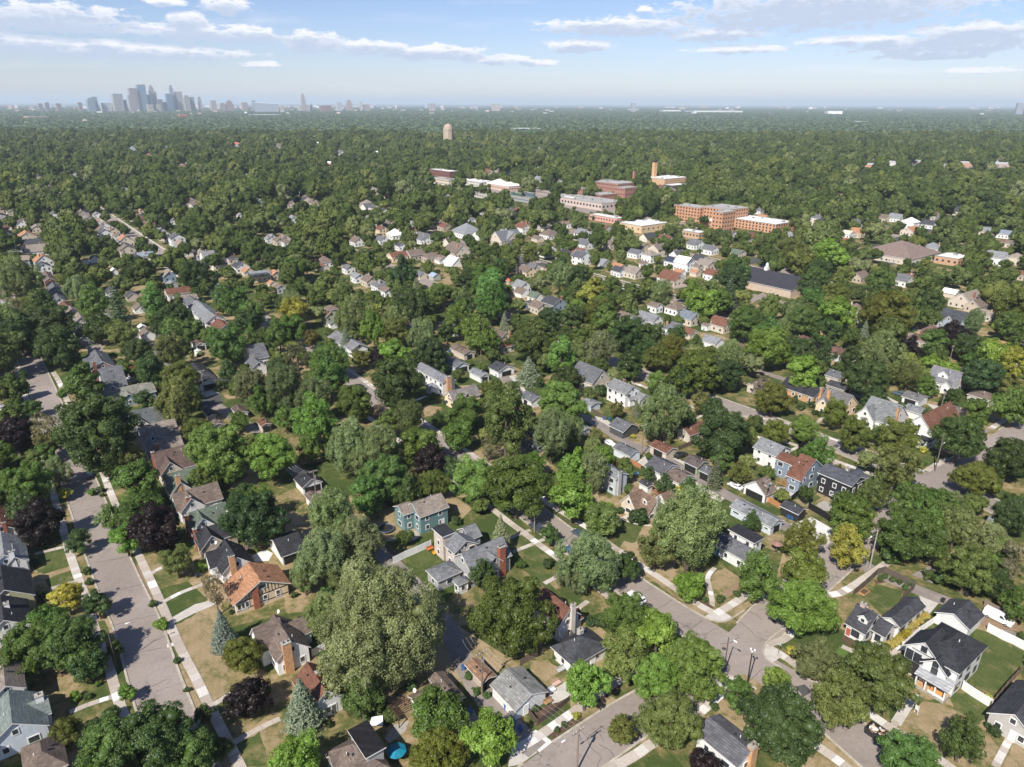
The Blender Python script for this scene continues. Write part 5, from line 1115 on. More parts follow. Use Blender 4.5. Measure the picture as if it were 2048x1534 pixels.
# --- smaller far houses: centre, apparent width, roof, wall, label words
def fh(z_, items):
    for it in items:
        x, y, wz, rc, wc, kind = it[:6]; ax = it[6] if len(it) > 6 else 'U'
        px_, py_ = pix(z_, (x, y)); wp = wz / ZM[z_][2]; h = {'g': 2.6, 'h': 3.6, 't': 5.6}[kind]; p = P(z_, (x, y), h + 1); wm = wp / scale_at(p)
        a = wm / 1.35; w_, d_ = (a * .95, a * 1.05) if ax == 'U' else (a * 1.15, a * .85)
        root = ob('garage' if kind == 'g' else 'house', None, loc=(p.x, p.y, 0), rz=ANG + R.uniform(-.03, .03))
        hip = kind != 'g' and R.random() < .25
        roof, rise = wing(root, -w_/2, w_/2, -d_/2, d_/2, h, ax, R.choice((30, 34, 38)), rc, wc, 'paint', rmat='roofplain', windows=False, o=.35, hip=hip)
        if kind != 'g':
            for i in range(max(2, int(w_ / 2.6))):
                for k in range(2 if kind == 't' else 1): add_window(root, -w_/2 + w_ * (i + .5) / max(2, int(w_ / 2.6)), -d_/2, 1.6 + 2.7 * k, 'S', .9, 1.2, me=far_win_me)
            for i in range(max(2, int(d_ / 2.6))): add_window(root, -w_/2, -d_/2 + d_ * (i + .5) / max(2, int(d_ / 2.6)), 1.6, 'W', .9, 1.2, me=far_win_me)
            if not hip: add_window(root, *( (0, -d_/2) if ax == 'U' else (-w_/2, 0)), h + rise * .38, 'S' if ax == 'U' else 'W', .8, .9, me=far_win_me)
            if R.random() < .6: chimney(root, R.uniform(-.3, .3) * w_, R.choice((-.3, .3)) * d_, h + rise + .7, .8, .7, R.choice((BRK, TBR, CST)), pots=0)
        tag(root, None, 'garage' if kind == 'g' else 'house', 'houses among the trees')
        cn = lambda c: 'white' if min(c) > .65 else 'black' if max(c) < .07 else 'rust-brown' if c[0] > c[2] * 2.1 and c[0] > .14 and c[0] < .3 else 'orange' if c[0] > c[2] * 2 else 'green' if c[1] > c[0] else 'tan' if c[0] > c[2] * 1.15 else 'dark grey' if max(c) < .1 else 'grey'
        LAB.append((root, f"{'two-storey ' if kind == 't' else 'small ' if wm < 9 else ''}{cn(wc)} {'garage' if kind == 'g' else 'house'} with {cn(rc)} roof", Vector((p.x, p.y, 0)), wm))
        HOUSES.append((p.x, p.y, max(w_, d_) / 2 + .5, h + rise, w_ / 2, d_ / 2))
KEEP = []
fh('N', [(90,70,90,GRN,CRM,'h'),(150,150,100,(.12,.09,.09),WHT,'h'),(250,180,100,TAN_,CRM,'h'),(180,235,150,ORG,CRM,'h'),(240,290,190,CHA,WHT,'h','V'),(170,305,90,(.14,.1,.09),CRM,'h'),(260,330,150,TAN_,WHT,'h','V'),(290,400,150,ORG,WHT,'t'),(290,440,120,CHA,WHT,'t'),
 (700,165,110,TAN_,WHT,'h'),(700,195,110,BRN,WHT,'h'),(770,195,90,TAN_,CRM,'h'),(810,235,90,BRN,WHT,'h'),(850,270,140,ORG,CRM,'h'),(860,315,140,BLK,CRM,'h'),(990,365,110,(.2,.23,.28),WHT,'h','V'),(1000,550,10,GRY,WHT,'g'),(1145,500,110,TAN_,BLU,'h'),(1180,130,60,LGR,WHT,'h'),(970,60,60,ORG,CRM,'h'),
 (580,65,80,CHA,WHT,'h'),(1330,20,90,BRN,WHT,'h'),(1580,385,90,CHA,PNK,'h'),(1640,440,130,CHA,WHT,'h'),(1690,475,100,ORG,CRM,'g'),(1770,500,150,LGR,CRM,'h','V'),(1880,490,90,ORG,TNW,'h'),(1855,555,70,ORG,CRM,'g'),(1910,580,80,BRN,GRW,'h'),(1850,250,90,LGR,WHT,'h'),(1900,265,90,BRN,CRM,'h'),(1950,275,70,BRN,WHT,'h'),
 (2000,120,80,LGR,WHT,'h'),(1640,95,60,LGR,WHT,'g'),(660,90,70,TAN_,WHT,'h'),(760,610,110,CHA,WHT,'g'),(900,640,110,CHA,TNW,'g'),(950,720,110,BRN,WHT,'g'),(775,470,60,WHT,WHT,'g'),(640,390,80,CHA,WHT,'g'),(580,400,50,ORG,WHT,'g'),(1170,560,90,LGR,GRW,'g'),(1000,900,120,BRN,WHT,'g'),(965,850,60,WHT,WHT,'g'),(1070,890,60,BRN,WHT,'g'),(1350,930,40,WHT,WHT,'g'),(280,30,70,BRN,CRM,'h'),(60,60,60,TAN_,WHT,'h'),(370,90,90,GRY,WHT,'h')])
fh('O', [(770,45,80,RBR,PCH,'t'),(850,75,110,WHT,WHT,'h'),(1015,100,120,GRY,WHT,'h'),(770,105,90,GRY,WHT,'h'),(880,140,70,CHA,WHT,'h'),(625,115,90,BRN,WHT,'h'),(1140,30,90,RBR,TNW,'h'),(1270,60,200,LGR,WHT,'h'),(1215,155,150,BRN,CRM,'h'),(965,190,120,BRN,TNW,'h','V'),(860,200,120,RBR,PCH,'h','V'),(1060,205,110,BRN,TNW,'h','V'),
 (1120,220,80,BRN,WHT,'g'),(435,230,100,BRN,WHT,'h'),(425,265,90,RBR,CRM,'g'),(630,320,90,LGR,WHT,'h'),(700,340,110,BRN,CRM,'h'),(765,370,120,GRY,WHT,'h'),(800,400,90,BRN,WHT,'h'),(575,270,80,GRY,WHT,'h'),(475,505,90,BRN,(.4,.4,.28),'t'),(480,590,60,GRY,WHT,'g'),(1000,310,70,GRY,CRM,'g'),(1080,315,70,BLU,GRW,'g'),
 (1600,25,110,RBR,CRM,'t'),(1500,100,190,GRY,CRM,'h','V'),(1750,75,110,BRN,WHT,'h'),(1960,130,110,GRY,WHT,'h'),(1930,185,110,RBR,WHT,'h'),(1620,285,110,BRN,PCH,'h'),(1660,262,80,GRY,CRM,'h'),(1590,375,110,LGR,WHT,'h'),(1520,345,40,(.45,.14,.07),TNW,'g'),(1670,435,90,GRN,WHT,'g'),(1690,490,120,BRN,CRM,'h'),(1640,470,60,CHA,(.1,.15,.25),'h'),
 (1780,470,150,CHA,BLU,'h'),(1590,410,90,BRN,WHT,'g'),(1200,610,60,GRY,WHT,'h'),(945,600,60,(.06,.07,.1),(.1,.13,.2),'h'),(200,105,100,BRN,CRM,'h'),(110,100,60,LGR,WHT,'h'),(1720,260,60,CHA,CRM,'g'),(90,590,1,GRY,WHT,'g')])
fh('L', [(150,520,60,BRN,WHT,'g'),(270,730,190,BRN,CRM,'h'),(40,640,110,GRY,WHT,'h'),(250,810,150,WHT,WHT,'g'),(150,790,80,TAN_,WHT,'g'),(640,635,200,LGR,CRM,'h'),(860,635,90,BRN,CRM,'g'),(950,600,120,BRN,WHT,'h'),(755,555,110,RBR,WHT,'t'),(1210,670,110,GRY,WHT,'h'),(1170,760,120,LGR,WHT,'g'),(1340,810,110,LGR,GRW,'g'),(1390,680,100,BRN,CRM,'h'),
 (1580,740,120,GRY,WHT,'h'),(1685,750,120,TAN_,WHT,'t'),(1850,800,120,(.04,.05,.08),WHT,'h'),(1950,810,130,BLK,WHT,'t'),(2030,840,80,BRN,CRM,'h'),(1450,845,130,ORG,CRM,'g'),(1460,870,120,CHA,WHT,'h'),(1570,880,150,TAN_,CRM,'h'),(1900,880,90,ORG,WHT,'g'),(1850,930,170,RBR,CRM,'h'),(820,855,110,GRY,CRM,'h'),(500,165,70,RBR,CRM,'h'),(560,160,70,TAN_,CRM,'h'),(650,165,60,LGR,WHT,'h'),(780,135,60,CHA,WHT,'h'),(850,115,45,(.5,.08,.05),WHT,'h'),
 (870,210,80,LGR,WHT,'h'),(1010,220,60,BRN,WHT,'h'),(1080,530,80,BRN,WHT,'h'),(380,500,60,GRY,WHT,'g'),(2000,680,80,GRY,WHT,'h'),(1640,820,70,BRN,WHT,'g')])
fh('M', [(1350,365,90,LGR,WHT,'h'),(1430,385,90,WHT,WHT,'t'),(1530,400,80,CHA,WHT,'h'),(1275,365,70,BRN,CRM,'h'),(1430,435,110,ORG,CRM,'h','V'),(1550,525,120,LGR,WHT,'h'),(1080,450,80,CRM,WHT,'h'),(1140,445,90,ORG,CRM,'h'),(1840,435,90,LGR,CRM,'h'),(1940,450,90,(.2,.23,.27),WHT,'h'),(1900,575,120,LGR,WHT,'t'),(2010,575,90,TAN_,CRM,'t'),
 (915,365,60,GRY,WHT,'h'),(620,365,70,ORG,WHT,'h'),(600,325,50,GRY,WHT,'h'),(250,505,90,GRY,WHT,'h'),(330,535,90,GRY,WHT,'h'),(480,555,90,GRN,CRM,'h'),(1150,680,110,BRN,TNW,'h','V'),(1380,700,110,GRY,WHT,'h'),(1130,855,90,BRN,WHT,'h'),(1420,680,60,RBR,CRM,'h'),(1650,770,90,WHT,CRM,'g'),(1740,810,190,TAN_,CRM,'h','V'),(1790,835,120,BRN,TNW,'h','V'),(1700,910,110,(.07,.08,.1),(.36,.4,.45),'t'),
 (1850,885,90,TAN_,CRM,'h'),(2030,670,70,RBR,TNW,'h'),(1960,500,60,BRN,CRM,'h'),(140,850,110,BRN,WHT,'h'),(220,905,90,CHA,WHT,'h'),(380,925,90,RBR,CRM,'h'),(30,840,80,BRN,WHT,'h'),(120,690,150,RBR,WHT,'h'),(350,670,110,RBR,WHT,'h'),(190,605,110,WHT,WHT,'t'),(310,615,110,TAN_,CRM,'h'),(135,600,70,CHA,WHT,'h'),(250,660,60,ORG,CRM,'g'),(150,960,90,GRY,WHT,'g'),(1420,180,40,LGR,WHT,'h'),(1690,330,90,CHA,CRM,'h'),(1050,245,40,ORG,WHT,'h')])
fh('H', [(1010,30,110,BRN,CRM,'h'),(1110,60,120,GRY,WHT,'h'),(1465,35,150,(.15,.17,.2),CRM,'h'),(1340,110,130,GRY,WHT,'h'),(1460,140,120,RBR,CRM,'g'),(1630,200,150,LGR,WHT,'g'),(1690,85,140,RBR,CRM,'h'),(1560,100,1,GRY,WHT,'g'),(1580,90,60,BRN,WHT,'g')])
fh('G', [(690,20,120,BRN,(.4,.4,.28),'t'),(1270,100,80,(.05,.06,.08),(.08,.1,.14),'h'),(1570,110,80,GRY,WHT,'h'),(1740,50,1,GRY,WHT,'g')])
fh('J', [(1245,590,110,TAN_,WHT,'h'),(905,475,90,(.22,.24,.28),WHT,'h'),(485,490,70,(.45,.1,.06),CRM,'h'),(1620,450,110,(.5,.13,.08),WHT,'h'),(1310,830,150,BRN,CRM,'h'),(850,740,80,LGR,WHT,'h'),(520,650,90,LGR,CRM,'h'),(715,605,70,TAN_,CRM,'h'),(1015,510,60,(.45,.12,.08),CRM,'h'),(680,435,70,LGR,WHT,'h'),(1770,830,110,LGR,WHT,'h'),(560,875,100,GRY,WHT,'h'),(1900,460,90,GRY,CRM,'h'),(1140,465,90,LGR,WHT,'h'),(1980,840,80,BRN,CRM,'h'),(280,860,80,BRN,WHT,'h')])
fh('K', [(200,455,90,BRN,CRM,'h'),(370,810,110,BRN,CRM,'h'),(270,800,70,BRN,WHT,'h'),(440,830,100,BRN,CRM,'h'),(860,760,110,TAN_,CRM,'h'),(950,785,110,RBR,CRM,'h'),(800,840,120,TAN_,CRM,'h'),(870,495,60,WHT,WHT,'t'),(620,500,90,GRY,WHT,'h'),(545,575,90,WHT,CRM,'h'),(1370,485,60,TAN_,WHT,'h'),(370,580,50,LGR,WHT,'h'),(60,830,80,GRY,WHT,'h'),(1980,470,80,GRY,CRM,'h'),(1620,625,80,RBR,CRM,'h'),(1880,605,80,CHA,WHT,'h'),(1955,585,50,(.5,.08,.05),WHT,'h'),(990,400,40,WHT,WHT,'h'),(465,430,50,WHT,WHT,'h'),(210,545,50,LGR,WHT,'h')])

# ------------------------------------------------------------------ large buildings of the shopping district
def fit2(z_, N_, L, R_, h):
    # follow the two wall directions from the near corner until they reach the columns seen for the side corners
    pn = P(z_, N_, h); xl, xr = pix(z_, L)[0], pix(z_, R_)[0]
    def run(D, xt):
        lo, hi = .5, 260.0
        for _ in range(40):
            mid = (lo + hi) / 2; x = proj(pn + D * mid)[0]
            if (x < xt) == (D is V): lo = mid
            else: hi = mid
        return lo
    w_, d_ = run(V, xr), run(U, xl); c = pn + V * w_ / 2 + U * d_ / 2
    return Vector((c.x, c.y, 0)), w_, d_
def block(z_, N_, L, R_, h, roofm, wallc, wm, name, label, cat, mark=None, floors=1, wcol=True, parts=(), keep=True, ww=1.6, wh=1.4, ctone=None, sp=3.4):
    c, w, d = fit2(z_, N_, L, R_, h); root = ob(name, None, loc=c, rz=ANG); tag(root, label, cat)
    def one(x0, x1, y0, y1, hh, fl, wc, off=0):
        mb = MB(); mb.box(x0, x1, y0, y1, 0, hh); mb.obj('wall', M[wm], root, wc)
        rb = MB(); rb.box(x0+.3, x1-.3, y0+.3, y1-.3, hh - .2 , hh + .05); rf = rb.obj('roof', M[roofm], root, (.5,.5,.5))
        pb = MB()
        for (a0, a1, b0, b1) in ((x0-.1, x1+.1, y0-.1, y0+.3), (x0-.1, x1+.1, y1-.3, y1+.1), (x0-.1, x0+.3, y0+.3, y1-.3), (x1-.3, x1+.1, y0+.3, y1-.3)): pb.box(a0, a1, b0, b1, hh + .001, hh + .55)
        pb.obj('parapet', M['stone'] if ctone is None else M['paint'], root, ctone or (.5,.5,.5))
        rnd = random.Random(int(x0 * 10 + hh)); 
        for i in range(max(1, int((x1-x0) * (y1-y0) / 260))):
            mx_, my_ = rnd.uniform(x0+2, x1-2), rnd.uniform(y0+2, y1-2); ub = MB(); s = rnd.uniform(.7, 1.6); ub.box(mx_-s, mx_+s, my_-s*.7, my_+s*.7, hh+.06, hh+1.3); ub.obj('roof_unit', M['metal'], root)
        for k in range(fl):
            z = (k + .55) * hh / fl
            for fc, Ln in (('S', x1-x0), ('W', y1-y0)):
                n = max(1, int(Ln / sp))
                if n > 40: n = 40
                for i in range(n):
                    t = (i + .5) / n
                    if fc == 'S': add_window(root, x0+(x1-x0)*t, y0, z, 'S', ww, wh, me=far_win_me)
                    else: add_window(root, x0, y0+(y1-y0)*t, z, 'W', ww, wh, me=far_win_me)
    one(-w/2, w/2, -d/2, d/2, h, floors, wallc)
    for pt in parts:
        c2, w2, d2 = fit2(z_, pt[0], pt[1], pt[2], pt[3]); q = c2 - c; lx, ly = q.dot(V), q.dot(U)
        one(lx-w2/2, lx+w2/2, ly-d2/2, ly+d2/2, pt[3], pt[4], pt[5] if len(pt) > 5 else wallc)
        HOUSES.append((c2.x, c2.y, max(w2, d2)/2+2, pt[3], w2/2, d2/2))
    HOUSES.append((c.x, c.y, max(w, d)/2+2, h, w/2, d/2))
    xs = [pix(z_, p)[0] for p in (N_, L, R_)]; ys = [pix(z_, p)[1] for p in (N_, L, R_)]
    KEEP.append(((min(xs)+max(xs))/2, (min(ys)+max(ys))/2 + 3, (max(xs)-min(xs))/2, (max(ys)-min(ys))/2 + 7, (c - CAM).length))
    if mark: MARKS.append((mark, c.copy(), root))
    return root, c, w, d
OBR = (.5,.285,.17)
block('M',(275,320),(132,290),(335,285),14.5,'roof_gravel',OBR,'brick','office_building','five-storey orange brick office block beside the shopping district','building','orange brick office block',5,
  parts=[((430,330),(280,300),(540,285),15.5,5),((400,345),(345,310),(470,300),17,5)])
block('M',(690,410),(350,345),(795,395),7.5,'roof_white',(.55,.33,.2),'brick','office_building','long low orange brick wing with banded windows and pale roof','building',None,3,parts=[((360,395),(280,360),(430,360),6,2)])
block('L',(215,160),(70,128),(285,140),15,'roof_white',(.2,.1,.08),'brick','apartment_building','dark red-brown brick apartment block with white roof','building','dark brick apartment block',4)
block('L',(210,220),(85,198),(275,205),8,'roof_gravel',CRM,'stucco','office_building','low grey and cream office block below the dark brick apartments','building',None,2)
block('L',(450,235),(310,195),(520,215),7,'roof_white',(.62,.58,.54),'stucco','shop','white flat-roofed shop building with brick-red trim','building','white flat-roofed shops',2,ctone=(.75,.74,.72))
tent, tc_, tw, td = block('L',(650,270),(480,225),(755,235),6,'roof_white',(.55,.42,.36),'brick','shop','pavilion shop with large white tent-like roof','building','white tent-roofed shop',1)
tr = MB()
for (x0, x1, hh) in ((-tw/2, -tw*.1, 14), (-tw*.1, tw/2, 9)):
    for sgn in (-1, 1): tr.poly([(x0, sgn*td/2, 6.6), (x1, sgn*td/2, 6.6), ((x0+x1)/2 if hh > 10 else x1, 0, hh), ((x0+x1)/2 if hh > 10 else x0, 0, hh)][::sgn])
    tr.poly([(x0, -td/2, 6.6), (x0, td/2, 6.6), ((x0+x1)/2 if hh > 10 else x0, 0, hh)]); tr.poly([(x1, -td/2, 6.6), (x1, td/2, 6.6), ((x0+x1)/2 if hh > 10 else x1, 0, hh)])
tr.obj('canopy_roof', M['roof_white'], tent)
block('L',(500,330),(390,300),(505,300),5,'roof_white',(.5,.48,.45),'stucco','shop','small pale shop at the near end of the tent-roofed pavilion','building',None,1)
for i, (a, b, c_, wc) in enumerate((((740,318),(665,300),(745,298),(.08,.16,.12)),((830,318),(755,300),(840,295),(.12,.17,.2)),((960,305),(840,292),(965,285),(.35,.3,.28)),((820,360),(645,345),(830,345),(.35,.36,.38)))):
    block('L',a,b,c_,5,'roof_gravel',wc,'paint','shop',('green-fronted shop in the row beside the car park','blue-green shopfront in the middle of the shopping row','brown shopfront nearest the blue-roofed stand','grey flat shop roof in front of the shopping row')[i],'building',None,1)
block('L',(1330,395),(990,335),(1500,385),7,'roof_gravel',(.55,.45,.4),'stucco','shop','long pink and white retail building with dark flat roof','building','pink retail building',1,parts=[((1130,345),(1000,325),(1190,335),8,1,(.72,.7,.68))],ww=2.4,wh=2.2,sp=5)
block('L',(1440,505),(1240,455),(1500,495),5,'roof_white',(.6,.35,.3),'brick','shop','narrow pink brick shop row with pale roof','building',None,1)
block('L',(1620,560),(1450,505),(1830,545),6,'roof_white',(.6,.48,.3),'brick','shop','wide store with bright white roof and tan brick walls','building','white-roofed store',1,sp=6)
block('L',(2040,610),(1900,560),(2100,585),5,'roof_white',(.5,.36,.25),'brick','shop','low white-roofed store beside the orange brick office wing','building',None,1)
block('L',(1330,330),(1240,300),(1450,310),8,'roof_gravel',(.32,.17,.13),'brick','school','low red brick annex in front of the old school','building',None,2)
sc_, c_, w_, d_ = block('L',(1450,250),(1250,210),(1590,255),13,'roof_gravel',(.34,.19,.15),'brick','school','old red brick school with grey roofs and tall chimney','building','red brick school',3,parts=[((1190,285),(1115,265),(1240,270),9,2),((1500,280),(1430,240),(1590,250),15,3)])
chimney(sc_, w_*.45, -d_*.4, 26, 2.4, 2.4, (.36,.19,.15), pots=0)
ch, c_, w_, d_ = block('L',(1790,215),(1640,180),(1970,210),12,'roof_white',(.55,.38,.24),'brick','church','modern buff brick church with flat eaves','building','buff brick church',0,parts=[((1850,262),(1780,245),(1960,240),7,0,(.1,.09,.09))])
tb_ = MB(); q = P('L',(1780,170),0) ; tw_ = MB()
pt = proj(c_); 
tx, ty = -w_*.15, d_*.45
tw_.box(tx-2.6, tx-.3, ty-2.2, ty+2.2, 0, 31); tw_.box(tx+.3, tx+2.6, ty-2.2, ty+2.2, 0, 31); tw_.box(tx-.3, tx+.3, ty-1.6, ty+1.6, 0, 30); tw_.obj('tower', M['brick'], ch, (.56,.36,.2))
tp = MB(); tp.box(tx-2.9, tx+2.9, ty-2.5, ty+2.5, 31, 33.2); tp.obj('tower_cap', M['black'], ch); tp = MB(); tp.tube([(tx,ty,33.2),(tx,ty,40)], .3, 6); tp.obj('cross_mast', M['black'], ch)
# dark-roofed community church with white cupola
cc = H_('M',(760,800),(520,690),(820,740),4.5,'U',(.045,.045,.055),TNW,'black-roofed church','long church hall with black roof and white cupola',wmat='brick',pitch=22,rmat='roofplain',name='church',cat='church',windows=False,chim=[(.9,-.9,1.2,3.0,(.35,.12,.08),'brick',0)])
cw, cd, chh, cri = cc['_d']
cu = MB(); cu.box(-1.1, 1.1, cd*.1-1.1, cd*.1+1.1, chh+cri-.5, chh+cri+2.0); cu.tube([(0,cd*.1,chh+cri+2.0),(0,cd*.1,chh+cri+3.2),(0,cd*.1,chh+cri+3.9),(0,cd*.1,chh+cri+4.6)], [.9,.9,.7,.1], 8); cu.obj('cupola', M['trim'], cc)
KEEP.append((P and 1545, 572, 60, 30, 480))
H_('M',(1400,620),(1220,545),(1520,570),4.5,'U',(.2,.15,.13),CRM,'tan-roofed hall','low hall with wide tan-brown hip roof beside the parking lot',pitch=20,hip=True,rmat='roofplain',name='hall',cat='building'); KEEP.append((1810, 505, 55, 20, 600))
block('M',(1690,600),(1560,540),(1760,575),5,'roof_white',(.5,.33,.22),'brick','office_building','low brick building with white flat roof right of the tan-roofed hall','building',None,1)
# water tower with domed top
p = P('P', (897, 284)); wt = ob('water_tower', None, loc=(p.x, p.y, 0)); s_ = 1 / scale_at(p); Rw = 9.4 * s_; topz = 105 - (p.y) * math.tan(math.atan((0))) 
d_t = dir_of(897, 247); hz = CAMH + d_t.z / math.hypot(d_t.x, d_t.y) * math.hypot(p.x, p.y)
wb_ = MB(); wb_.tube([(0,0,0),(0,0,hz*.66)], Rw, 20); wb_.obj('tank_wall', M['stucco'], wt, (.46,.38,.28))
wb_ = MB()
for k in range(8):
    a = k * math.pi / 4; wb_.obox((math.cos(a)*Rw, math.sin(a)*Rw), Vector((math.cos(a), math.sin(a), 0)), Vector((-math.sin(a), math.cos(a), 0)), .9, .9, 0, hz*.72)
wb_.obj('buttress', M['stucco'], wt, (.5,.42,.31))
wb_ = MB(); wb_.tube([(0,0,hz*.66),(0,0,hz*.74),(0,0,hz*.86),(0,0,hz*.95),(0,0,hz*.985),(0,0,hz)], [Rw*1.06,Rw*1.0,Rw*.86,Rw*.5,Rw*.2,.2], 20); wb_.obj('dome', M['stucco'], wt, (.42,.32,.24))
tag(wt, 'tan domed water tower rising above the distant trees', 'water tower'); MARKS.append(('water tower', p.copy(), wt)); KEEP.append((897, 268, 18, 18, (p-CAM).length))
# buildings standing out of the distant canopy: x0, x1, top, bottom rows in the photograph
def far_block(x0, x1, yt, yb, wallc, label, name='distant_building', depth=None, group=None, roofc=None, cat='building', win=True, style=None, keep=True, dist=None, rec=True):
    xc = (x0 + x1) / 2; p = P('P', (xc, yb)) if dist is None else None
    if dist is not None:
        d = dir_of(xc, 206); p = CAM + d * (dist / math.hypot(d.x, d.y)); p.z = 0
    hd = math.hypot(p.x, p.y); d_t = dir_of(xc, yt); top = CAMH + d_t.z / math.hypot(d_t.x, d_t.y) * hd; wm = (x1 - x0) / scale_at(Vector((p.x, p.y, 0)))
    yaw = math.atan2(-p.x, p.y); root = ob(name, None, loc=(p.x, p.y, 0), rz=yaw + .25)
    dp = depth or wm * .8; W_ = wm * .86
    secs = [(0, top, 1.0)]
    if style == 'step': secs = [(0, top*.72, 1.0), (top*.72, top*.9, .78), (top*.9, top, .5)]
    if style == 'crown': secs = [(0, top*.86, 1.0), (top*.86, top*.95, .82), (top*.95, top, .6)]
    if style == 'round': secs = [(0, top*.8, 1.0), (top*.8, top*.9, .86), (top*.9, top*.96, .66), (top*.96, top, .4)]
    for (a, b, k) in secs:
        mb = MB(); mb.box(-W_/2*k, W_/2*k, -dp/2*k, dp/2*k, a, b); mb.obj('tower_block' if top > 60 else 'wall', M['facade' if win else 'paint'], root, tuple(q_ * (.72 if win else 1) for q_ in wallc))
    rb = MB(); k = secs[-1][2]; rb.box(-W_/2*k*1.01, W_/2*k*1.01, -dp/2*k*1.01, dp/2*k*1.01, top+.01, top + max(1, top * .012)); rb.obj('roof', M['paint'], root, roofc or (.5,.5,.5))
    tag(root, label, cat, group); 
    if keep: KEEP.append((xc, (yt + yb) / 2, (x1 - x0) / 2, (yb - yt) / 2, hd))
    if rec: HOUSES.append((p.x, p.y, max(W_, dp) / 2, top, W_/2, dp/2))
    return root
m_, t_, b_ = mat('facade', .35, .5); oi = objcol(t_); g = nd(t_, 'ShaderNodeTexCoord'); sp = nd(t_, 'ShaderNodeSeparateXYZ'); t_.links.new(g.outputs['Object'], sp.inputs[0])
ad = nd(t_, 'ShaderNodeMath'); ad.operation = 'ADD'; t_.links.new(sp.outputs[0], ad.inputs[0]); t_.links.new(sp.outputs[1], ad.inputs[1]); cm = nd(t_, 'ShaderNodeCombineXYZ'); t_.links.new(ad.outputs[0], cm.inputs[0]); t_.links.new(sp.outputs[2], cm.inputs[1])
bk = nd(t_, 'ShaderNodeTexBrick'); bk.offset = 0; t_.links.new(cm.outputs[0], bk.inputs['Vector']); bk.inputs['Scale'].default_value = 1; bk.inputs['Brick Width'].default_value = 6; bk.inputs['Row Height'].default_value = 4; bk.inputs['Mortar Size'].default_value = 1.1
bk.inputs['Color1'].default_value = (.45,.5,.58,1); bk.inputs['Color2'].default_value = (.3,.34,.4,1); bk.inputs['Mortar'].default_value = (1.15,1.15,1.15,1)
t_.links.new(mixc(t_, 1., oi.outputs['Color'], bk.outputs['Color'], 'MULTIPLY'), b_.inputs['Base Color']); M['facade'] = m_
FB = far_block
FB(53,95,233,241,(.45,.25,.18),'wide red brick apartment building left of the downtown skyline',win=False); FB(167,176,238,249,(.6,.55,.42),'cream church tower poking from the distant trees',style='step',win=False,name='church',cat='church')
FB(358,376,229,238,(.5,.12,.08),'red-roofed hall below the downtown towers',win=False)
FB(838,878,261,265,(.5,.36,.28),'thin row of pink buildings left of the water tower',win=False); FB(846,862,258,264,(.7,.6,.5),'pale cream block left of the water tower',win=False); FB(863,879,259,264,(.66,.56,.45),'cream block nearest the water tower',win=False)
FB(1020,1082,257,265,(.55,.43,.34),'wide tan building far right of the water tower',win=False); FB(1036,1056,254,258,(.6,.5,.4),'tan upper storey beyond the wide tan building',win=False)
FB(1716,1752,328,336,(.5,.3,.2),'distant orange brick shop row in the far right canopy',win=False,keep=False); FB(1762,1805,324,332,(.62,.6,.58),'white distant store roofs in the far right canopy',win=False,keep=False); FB(1810,1850,322,331,(.45,.3,.24),'distant brown shops next to the white store roofs',win=False,keep=False); FB(1870,1905,330,338,(.6,.5,.42),'distant tan shops right of the brown shops',win=False,keep=False)
FB(1912,1960,325,334,(.5,.3,.22),'distant long orange brick block far to the right',win=False,keep=False); FB(1975,2040,327,334,(.5,.34,.26),'distant brick row at the right edge of the canopy',win=False,keep=False)
FB(1320,1360,220,226,(.7,.7,.7),'long white warehouse left part near the horizon',win=False); FB(1370,1480,221,227,(.68,.68,.68),'very long white warehouse near the horizon',win=False); FB(1650,1682,222,231,(.8,.8,.8),'bright white block near the horizon at right',win=False); FB(1705,1750,243,248,(.7,.7,.72),'low white building below the bright white block',win=False)
FB(500,560,229,234,(.5,.5,.52),'pale flat roofs below the stadium',win=False); FB(630,690,240,244,(.6,.6,.6),'pale long flat roofs below the cathedral',win=False)
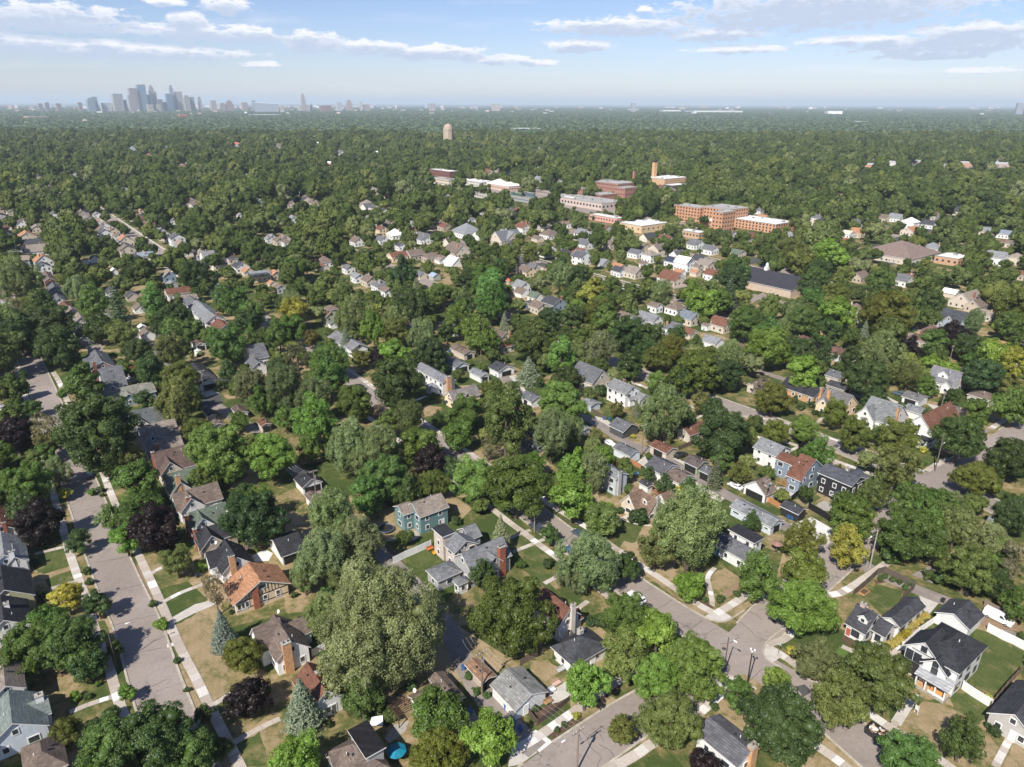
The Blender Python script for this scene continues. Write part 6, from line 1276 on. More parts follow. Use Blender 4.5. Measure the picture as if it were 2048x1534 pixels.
# downtown towers, left to right
DT = 8600
D_ = [(173,189,197,(.36,.44,.5),'round','blue-grey rounded glass tower west of downtown'),(184,195,195,(.4,.46,.52),None,'slim glass tower beside the rounded tower'),(225,246,189,(.52,.5,.46),None,'broad tan-grey glass tower with flat top'),(243,253,201,(.3,.34,.4),None,'short dark tower beside the broad tan-grey tower'),
 (257,271,192,(.5,.44,.42),None,'tan banded tower in front of the reddish tower'),(261,277,178,(.42,.34,.33),None,'reddish grey tower with square top'),(278,295,171,(.26,.36,.46),None,'tallest dark blue glass tower'),(277,303,191,(.16,.24,.34),None,'wide dark blue glass base tower'),(301,312,172,(.52,.46,.42),'round','tall tan tower with rounded crown'),(309,315,185,(.5,.45,.42),None,'slim tan shaft beside the rounded crown tower'),
 (333,346,189,(.2,.3,.4),None,'blue glass tower left of the stepped tower'),(341,351,172,(.38,.43,.48),'step','stepped blue-grey tower in the east cluster'),(352,366,185,(.55,.5,.45),None,'cream tower with white frames in the east cluster'),(346,358,190,(.3,.4,.48),None,'low blue tower between the east towers'),(368,380,192,(.5,.45,.4),'crown','tan tower with small crown'),(380,389,195,(.48,.44,.4),None,'tan tower right of the crowned one'),(396,403,195,(.52,.46,.4),'crown','slender tan tower at the east edge'),
 (293,305,210,(.62,.55,.42),None,'cream apartment tower in front of the skyscrapers'),(312,320,210,(.62,.55,.42),None,'second cream apartment tower right of its twin'),(315,325,200,(.24,.26,.3),None,'dark office block between the clusters'),(324,334,204,(.3,.34,.4),None,'low dark blue office block'),(420,432,201,(.56,.5,.45),None,'tan slab right of downtown'),(440,449,206,(.5,.42,.36),None,'brown low-rise block right of downtown'),(450,466,201,(.44,.34,.3),'step','brown stepped block right of downtown'),
 (482,494,205,(.5,.44,.4),None,'tan low block left of the stadium'),(504,511,201,(.42,.44,.46),None,'grey slab tower at the stadium'),(89,97,205,(.4,.36,.36),None,'twin brown slab, right one, far west'),(75,83,207,(.42,.38,.38),None,'twin brown slab, left one, far west'),(111,120,207,(.46,.36,.33),None,'brown slab west of downtown'),(155,163,205,(.44,.34,.32),None,'reddish slab west of the rounded tower'),(201,220,206,(.72,.7,.66),None,'white low block left of the broad tower'),
 (560,567,211,(.66,.58,.45),None,'cream small tower right of the stadium'),(602,611,187,(.56,.48,.44),'step','lone tall tan art-deco tower'),(595,618,211,(.62,.58,.55),None,'pale base block of the lone tower'),(638,662,211,(.36,.2,.18),None,'dark red wide block right of the lone tower'),(619,624,208,(.5,.5,.52),None,'thin grey tower right of the lone tower'),(672,684,205,(.66,.66,.7),None,'white lattice block left of the cathedral-like block'),(691,704,200,(.55,.42,.36),'step','tan stepped cathedral-like block'),(719,724,204,(.7,.66,.6),None,'cream slim tower right of the cathedral-like block'),(726,738,209,(.5,.42,.4),None,'brown low block right of the cream slim tower'),
 (983,1000,208,(.66,.58,.5),None,'tan block far along the horizon'),(857,870,207,(.56,.5,.48),None,'tan grey block on the horizon centre'),(1262,1272,206,(.5,.5,.52),None,'small grey block on the horizon right of centre'),(2035,2048,206,(.4,.42,.45),None,'grey towers at the right horizon')]
for i, (x0, x1, yt, c_, st, lb) in enumerate(D_):
    FB(x0, x1, yt - (1.2 if i < 20 else 0), 232, c_, lb, 'skyscraper' if yt < 200 else 'distant_tower', style=st, dist=DT + (i * 37) % 500 - (300 if 'in front' in lb or 'second cream' in lb else 0), cat='tower' if yt < 200 else 'building', keep=False, rec=False)
# stadium: big sloping translucent wedge
d = dir_of(532, 206); p = CAM + d * (8000 / math.hypot(d.x, d.y)); sw = 46 / scale_at(Vector((p.x, p.y, 0))); st_ = ob('stadium', None, loc=(p.x, p.y, 0), rz=math.atan2(-p.x, p.y)); 
z1 = CAMH + 2; z2 = CAMH - 16
mb = MB(); mb.poly([(-sw/2,-60,z1-6),(sw/2,-60,z2),(sw/2,90,z2+2),(-sw/2,90,z1)]); mb.obj('roof', M['paint'], st_, (.55,.62,.68))
mb = MB(); mb.poly([(-sw/2,-60,0),(sw/2,-60,0),(sw/2,-60,z2-.3),(-sw/2,-60,z1-6.3)]); mb.poly([(-sw/2,-60,0),(-sw/2,90,0),(-sw/2,90,z1-.3),(-sw/2,-60,z1-6.3)]); mb.poly([(sw/2,-60,0),(sw/2,90,0),(sw/2,90,z2),(sw/2,-60,z2)]); mb.obj('wall', M['paint'], st_, (.3,.34,.38))
tag(st_, 'stadium with pale sloping wedge roof at the edge of downtown', 'stadium')
# low buildings scattered along the far band
rb_ = random.Random(5); pal = [(.62,.6,.58),(.7,.7,.68),(.48,.38,.33),(.42,.28,.24),(.56,.5,.44),(.36,.37,.4),(.6,.52,.46)]
CW = dict(zip(pal, ('pale', 'white', 'brown', 'red-brown', 'cream', 'dark grey', 'tan')))
for i in range(285):
    y = rb_.choice([rb_.uniform(215, 221), rb_.uniform(214, 226), rb_.uniform(216, 234)])
    x = rb_.gauss(420, 230) if rb_.random() < .6 else rb_.uniform(-60, 2110)
    if y > 224 and rb_.random() < .5: continue
    p = P('P', (x, y)); hd = math.hypot(p.x, p.y); w_ = rb_.uniform(3, 10) / scale_at(p) * (1.8 if y < 216 else 1); hgt = rb_.uniform(26, 62) if y < 221 else rb_.uniform(18, 30)
    r = ob('distant_building', None, loc=(p.x, p.y, 0), rz=rb_.uniform(-.5, .5)); c_ = rb_.choice(pal)
    mb = MB(); mb.box(-w_/2, w_/2, -w_/4, w_/4, 0, hgt); mb.obj('wall', M['paint'], r, c_); mb = MB(); mb.box(-w_/2, w_/2, -w_/4, w_/4, hgt+.02, hgt+1.2); mb.obj('roof', M['paint'], r, (.62,.62,.62))
    tag(r, f"low {CW[c_]} building in the far band of rooftops {'left of' if x < 165 else 'among' if x < 410 else 'just right of' if x < 760 else 'far right of'} the downtown towers", 'building', 'low buildings along the horizon')
    HOUSES.append((p.x, p.y, w_/2, hgt, w_/2, w_/4))

T('A', [(230,130,230,'p'),(130,40,160,'d'),(445,240,125,'w'),(890,160,270,'p'),(810,40,230,'M'),(640,110,130,'m'),(720,230,155,'b'),(1010,340,200,'o'),(1150,380,90,'l'),(385,565,165,'y'),(560,600,145,'d'),
 (170,870,300,'M'),(400,830,330,'M'),(270,690,200,'m'),(500,930,200,'d'),(660,870,100,'d'),(735,1110,95,'b'),(500,410,60,'u'),(515,470,55,'u'),(880,595,55,'u'),(930,715,95,'l'),(1235,530,170,'x',{'hs':1.3}),
 (1280,760,190,'B'),(1390,880,230,'h'),(1425,1130,240,'p'),(640,1430,400,'M'),(880,1400,440,'D'),(1090,1450,300,'M'),(370,1330,180,'h'),(1170,1230,105,'d'),(1260,1430,140,'D'),(1020,920,45,'u'),(195,360,60,'U'),(245,560,60,'U'),
 (640,1240,120,'u'),(430,1130,70,'l'),(565,1055,40,'l'),(500,1130,50,'u'),(1075,1090,40,'u'),(330,640,60,'u'),(1050,240,90,'u'),(60,600,40,'U')])
T('B', [(310,90,330,'D'),(760,130,300,'s'),(900,230,280,'s'),(700,330,300,'s'),(600,440,190,'s'),(800,430,180,'o'),(1055,730,740,'G',{'hs':1.0}),(930,1130,230,'m'),(720,650,220,'s'),(590,1190,270,'B',{'hs':.92}),(570,1470,270,'b'),
 (1350,1230,290,'m'),(1010,1190,150,'u'),(1090,1240,110,'u'),(1370,1440,300,'h'),(740,510,90,'u'),(970,1230,80,'u'),(740,1290,50,'U'),(540,545,45,'u'),(590,515,50,'u'),(380,1100,60,'u'),(180,645,30,'U'),(720,900,90,'d')])
T('C', [(650,650,450,'h',{'col':(.085,.125,.03)}),(480,440,140,'d'),(860,195,95,'w',{'hs':1.3}),(1090,340,330,'s'),(990,430,170,'s'),(1160,440,170,'s'),(1310,390,150,'d'),(1140,125,150,'m'),(1310,650,260,'M'),(1290,900,250,'y',{'col':(.15,.19,.05)}),
 (1065,1070,250,'b'),(515,1370,290,'b'),(1275,1325,165,'b',{'col':(.12,.15,.04)}),(695,370,70,'u'),(850,365,75,'U'),(320,120,70,'U'),(440,1100,60,'u'),(400,1010,60,'u'),(500,1120,50,'u'),(720,1180,30,'u'),(780,1200,50,'u'),(890,900,40,'u'),(1010,1240,50,'Y'),(900,1320,40,'u'),(940,1290,40,'u'),(1150,690,90,'U'),(1100,700,70,'U'),(60,1060,80,'u')])
T('D', [(520,190,430,'s'),(320,280,240,'o'),(520,490,165,'b'),(920,450,240,'m'),(870,130,100,'d'),(1160,235,195,'y',{'col':(.17,.19,.045)}),(1180,400,230,'y',{'col':(.16,.2,.04)}),(1170,600,340,'k'),(330,760,240,'b'),(560,950,330,'k'),(330,1010,260,'k'),
 (400,1250,340,'k',{'col':(.12,.16,.045)}),(800,1125,165,'m'),(1010,1040,150,'b'),(1040,1290,430,'D'),(600,1530,190,'p'),(1100,870,70,'Y'),(230,100,120,'U'),(120,60,45,'u'),(60,110,90,'Y'),(30,50,100,'l'),(190,110,60,'U'),(600,570,45,'u'),(690,570,60,'u'),(790,540,50,'u'),(1060,270,80,'U'),(1170,270,90,'u'),(660,1190,60,'u')])
T('E', [(300,110,230,'m'),(285,280,205,'y'),(640,190,330,'M'),(960,400,270,'k',{'col':(.12,.16,.05)}),(760,60,260,'M'),(900,150,220,'s'),(1080,240,220,'s'),(1210,110,200,'D'),(1130,480,180,'D'),(1230,350,200,'x'),(1250,620,150,'m'),(1140,300,160,'m'),
 (100,910,250,'h',{'col':(.13,.15,.06)}),(220,1160,340,'o'),(430,1030,390,'h',{'col':(.1,.125,.04)}),(930,1390,215,'d'),(620,1480,330,'M'),(830,450,120,'u'),(740,430,80,'u'),(520,320,130,'u'),(385,838,70,'U'),(430,850,60,'U'),(345,850,40,'Y'),(1120,1330,80,'U'),(1080,1300,50,'U'),(1275,1390,45,'l'),(1080,1130,45,'Y'),(480,880,45,'Y'),
 (460,450,40,'u'),(490,440,40,'u'),(530,455,40,'u'),(570,470,40,'u'),(605,500,40,'u'),(640,480,50,'u'),(940,1440,60,'u'),(330,830,50,'U'),(1270,780,50,'u')])
T('F', [(660,160,175,'t'),(530,60,170,'s'),(620,100,130,'s'),(820,210,200,'c'),(110,200,150,'x'),(190,180,170,'o'),(300,200,190,'d'),(60,330,260,'s'),(200,330,230,'D'),(370,310,300,'D'),(130,400,240,'D'),(400,480,280,'D'),(20,740,140,'D'),(160,660,55,'w'),(175,730,45,'w'),(220,880,125,'w'),
 (575,740,265,'m'),(430,805,45,'u'),(465,900,55,'w'),(680,320,200,'d'),(870,390,210,'o'),(960,490,190,'D'),(1190,490,250,'o'),(1045,640,170,'T'),(1250,690,260,'h'),(1240,860,300,'s',{'col':(.15,.185,.055)}),(1010,850,140,'d'),(1380,1040,220,'h'),(1060,130,180,'t'),(1200,250,240,'D'),
 (1210,340,170,'m'),(1340,350,160,'m'),(1570,450,260,'M'),(1650,150,200,'m'),(1545,100,140,'m'),(1750,240,180,'m'),(100,1080,270,'p'),(310,1060,260,'x'),(360,1130,180,'o'),(690,1090,520,'D'),(900,1260,230,'o'),(960,1420,290,'m'),(390,1330,190,'s'),(170,1430,310,'M'),(450,1490,85,'y'),(1540,1210,400,'k'),(1440,1360,200,'m'),
 (1600,640,140,'d'),(1460,380,120,'m'),(120,20,60,'u'),(230,40,70,'u'),(700,1460,60,'u'),(640,1480,70,'l'),(710,1500,40,'u'),(1180,60,90,'u'),(1420,150,30,'T'),(1300,240,60,'T'),(500,170,60,'u'),(860,580,100,'u'),(1510,760,50,'u'),(1560,700,90,'d'),(1100,340,90,'d'),(650,470,60,'u'),(320,1200,130,'m')])
T('G', [(130,90,170,'D'),(340,180,170,'m'),(440,130,210,'M'),(570,200,110,'y',{'col':(.13,.13,.04)}),(140,165,95,'m'),(320,400,140,'d'),(470,330,180,'x',{'hs':1.2,'col':(.09,.09,.06)}),(690,340,260,'M'),(700,480,240,'m'),(805,220,120,'B'),(1000,150,150,'b',{'hs':1.3}),(910,330,150,'o'),(1035,330,125,'p'),
 (1140,320,190,'b'),(1160,165,180,'h'),(1340,180,210,'s'),(1380,320,240,'D'),(1240,340,150,'b'),(1160,520,340,'D'),(150,550,260,'s',{'col':(.12,.15,.07)}),(390,570,300,'s',{'col':(.13,.16,.07)}),(590,640,260,'s',{'col':(.12,.16,.06)}),(870,650,240,'M'),(580,790,280,'b'),(560,970,170,'m'),(710,880,130,'b'),(850,950,330,'s'),(1050,980,300,'s'),(920,1080,200,'s'),
 (1250,760,240,'s',{'col':(.12,.155,.06)}),(1040,700,110,'x'),(1320,930,280,'m'),(1400,1050,230,'p'),(1590,870,200,'m'),(1640,720,250,'M'),(1730,180,200,'m'),(1510,150,120,'d'),(1280,1150,100,'x'),(1420,1210,210,'h'),(1060,1180,320,'M'),(950,1290,260,'m'),(1690,1170,330,'k'),(860,50,240,'s'),(1600,80,200,'m'),
 (1500,645,40,'U'),(1420,600,60,'u'),(1480,420,110,'u'),(1600,430,60,'u'),(290,1010,330,'k'),(180,1350,250,'m'),(60,770,130,'m'),(230,640,170,'m'),(1700,1320,120,'U'),(640,290,90,'d'),(1800,1000,90,'x'),(750,420,90,'m'),(1450,760,90,'d')])
T('H', [(170,110,110,'g'),(370,220,300,'k',{'col':(.09,.13,.035)}),(340,430,230,'g',{'hs':.62}),(560,330,190,'t'),(840,270,230,'s',{'col':(.14,.18,.075)}),(600,180,140,'D'),(700,190,150,'h'),(1040,150,250,'D'),(1190,160,200,'d'),(480,70,180,'D'),(640,60,170,'d'),(760,50,170,'h'),(880,80,200,'m'),(1040,380,180,'d'),(1150,270,150,'d'),
 (1240,320,200,'h'),(1340,280,190,'h'),(1500,430,330,'h'),(1420,480,220,'D'),(1650,460,220,'D'),(1380,160,130,'d'),(1510,230,90,'m'),(1610,290,115,'h'),(1740,300,170,'s'),(1280,720,330,'s'),(1090,690,85,'g'),(950,690,120,'o'),(840,565,110,'U'),(560,650,340,'k'),(600,500,230,'D'),(180,770,330,'t',{'col':(.105,.16,.045)}),(110,540,120,'h'),
 (500,890,300,'s'),(640,850,200,'s'),(790,970,150,'s'),(810,880,110,'o'),(890,1010,90,'d'),(1690,860,370,'D'),(250,1210,460,'k',{'col':(.085,.13,.034)}),(640,1160,230,'b'),(640,1310,290,'b'),(800,1140,240,'s'),(1170,1150,100,'d'),(1290,1220,130,'d'),(1385,1240,60,'Y'),(1460,1240,100,'m'),(1640,1150,140,'c',{'col':(.1,.12,.07)}),(850,1440,240,'y',{'col':(.15,.2,.06)}),
 (1060,1440,70,'U'),(1140,1460,80,'U'),(1580,970,110,'m'),(70,950,150,'x'),(60,210,170,'m'),(850,410,35,'T'),(1450,750,110,'d'),(1030,1090,60,'u'),(980,1400,60,'U'),(700,1430,80,'l'),(860,1380,90,'l'),(840,640,60,'u'),(1070,880,40,'Y'),(620,1420,90,'l'),(240,520,60,'u'),(1300,800,90,'d'),(420,500,60,'d')])
T('I', [(180,100,240,'M'),(320,170,200,'m'),(560,70,240,'M'),(440,120,130,'s'),(800,30,220,'b'),(720,160,190,'d'),(870,190,80,'o'),(970,170,120,'g'),(1130,50,330,'h'),(320,250,280,'k'),(540,290,220,'D'),(700,320,130,'d'),(560,430,210,'b'),(665,485,100,'u'),(90,310,180,'s'),(60,440,190,'D'),
 (1140,150,200,'y',{'col':(.14,.17,.04)}),(1090,280,270,'s'),(900,330,160,'D'),(1000,460,290,'D'),(1270,260,160,'p'),(1560,180,200,'p'),(1440,220,170,'m'),(1270,430,180,'s',{'col':(.13,.17,.06)}),(1430,370,130,'b'),(1550,400,120,'b'),(1390,510,130,'m'),(1710,90,140,'s',{'hs':1.25}),(1860,300,260,'b'),(1980,400,210,'y'),
 (1780,440,260,'D'),(1990,120,210,'M'),(1680,340,90,'m'),(1980,640,230,'m'),(1970,520,190,'o'),(360,600,220,'h'),(545,650,70,'u'),(620,635,60,'U'),(640,690,50,'U'),(680,700,50,'U'),(555,745,95,'w'),(770,690,160,'h',{'hs':1.3}),(910,840,200,'h',{'hs':1.2}),(1190,860,270,'h'),(1190,1060,320,'o'),(1390,705,60,'T'),(1570,740,80,'T'),
 (1620,860,330,'M',{'col':(.06,.1,.028)}),(1730,690,170,'m'),(1730,1120,270,'h'),(1950,1010,280,'D'),(870,1340,250,'m'),(1030,1240,190,'y',{'col':(.13,.16,.045)}),(590,940,115,'p'),(662,920,40,'w'),(235,1440,100,'o'),(1300,1290,260,'m'),(1400,1380,260,'m'),(1990,1310,170,'D'),(1560,1300,150,'s'),(1550,590,110,'d'),(810,1050,22,'T'),(510,600,35,'T'),
 (1370,1035,50,'u'),(1460,1020,30,'u'),(1370,940,60,'Y'),(290,510,150,'x'),(1600,560,80,'u'),(1500,630,60,'u'),(1050,850,90,'m')])
# ------------------------------------------------------------------ fences, poles, cars and yard things
def fence(z_, pts, h, kind, label, col=(.18,.14,.11), pw=2.2):
    q = [P(z_, p) for p in pts]; root = ob('fence', None, loc=(q[0].x, q[0].y, 0)); tag(root, label, 'fence'); o0 = Vector((q[0].x, q[0].y, 0))
    pts_ = resample(q, pw); n = 0
    for a, b in zip(pts_[:-1], pts_[1:]):
        t = b - a; L = t.length
        if L < .2: continue
        mb = MB()
        if kind == 'board':
            k = max(3, int(L / .34))
            for i in range(k):
                x0 = L * i / k; dz = R.uniform(-.03, .03); mb.box(x0 + .012, x0 + L / k - .012, -.02 + R.uniform(0, .01), .02, .04, h + dz)
            mb.box(0, L, .021, .06, h * .25, h * .25 + .09); mb.box(0, L, .021, .06, h * .75, h * .75 + .09)
        elif kind == 'vinyl':
            mb.box(0.06, L - .06, -.03, .03, .06, h - .1); mb.box(0.06, L - .06, -.05, .05, h - .1, h); mb.box(.06, L - .06, -.05, .05, .0, .06)
        elif kind == 'picket':
            k = max(3, int(L / .22))
            for i in range(k): x0 = L * i / k; mb.box(x0 + .03, x0 + L / k - .05, -.02, .02, .1, h - .12)
            mb.box(0, L, -.04, .04, h - .12, h); mb.box(0, L, -.04, .04, .02, .1)
        else:
            for zz in (.35, .65, .95): mb.box(0, L, -.03, .03, h * zz - .05, h * zz + .03)
        c = a - o0; ob('panel', mb.mesh('panel', [M['trim'] if kind in ('vinyl', 'picket') else M['wood']]), root, col, (c.x, c.y, 0), math.atan2(t.y, t.x))
    for p in pts_:
        c = p - o0; mb = MB(); mb.box(-.06, .06, -.06, .06, 0, h + .1); ob('post', post_me.setdefault((kind in ('vinyl', 'picket'), h), mb.mesh('post', [M['trim'] if kind in ('vinyl', 'picket') else M['wood']])), root, col, (c.x, c.y, 0))
post_me = {}
fence('Q',[(1420,1140),(1500,1200),(1610,1270),(1710,1330)],2.0,'vinyl','white vinyl fence joining the farmhouse and the grey house')
fence('Q',[(1670,560),(1800,630),(1930,690),(2045,750),(2200,840)],2.0,'vinyl','long white vinyl fence beside the parked white van')
fence('Q',[(812,740),(900,790)],1.9,'vinyl','short white vinyl fence at the farmhouse corner'); fence('Q',[(815,745),(980,590),(1140,480)],1.7,'picket','white picket fence beside the yellow hydrangea hedge')
fence('Q',[(330,210),(450,110),(570,0),(640,-20),(780,50),(940,140),(800,290)],1.9,'board','dark wooden fence enclosing the small green back lawn',(.13,.105,.085))
fence('Q',[(1640,310),(1760,380),(1960,470)],1.9,'board','weathered board fence behind the white van',(.26,.2,.16))
fence('Q',[(1700,1340),(1860,1140),(2010,980)],1.8,'board','brown board fence beside the charcoal-roofed house',(.2,.15,.12))
fence('R',[(300,1070),(460,990),(600,930),(780,850)],1.9,'vinyl','white fence between the teal house and the pink-sided house'); fence('R',[(0,610),(160,780),(320,990)],1.7,'board','grey wooden fence beside the shaded lane by the trampoline',(.2,.18,.15))
fence('C',[(730,1215),(790,1290),(880,1230),(975,1150)],1.2,'board','dark low fence round the patio beside the streaky-roofed garage',(.1,.075,.06)); fence('C',[(690,955),(740,925),(790,900)],1.6,'board','brown fence behind the streaky-roofed garage',(.17,.13,.1))
fence('T',[(135,920),(250,820),(350,750),(440,710)],2.0,'board','black board fence curving beside the black house',(.02,.02,.022)); fence('T',[(360,1000),(430,1045),(560,1120),(700,1220),(760,1190)],2.0,'board','black board fence above the new concrete driveway',(.02,.02,.022))
fence('S',[(620,100),(720,70),(860,40)],1.9,'board','tan board fence behind the paved patio',(.3,.23,.18)); fence('S',[(1270,1120),(1390,1060)],1.9,'vinyl','white fence behind the white tudor house')
fence('H',[(760,700),(880,770)],1.6,'board','dark board fence along the alley above the dark grey garage',(.13,.1,.08)); fence('H',[(790,620),(890,590)],1.6,'board','short dark fence beside the white two-storey house',(.15,.12,.1))
fence('H',[(950,1090),(1010,1050),(1120,1110)],1.7,'board','orange cedar fence beside the pale blue house',(.42,.2,.1)); fence('H',[(1380,980),(1450,950),(1530,920)],1.5,'board','dark fence behind the cream brown-roofed garage',(.12,.09,.07))
fence('F',[(765,650),(860,640),(960,620)],1.7,'board','red-brown board fence beside the mauve brick house',(.28,.13,.08)); fence('G',[(440,1030),(500,1090)],1.8,'board','orange cedar fence beside the shaded alley garage',(.42,.19,.09))
fence('I',[(320,1290),(400,1340)],1.8,'board','orange cedar fence between the white garage and the black shed',(.45,.22,.1)); fence('F',[(660,410),(750,400)],1.7,'board','red cedar fence behind the dark-roofed long house',(.3,.14,.09)); fence('M',[(760,455),(1110,500)],2.2,'board','long red wooden fence behind the parking lot',(.36,.15,.1),pw=5)

def pole(z_, base, h, arm=None, label='', cross=True, col=(.22,.17,.13), r=.16, name='utility_pole'):
    p = P(z_, base); root = ob(name, None, loc=(p.x, p.y, 0)); tag(root, label, 'utility pole' if name == 'utility_pole' else 'street lamp')
    mb = MB(); mb.tube([(0,0,-.3),(0,0,h*.5),(0,0,h)], [r*1.15, r, r*.75], 8); mb.obj('pole', M['wood'], root, col)
    a = U if True else V
    if cross:
        for zz in (h - .5,):
            mb = MB(); mb.obox((0,0), V, U, 1.25, .07, zz, zz + .14); mb.obj('crossarm', M['wood'], root, col)
            for i in (-1.1, -.5, .5, 1.1): mb = MB(); q = V * i; mb.tube([(q.x,q.y,zz+.14),(q.x,q.y,zz+.36)], .05, 6); mb.obj('insulator', M['trim'], root)
        mb = MB(); mb.tube([(V.x*.32, V.y*.32, h-2.6),(V.x*.32,V.y*.32,h-1.7)], .24, 8); mb.obj('transformer', M['metal'], root)
    if arm:
        d = Vector((arm[0], arm[1], 0)); top = Vector((0,0,arm[3] if len(arm) > 3 else h-.5)); e = top + d.normalized()*arm[2] + Vector((0,0,.6)); mb = MB(); mb.tube([top, top.lerp(e,.5)+Vector((0,0,.25)), e], .055, 6); mb.obj('arm', M['metal'], root)
        dn = d.normalized(); mb = MB(); mb.tube([e - dn*.1, e + dn*.25, e + dn*.75], [.1,.17,.08], 8); mb.obj('lamp_head', M['trim'], root)
    return p + Vector((0,0,h))
Lc = (.32,.31,.3)
pole('A',(672,960),9,(V.x,V.y,3.2),'street lamp with long arm over the wide left street',False,(.12,.1,.09),.11,'street_lamp')
pa = pole('C',(472,1120),10.5,None,'utility pole with crossarm beside the rusty brown garage')
pole('C',(772,185),9.5,(V.x,V.y,2.6,9.0),'wooden lamp pole beside the parked dark car',False,(.3,.25,.2),.13,'street_lamp')
pole('D',(708,1010),9.5,(-U.x*.2,-U.y*.2,1.2),'brown lamp pole at the near side of the junction',False,(.1,.085,.08),.12,'street_lamp')
lp = P('D',(843,1072)); rt = ob('traffic_camera_pole', None, loc=(lp.x,lp.y,0)); tag(rt,'black pole with small white cameras at the corner of the junction','pole')
mb = MB(); mb.tube([(0,0,0),(0,0,9)],[.14,.11],8); mb.obj('pole', M['black'], rt)
for a in (0, 2.1, 4.2): mb = MB(); mb.box(math.cos(a)*.4-.14, math.cos(a)*.4+.14, math.sin(a)*.4-.14, math.sin(a)*.4+.14, 8.7, 9.05); mb.obj('camera_box', M['trim'], rt)
mb = MB(); mb.box(-.3,.3,-.3,.3,0,.9); mb.obj('base_cabinet', M['metal'], rt)
pb_ = pole('C',(1015,1560),9.5,(-V.x,-V.y,3.0,8.5),'lamp pole leaning over the lower street with a long arm',True,(.25,.2,.16))
pole('E',(398,395),11,(-V.x,-V.y,2.6,9.6),'grey wooden lamp pole at the corner behind the yellow-green tree',False,(.36,.32,.28),.17,'street_lamp')
pole('I',(1447,1085),13,(V.x,V.y,1.6,8.5),'tall dark pole on the new pavement at the upper corner',False,(.16,.13,.12),.17,'street_lamp')
pole('I',(1808,735),8.5,(V.x,V.y,3.2),'street lamp with horizontal arm at the far right crossing',False,(.2,.18,.17),.11,'street_lamp')
pole('I',(300,1310),8,None,'thin utility pole between the white garage and the black shed')
pole('H',(1128,1015),11,None,'utility pole beside the white alley garage'); pole('G',(608,1360),11,None,'utility pole beside the brown hip-roofed garage'); pole('F',(1432,825),11.5,None,'utility pole in front of the white garage with the tan driveway')
pole('F',(560,925),9,(-V.x,-V.y,2.4),'thin street lamp beside the round green tree on the left street',False,(.2,.18,.17),.1,'street_lamp'); pole('I',(878,478),9,None,'utility pole beside the cream garages'); pole('I',(1540,372),9,None,'pole beside the far garden path'); pole('G',(1752,410),8.5,None,'light-coloured pole beside the small white garage',False)
pole('I',(1915,200),10,None,'utility pole at the right beside the orange-roofed garage'); pole('O',(1558,380),10,None,'utility pole beside the tiny red roof'); pole('H',(1716,230),9,None,'utility pole beside the pale tree on the upper alley'); pole('I',(1482,690),8,None,'brown pole beside the cream alley garage'); pole('L',(703,945),10,None,'lone pole rising from the mid-distance trees')
def wires(a, b, label, n=3):
    root = ob('power_line', None, loc=a); tag(root, label, 'power line')
    for i in range(n):
        o = V * (i - (n-1)/2) * .9; pts = []
        for k in range(17):
            t = k / 16; q = (b - a) * t + o; q.z -= 4 * 1.1 * t * (1 - t); pts.append(q)
        mb = MB(); mb.tube(pts, .018, 4); mb.obj('wire', M['metal'], root)
wires(pa, pb_, 'power line wires between the garage pole and the lower lamp pole', 4); wires(pa, P('C',(380,790),9.5), 'power line wires running into the giant maple', 3); wires(P('G',(608,1360)) + Vector((0,0,11)), P('G',(430,1090),10), 'power line wires crossing the black-roofed alley garage', 3)
wires(P('F',(1432,825)) + Vector((0,0,11.4)), P('F',(1600,700),10), 'power line wires above the white garage driveway', 3)

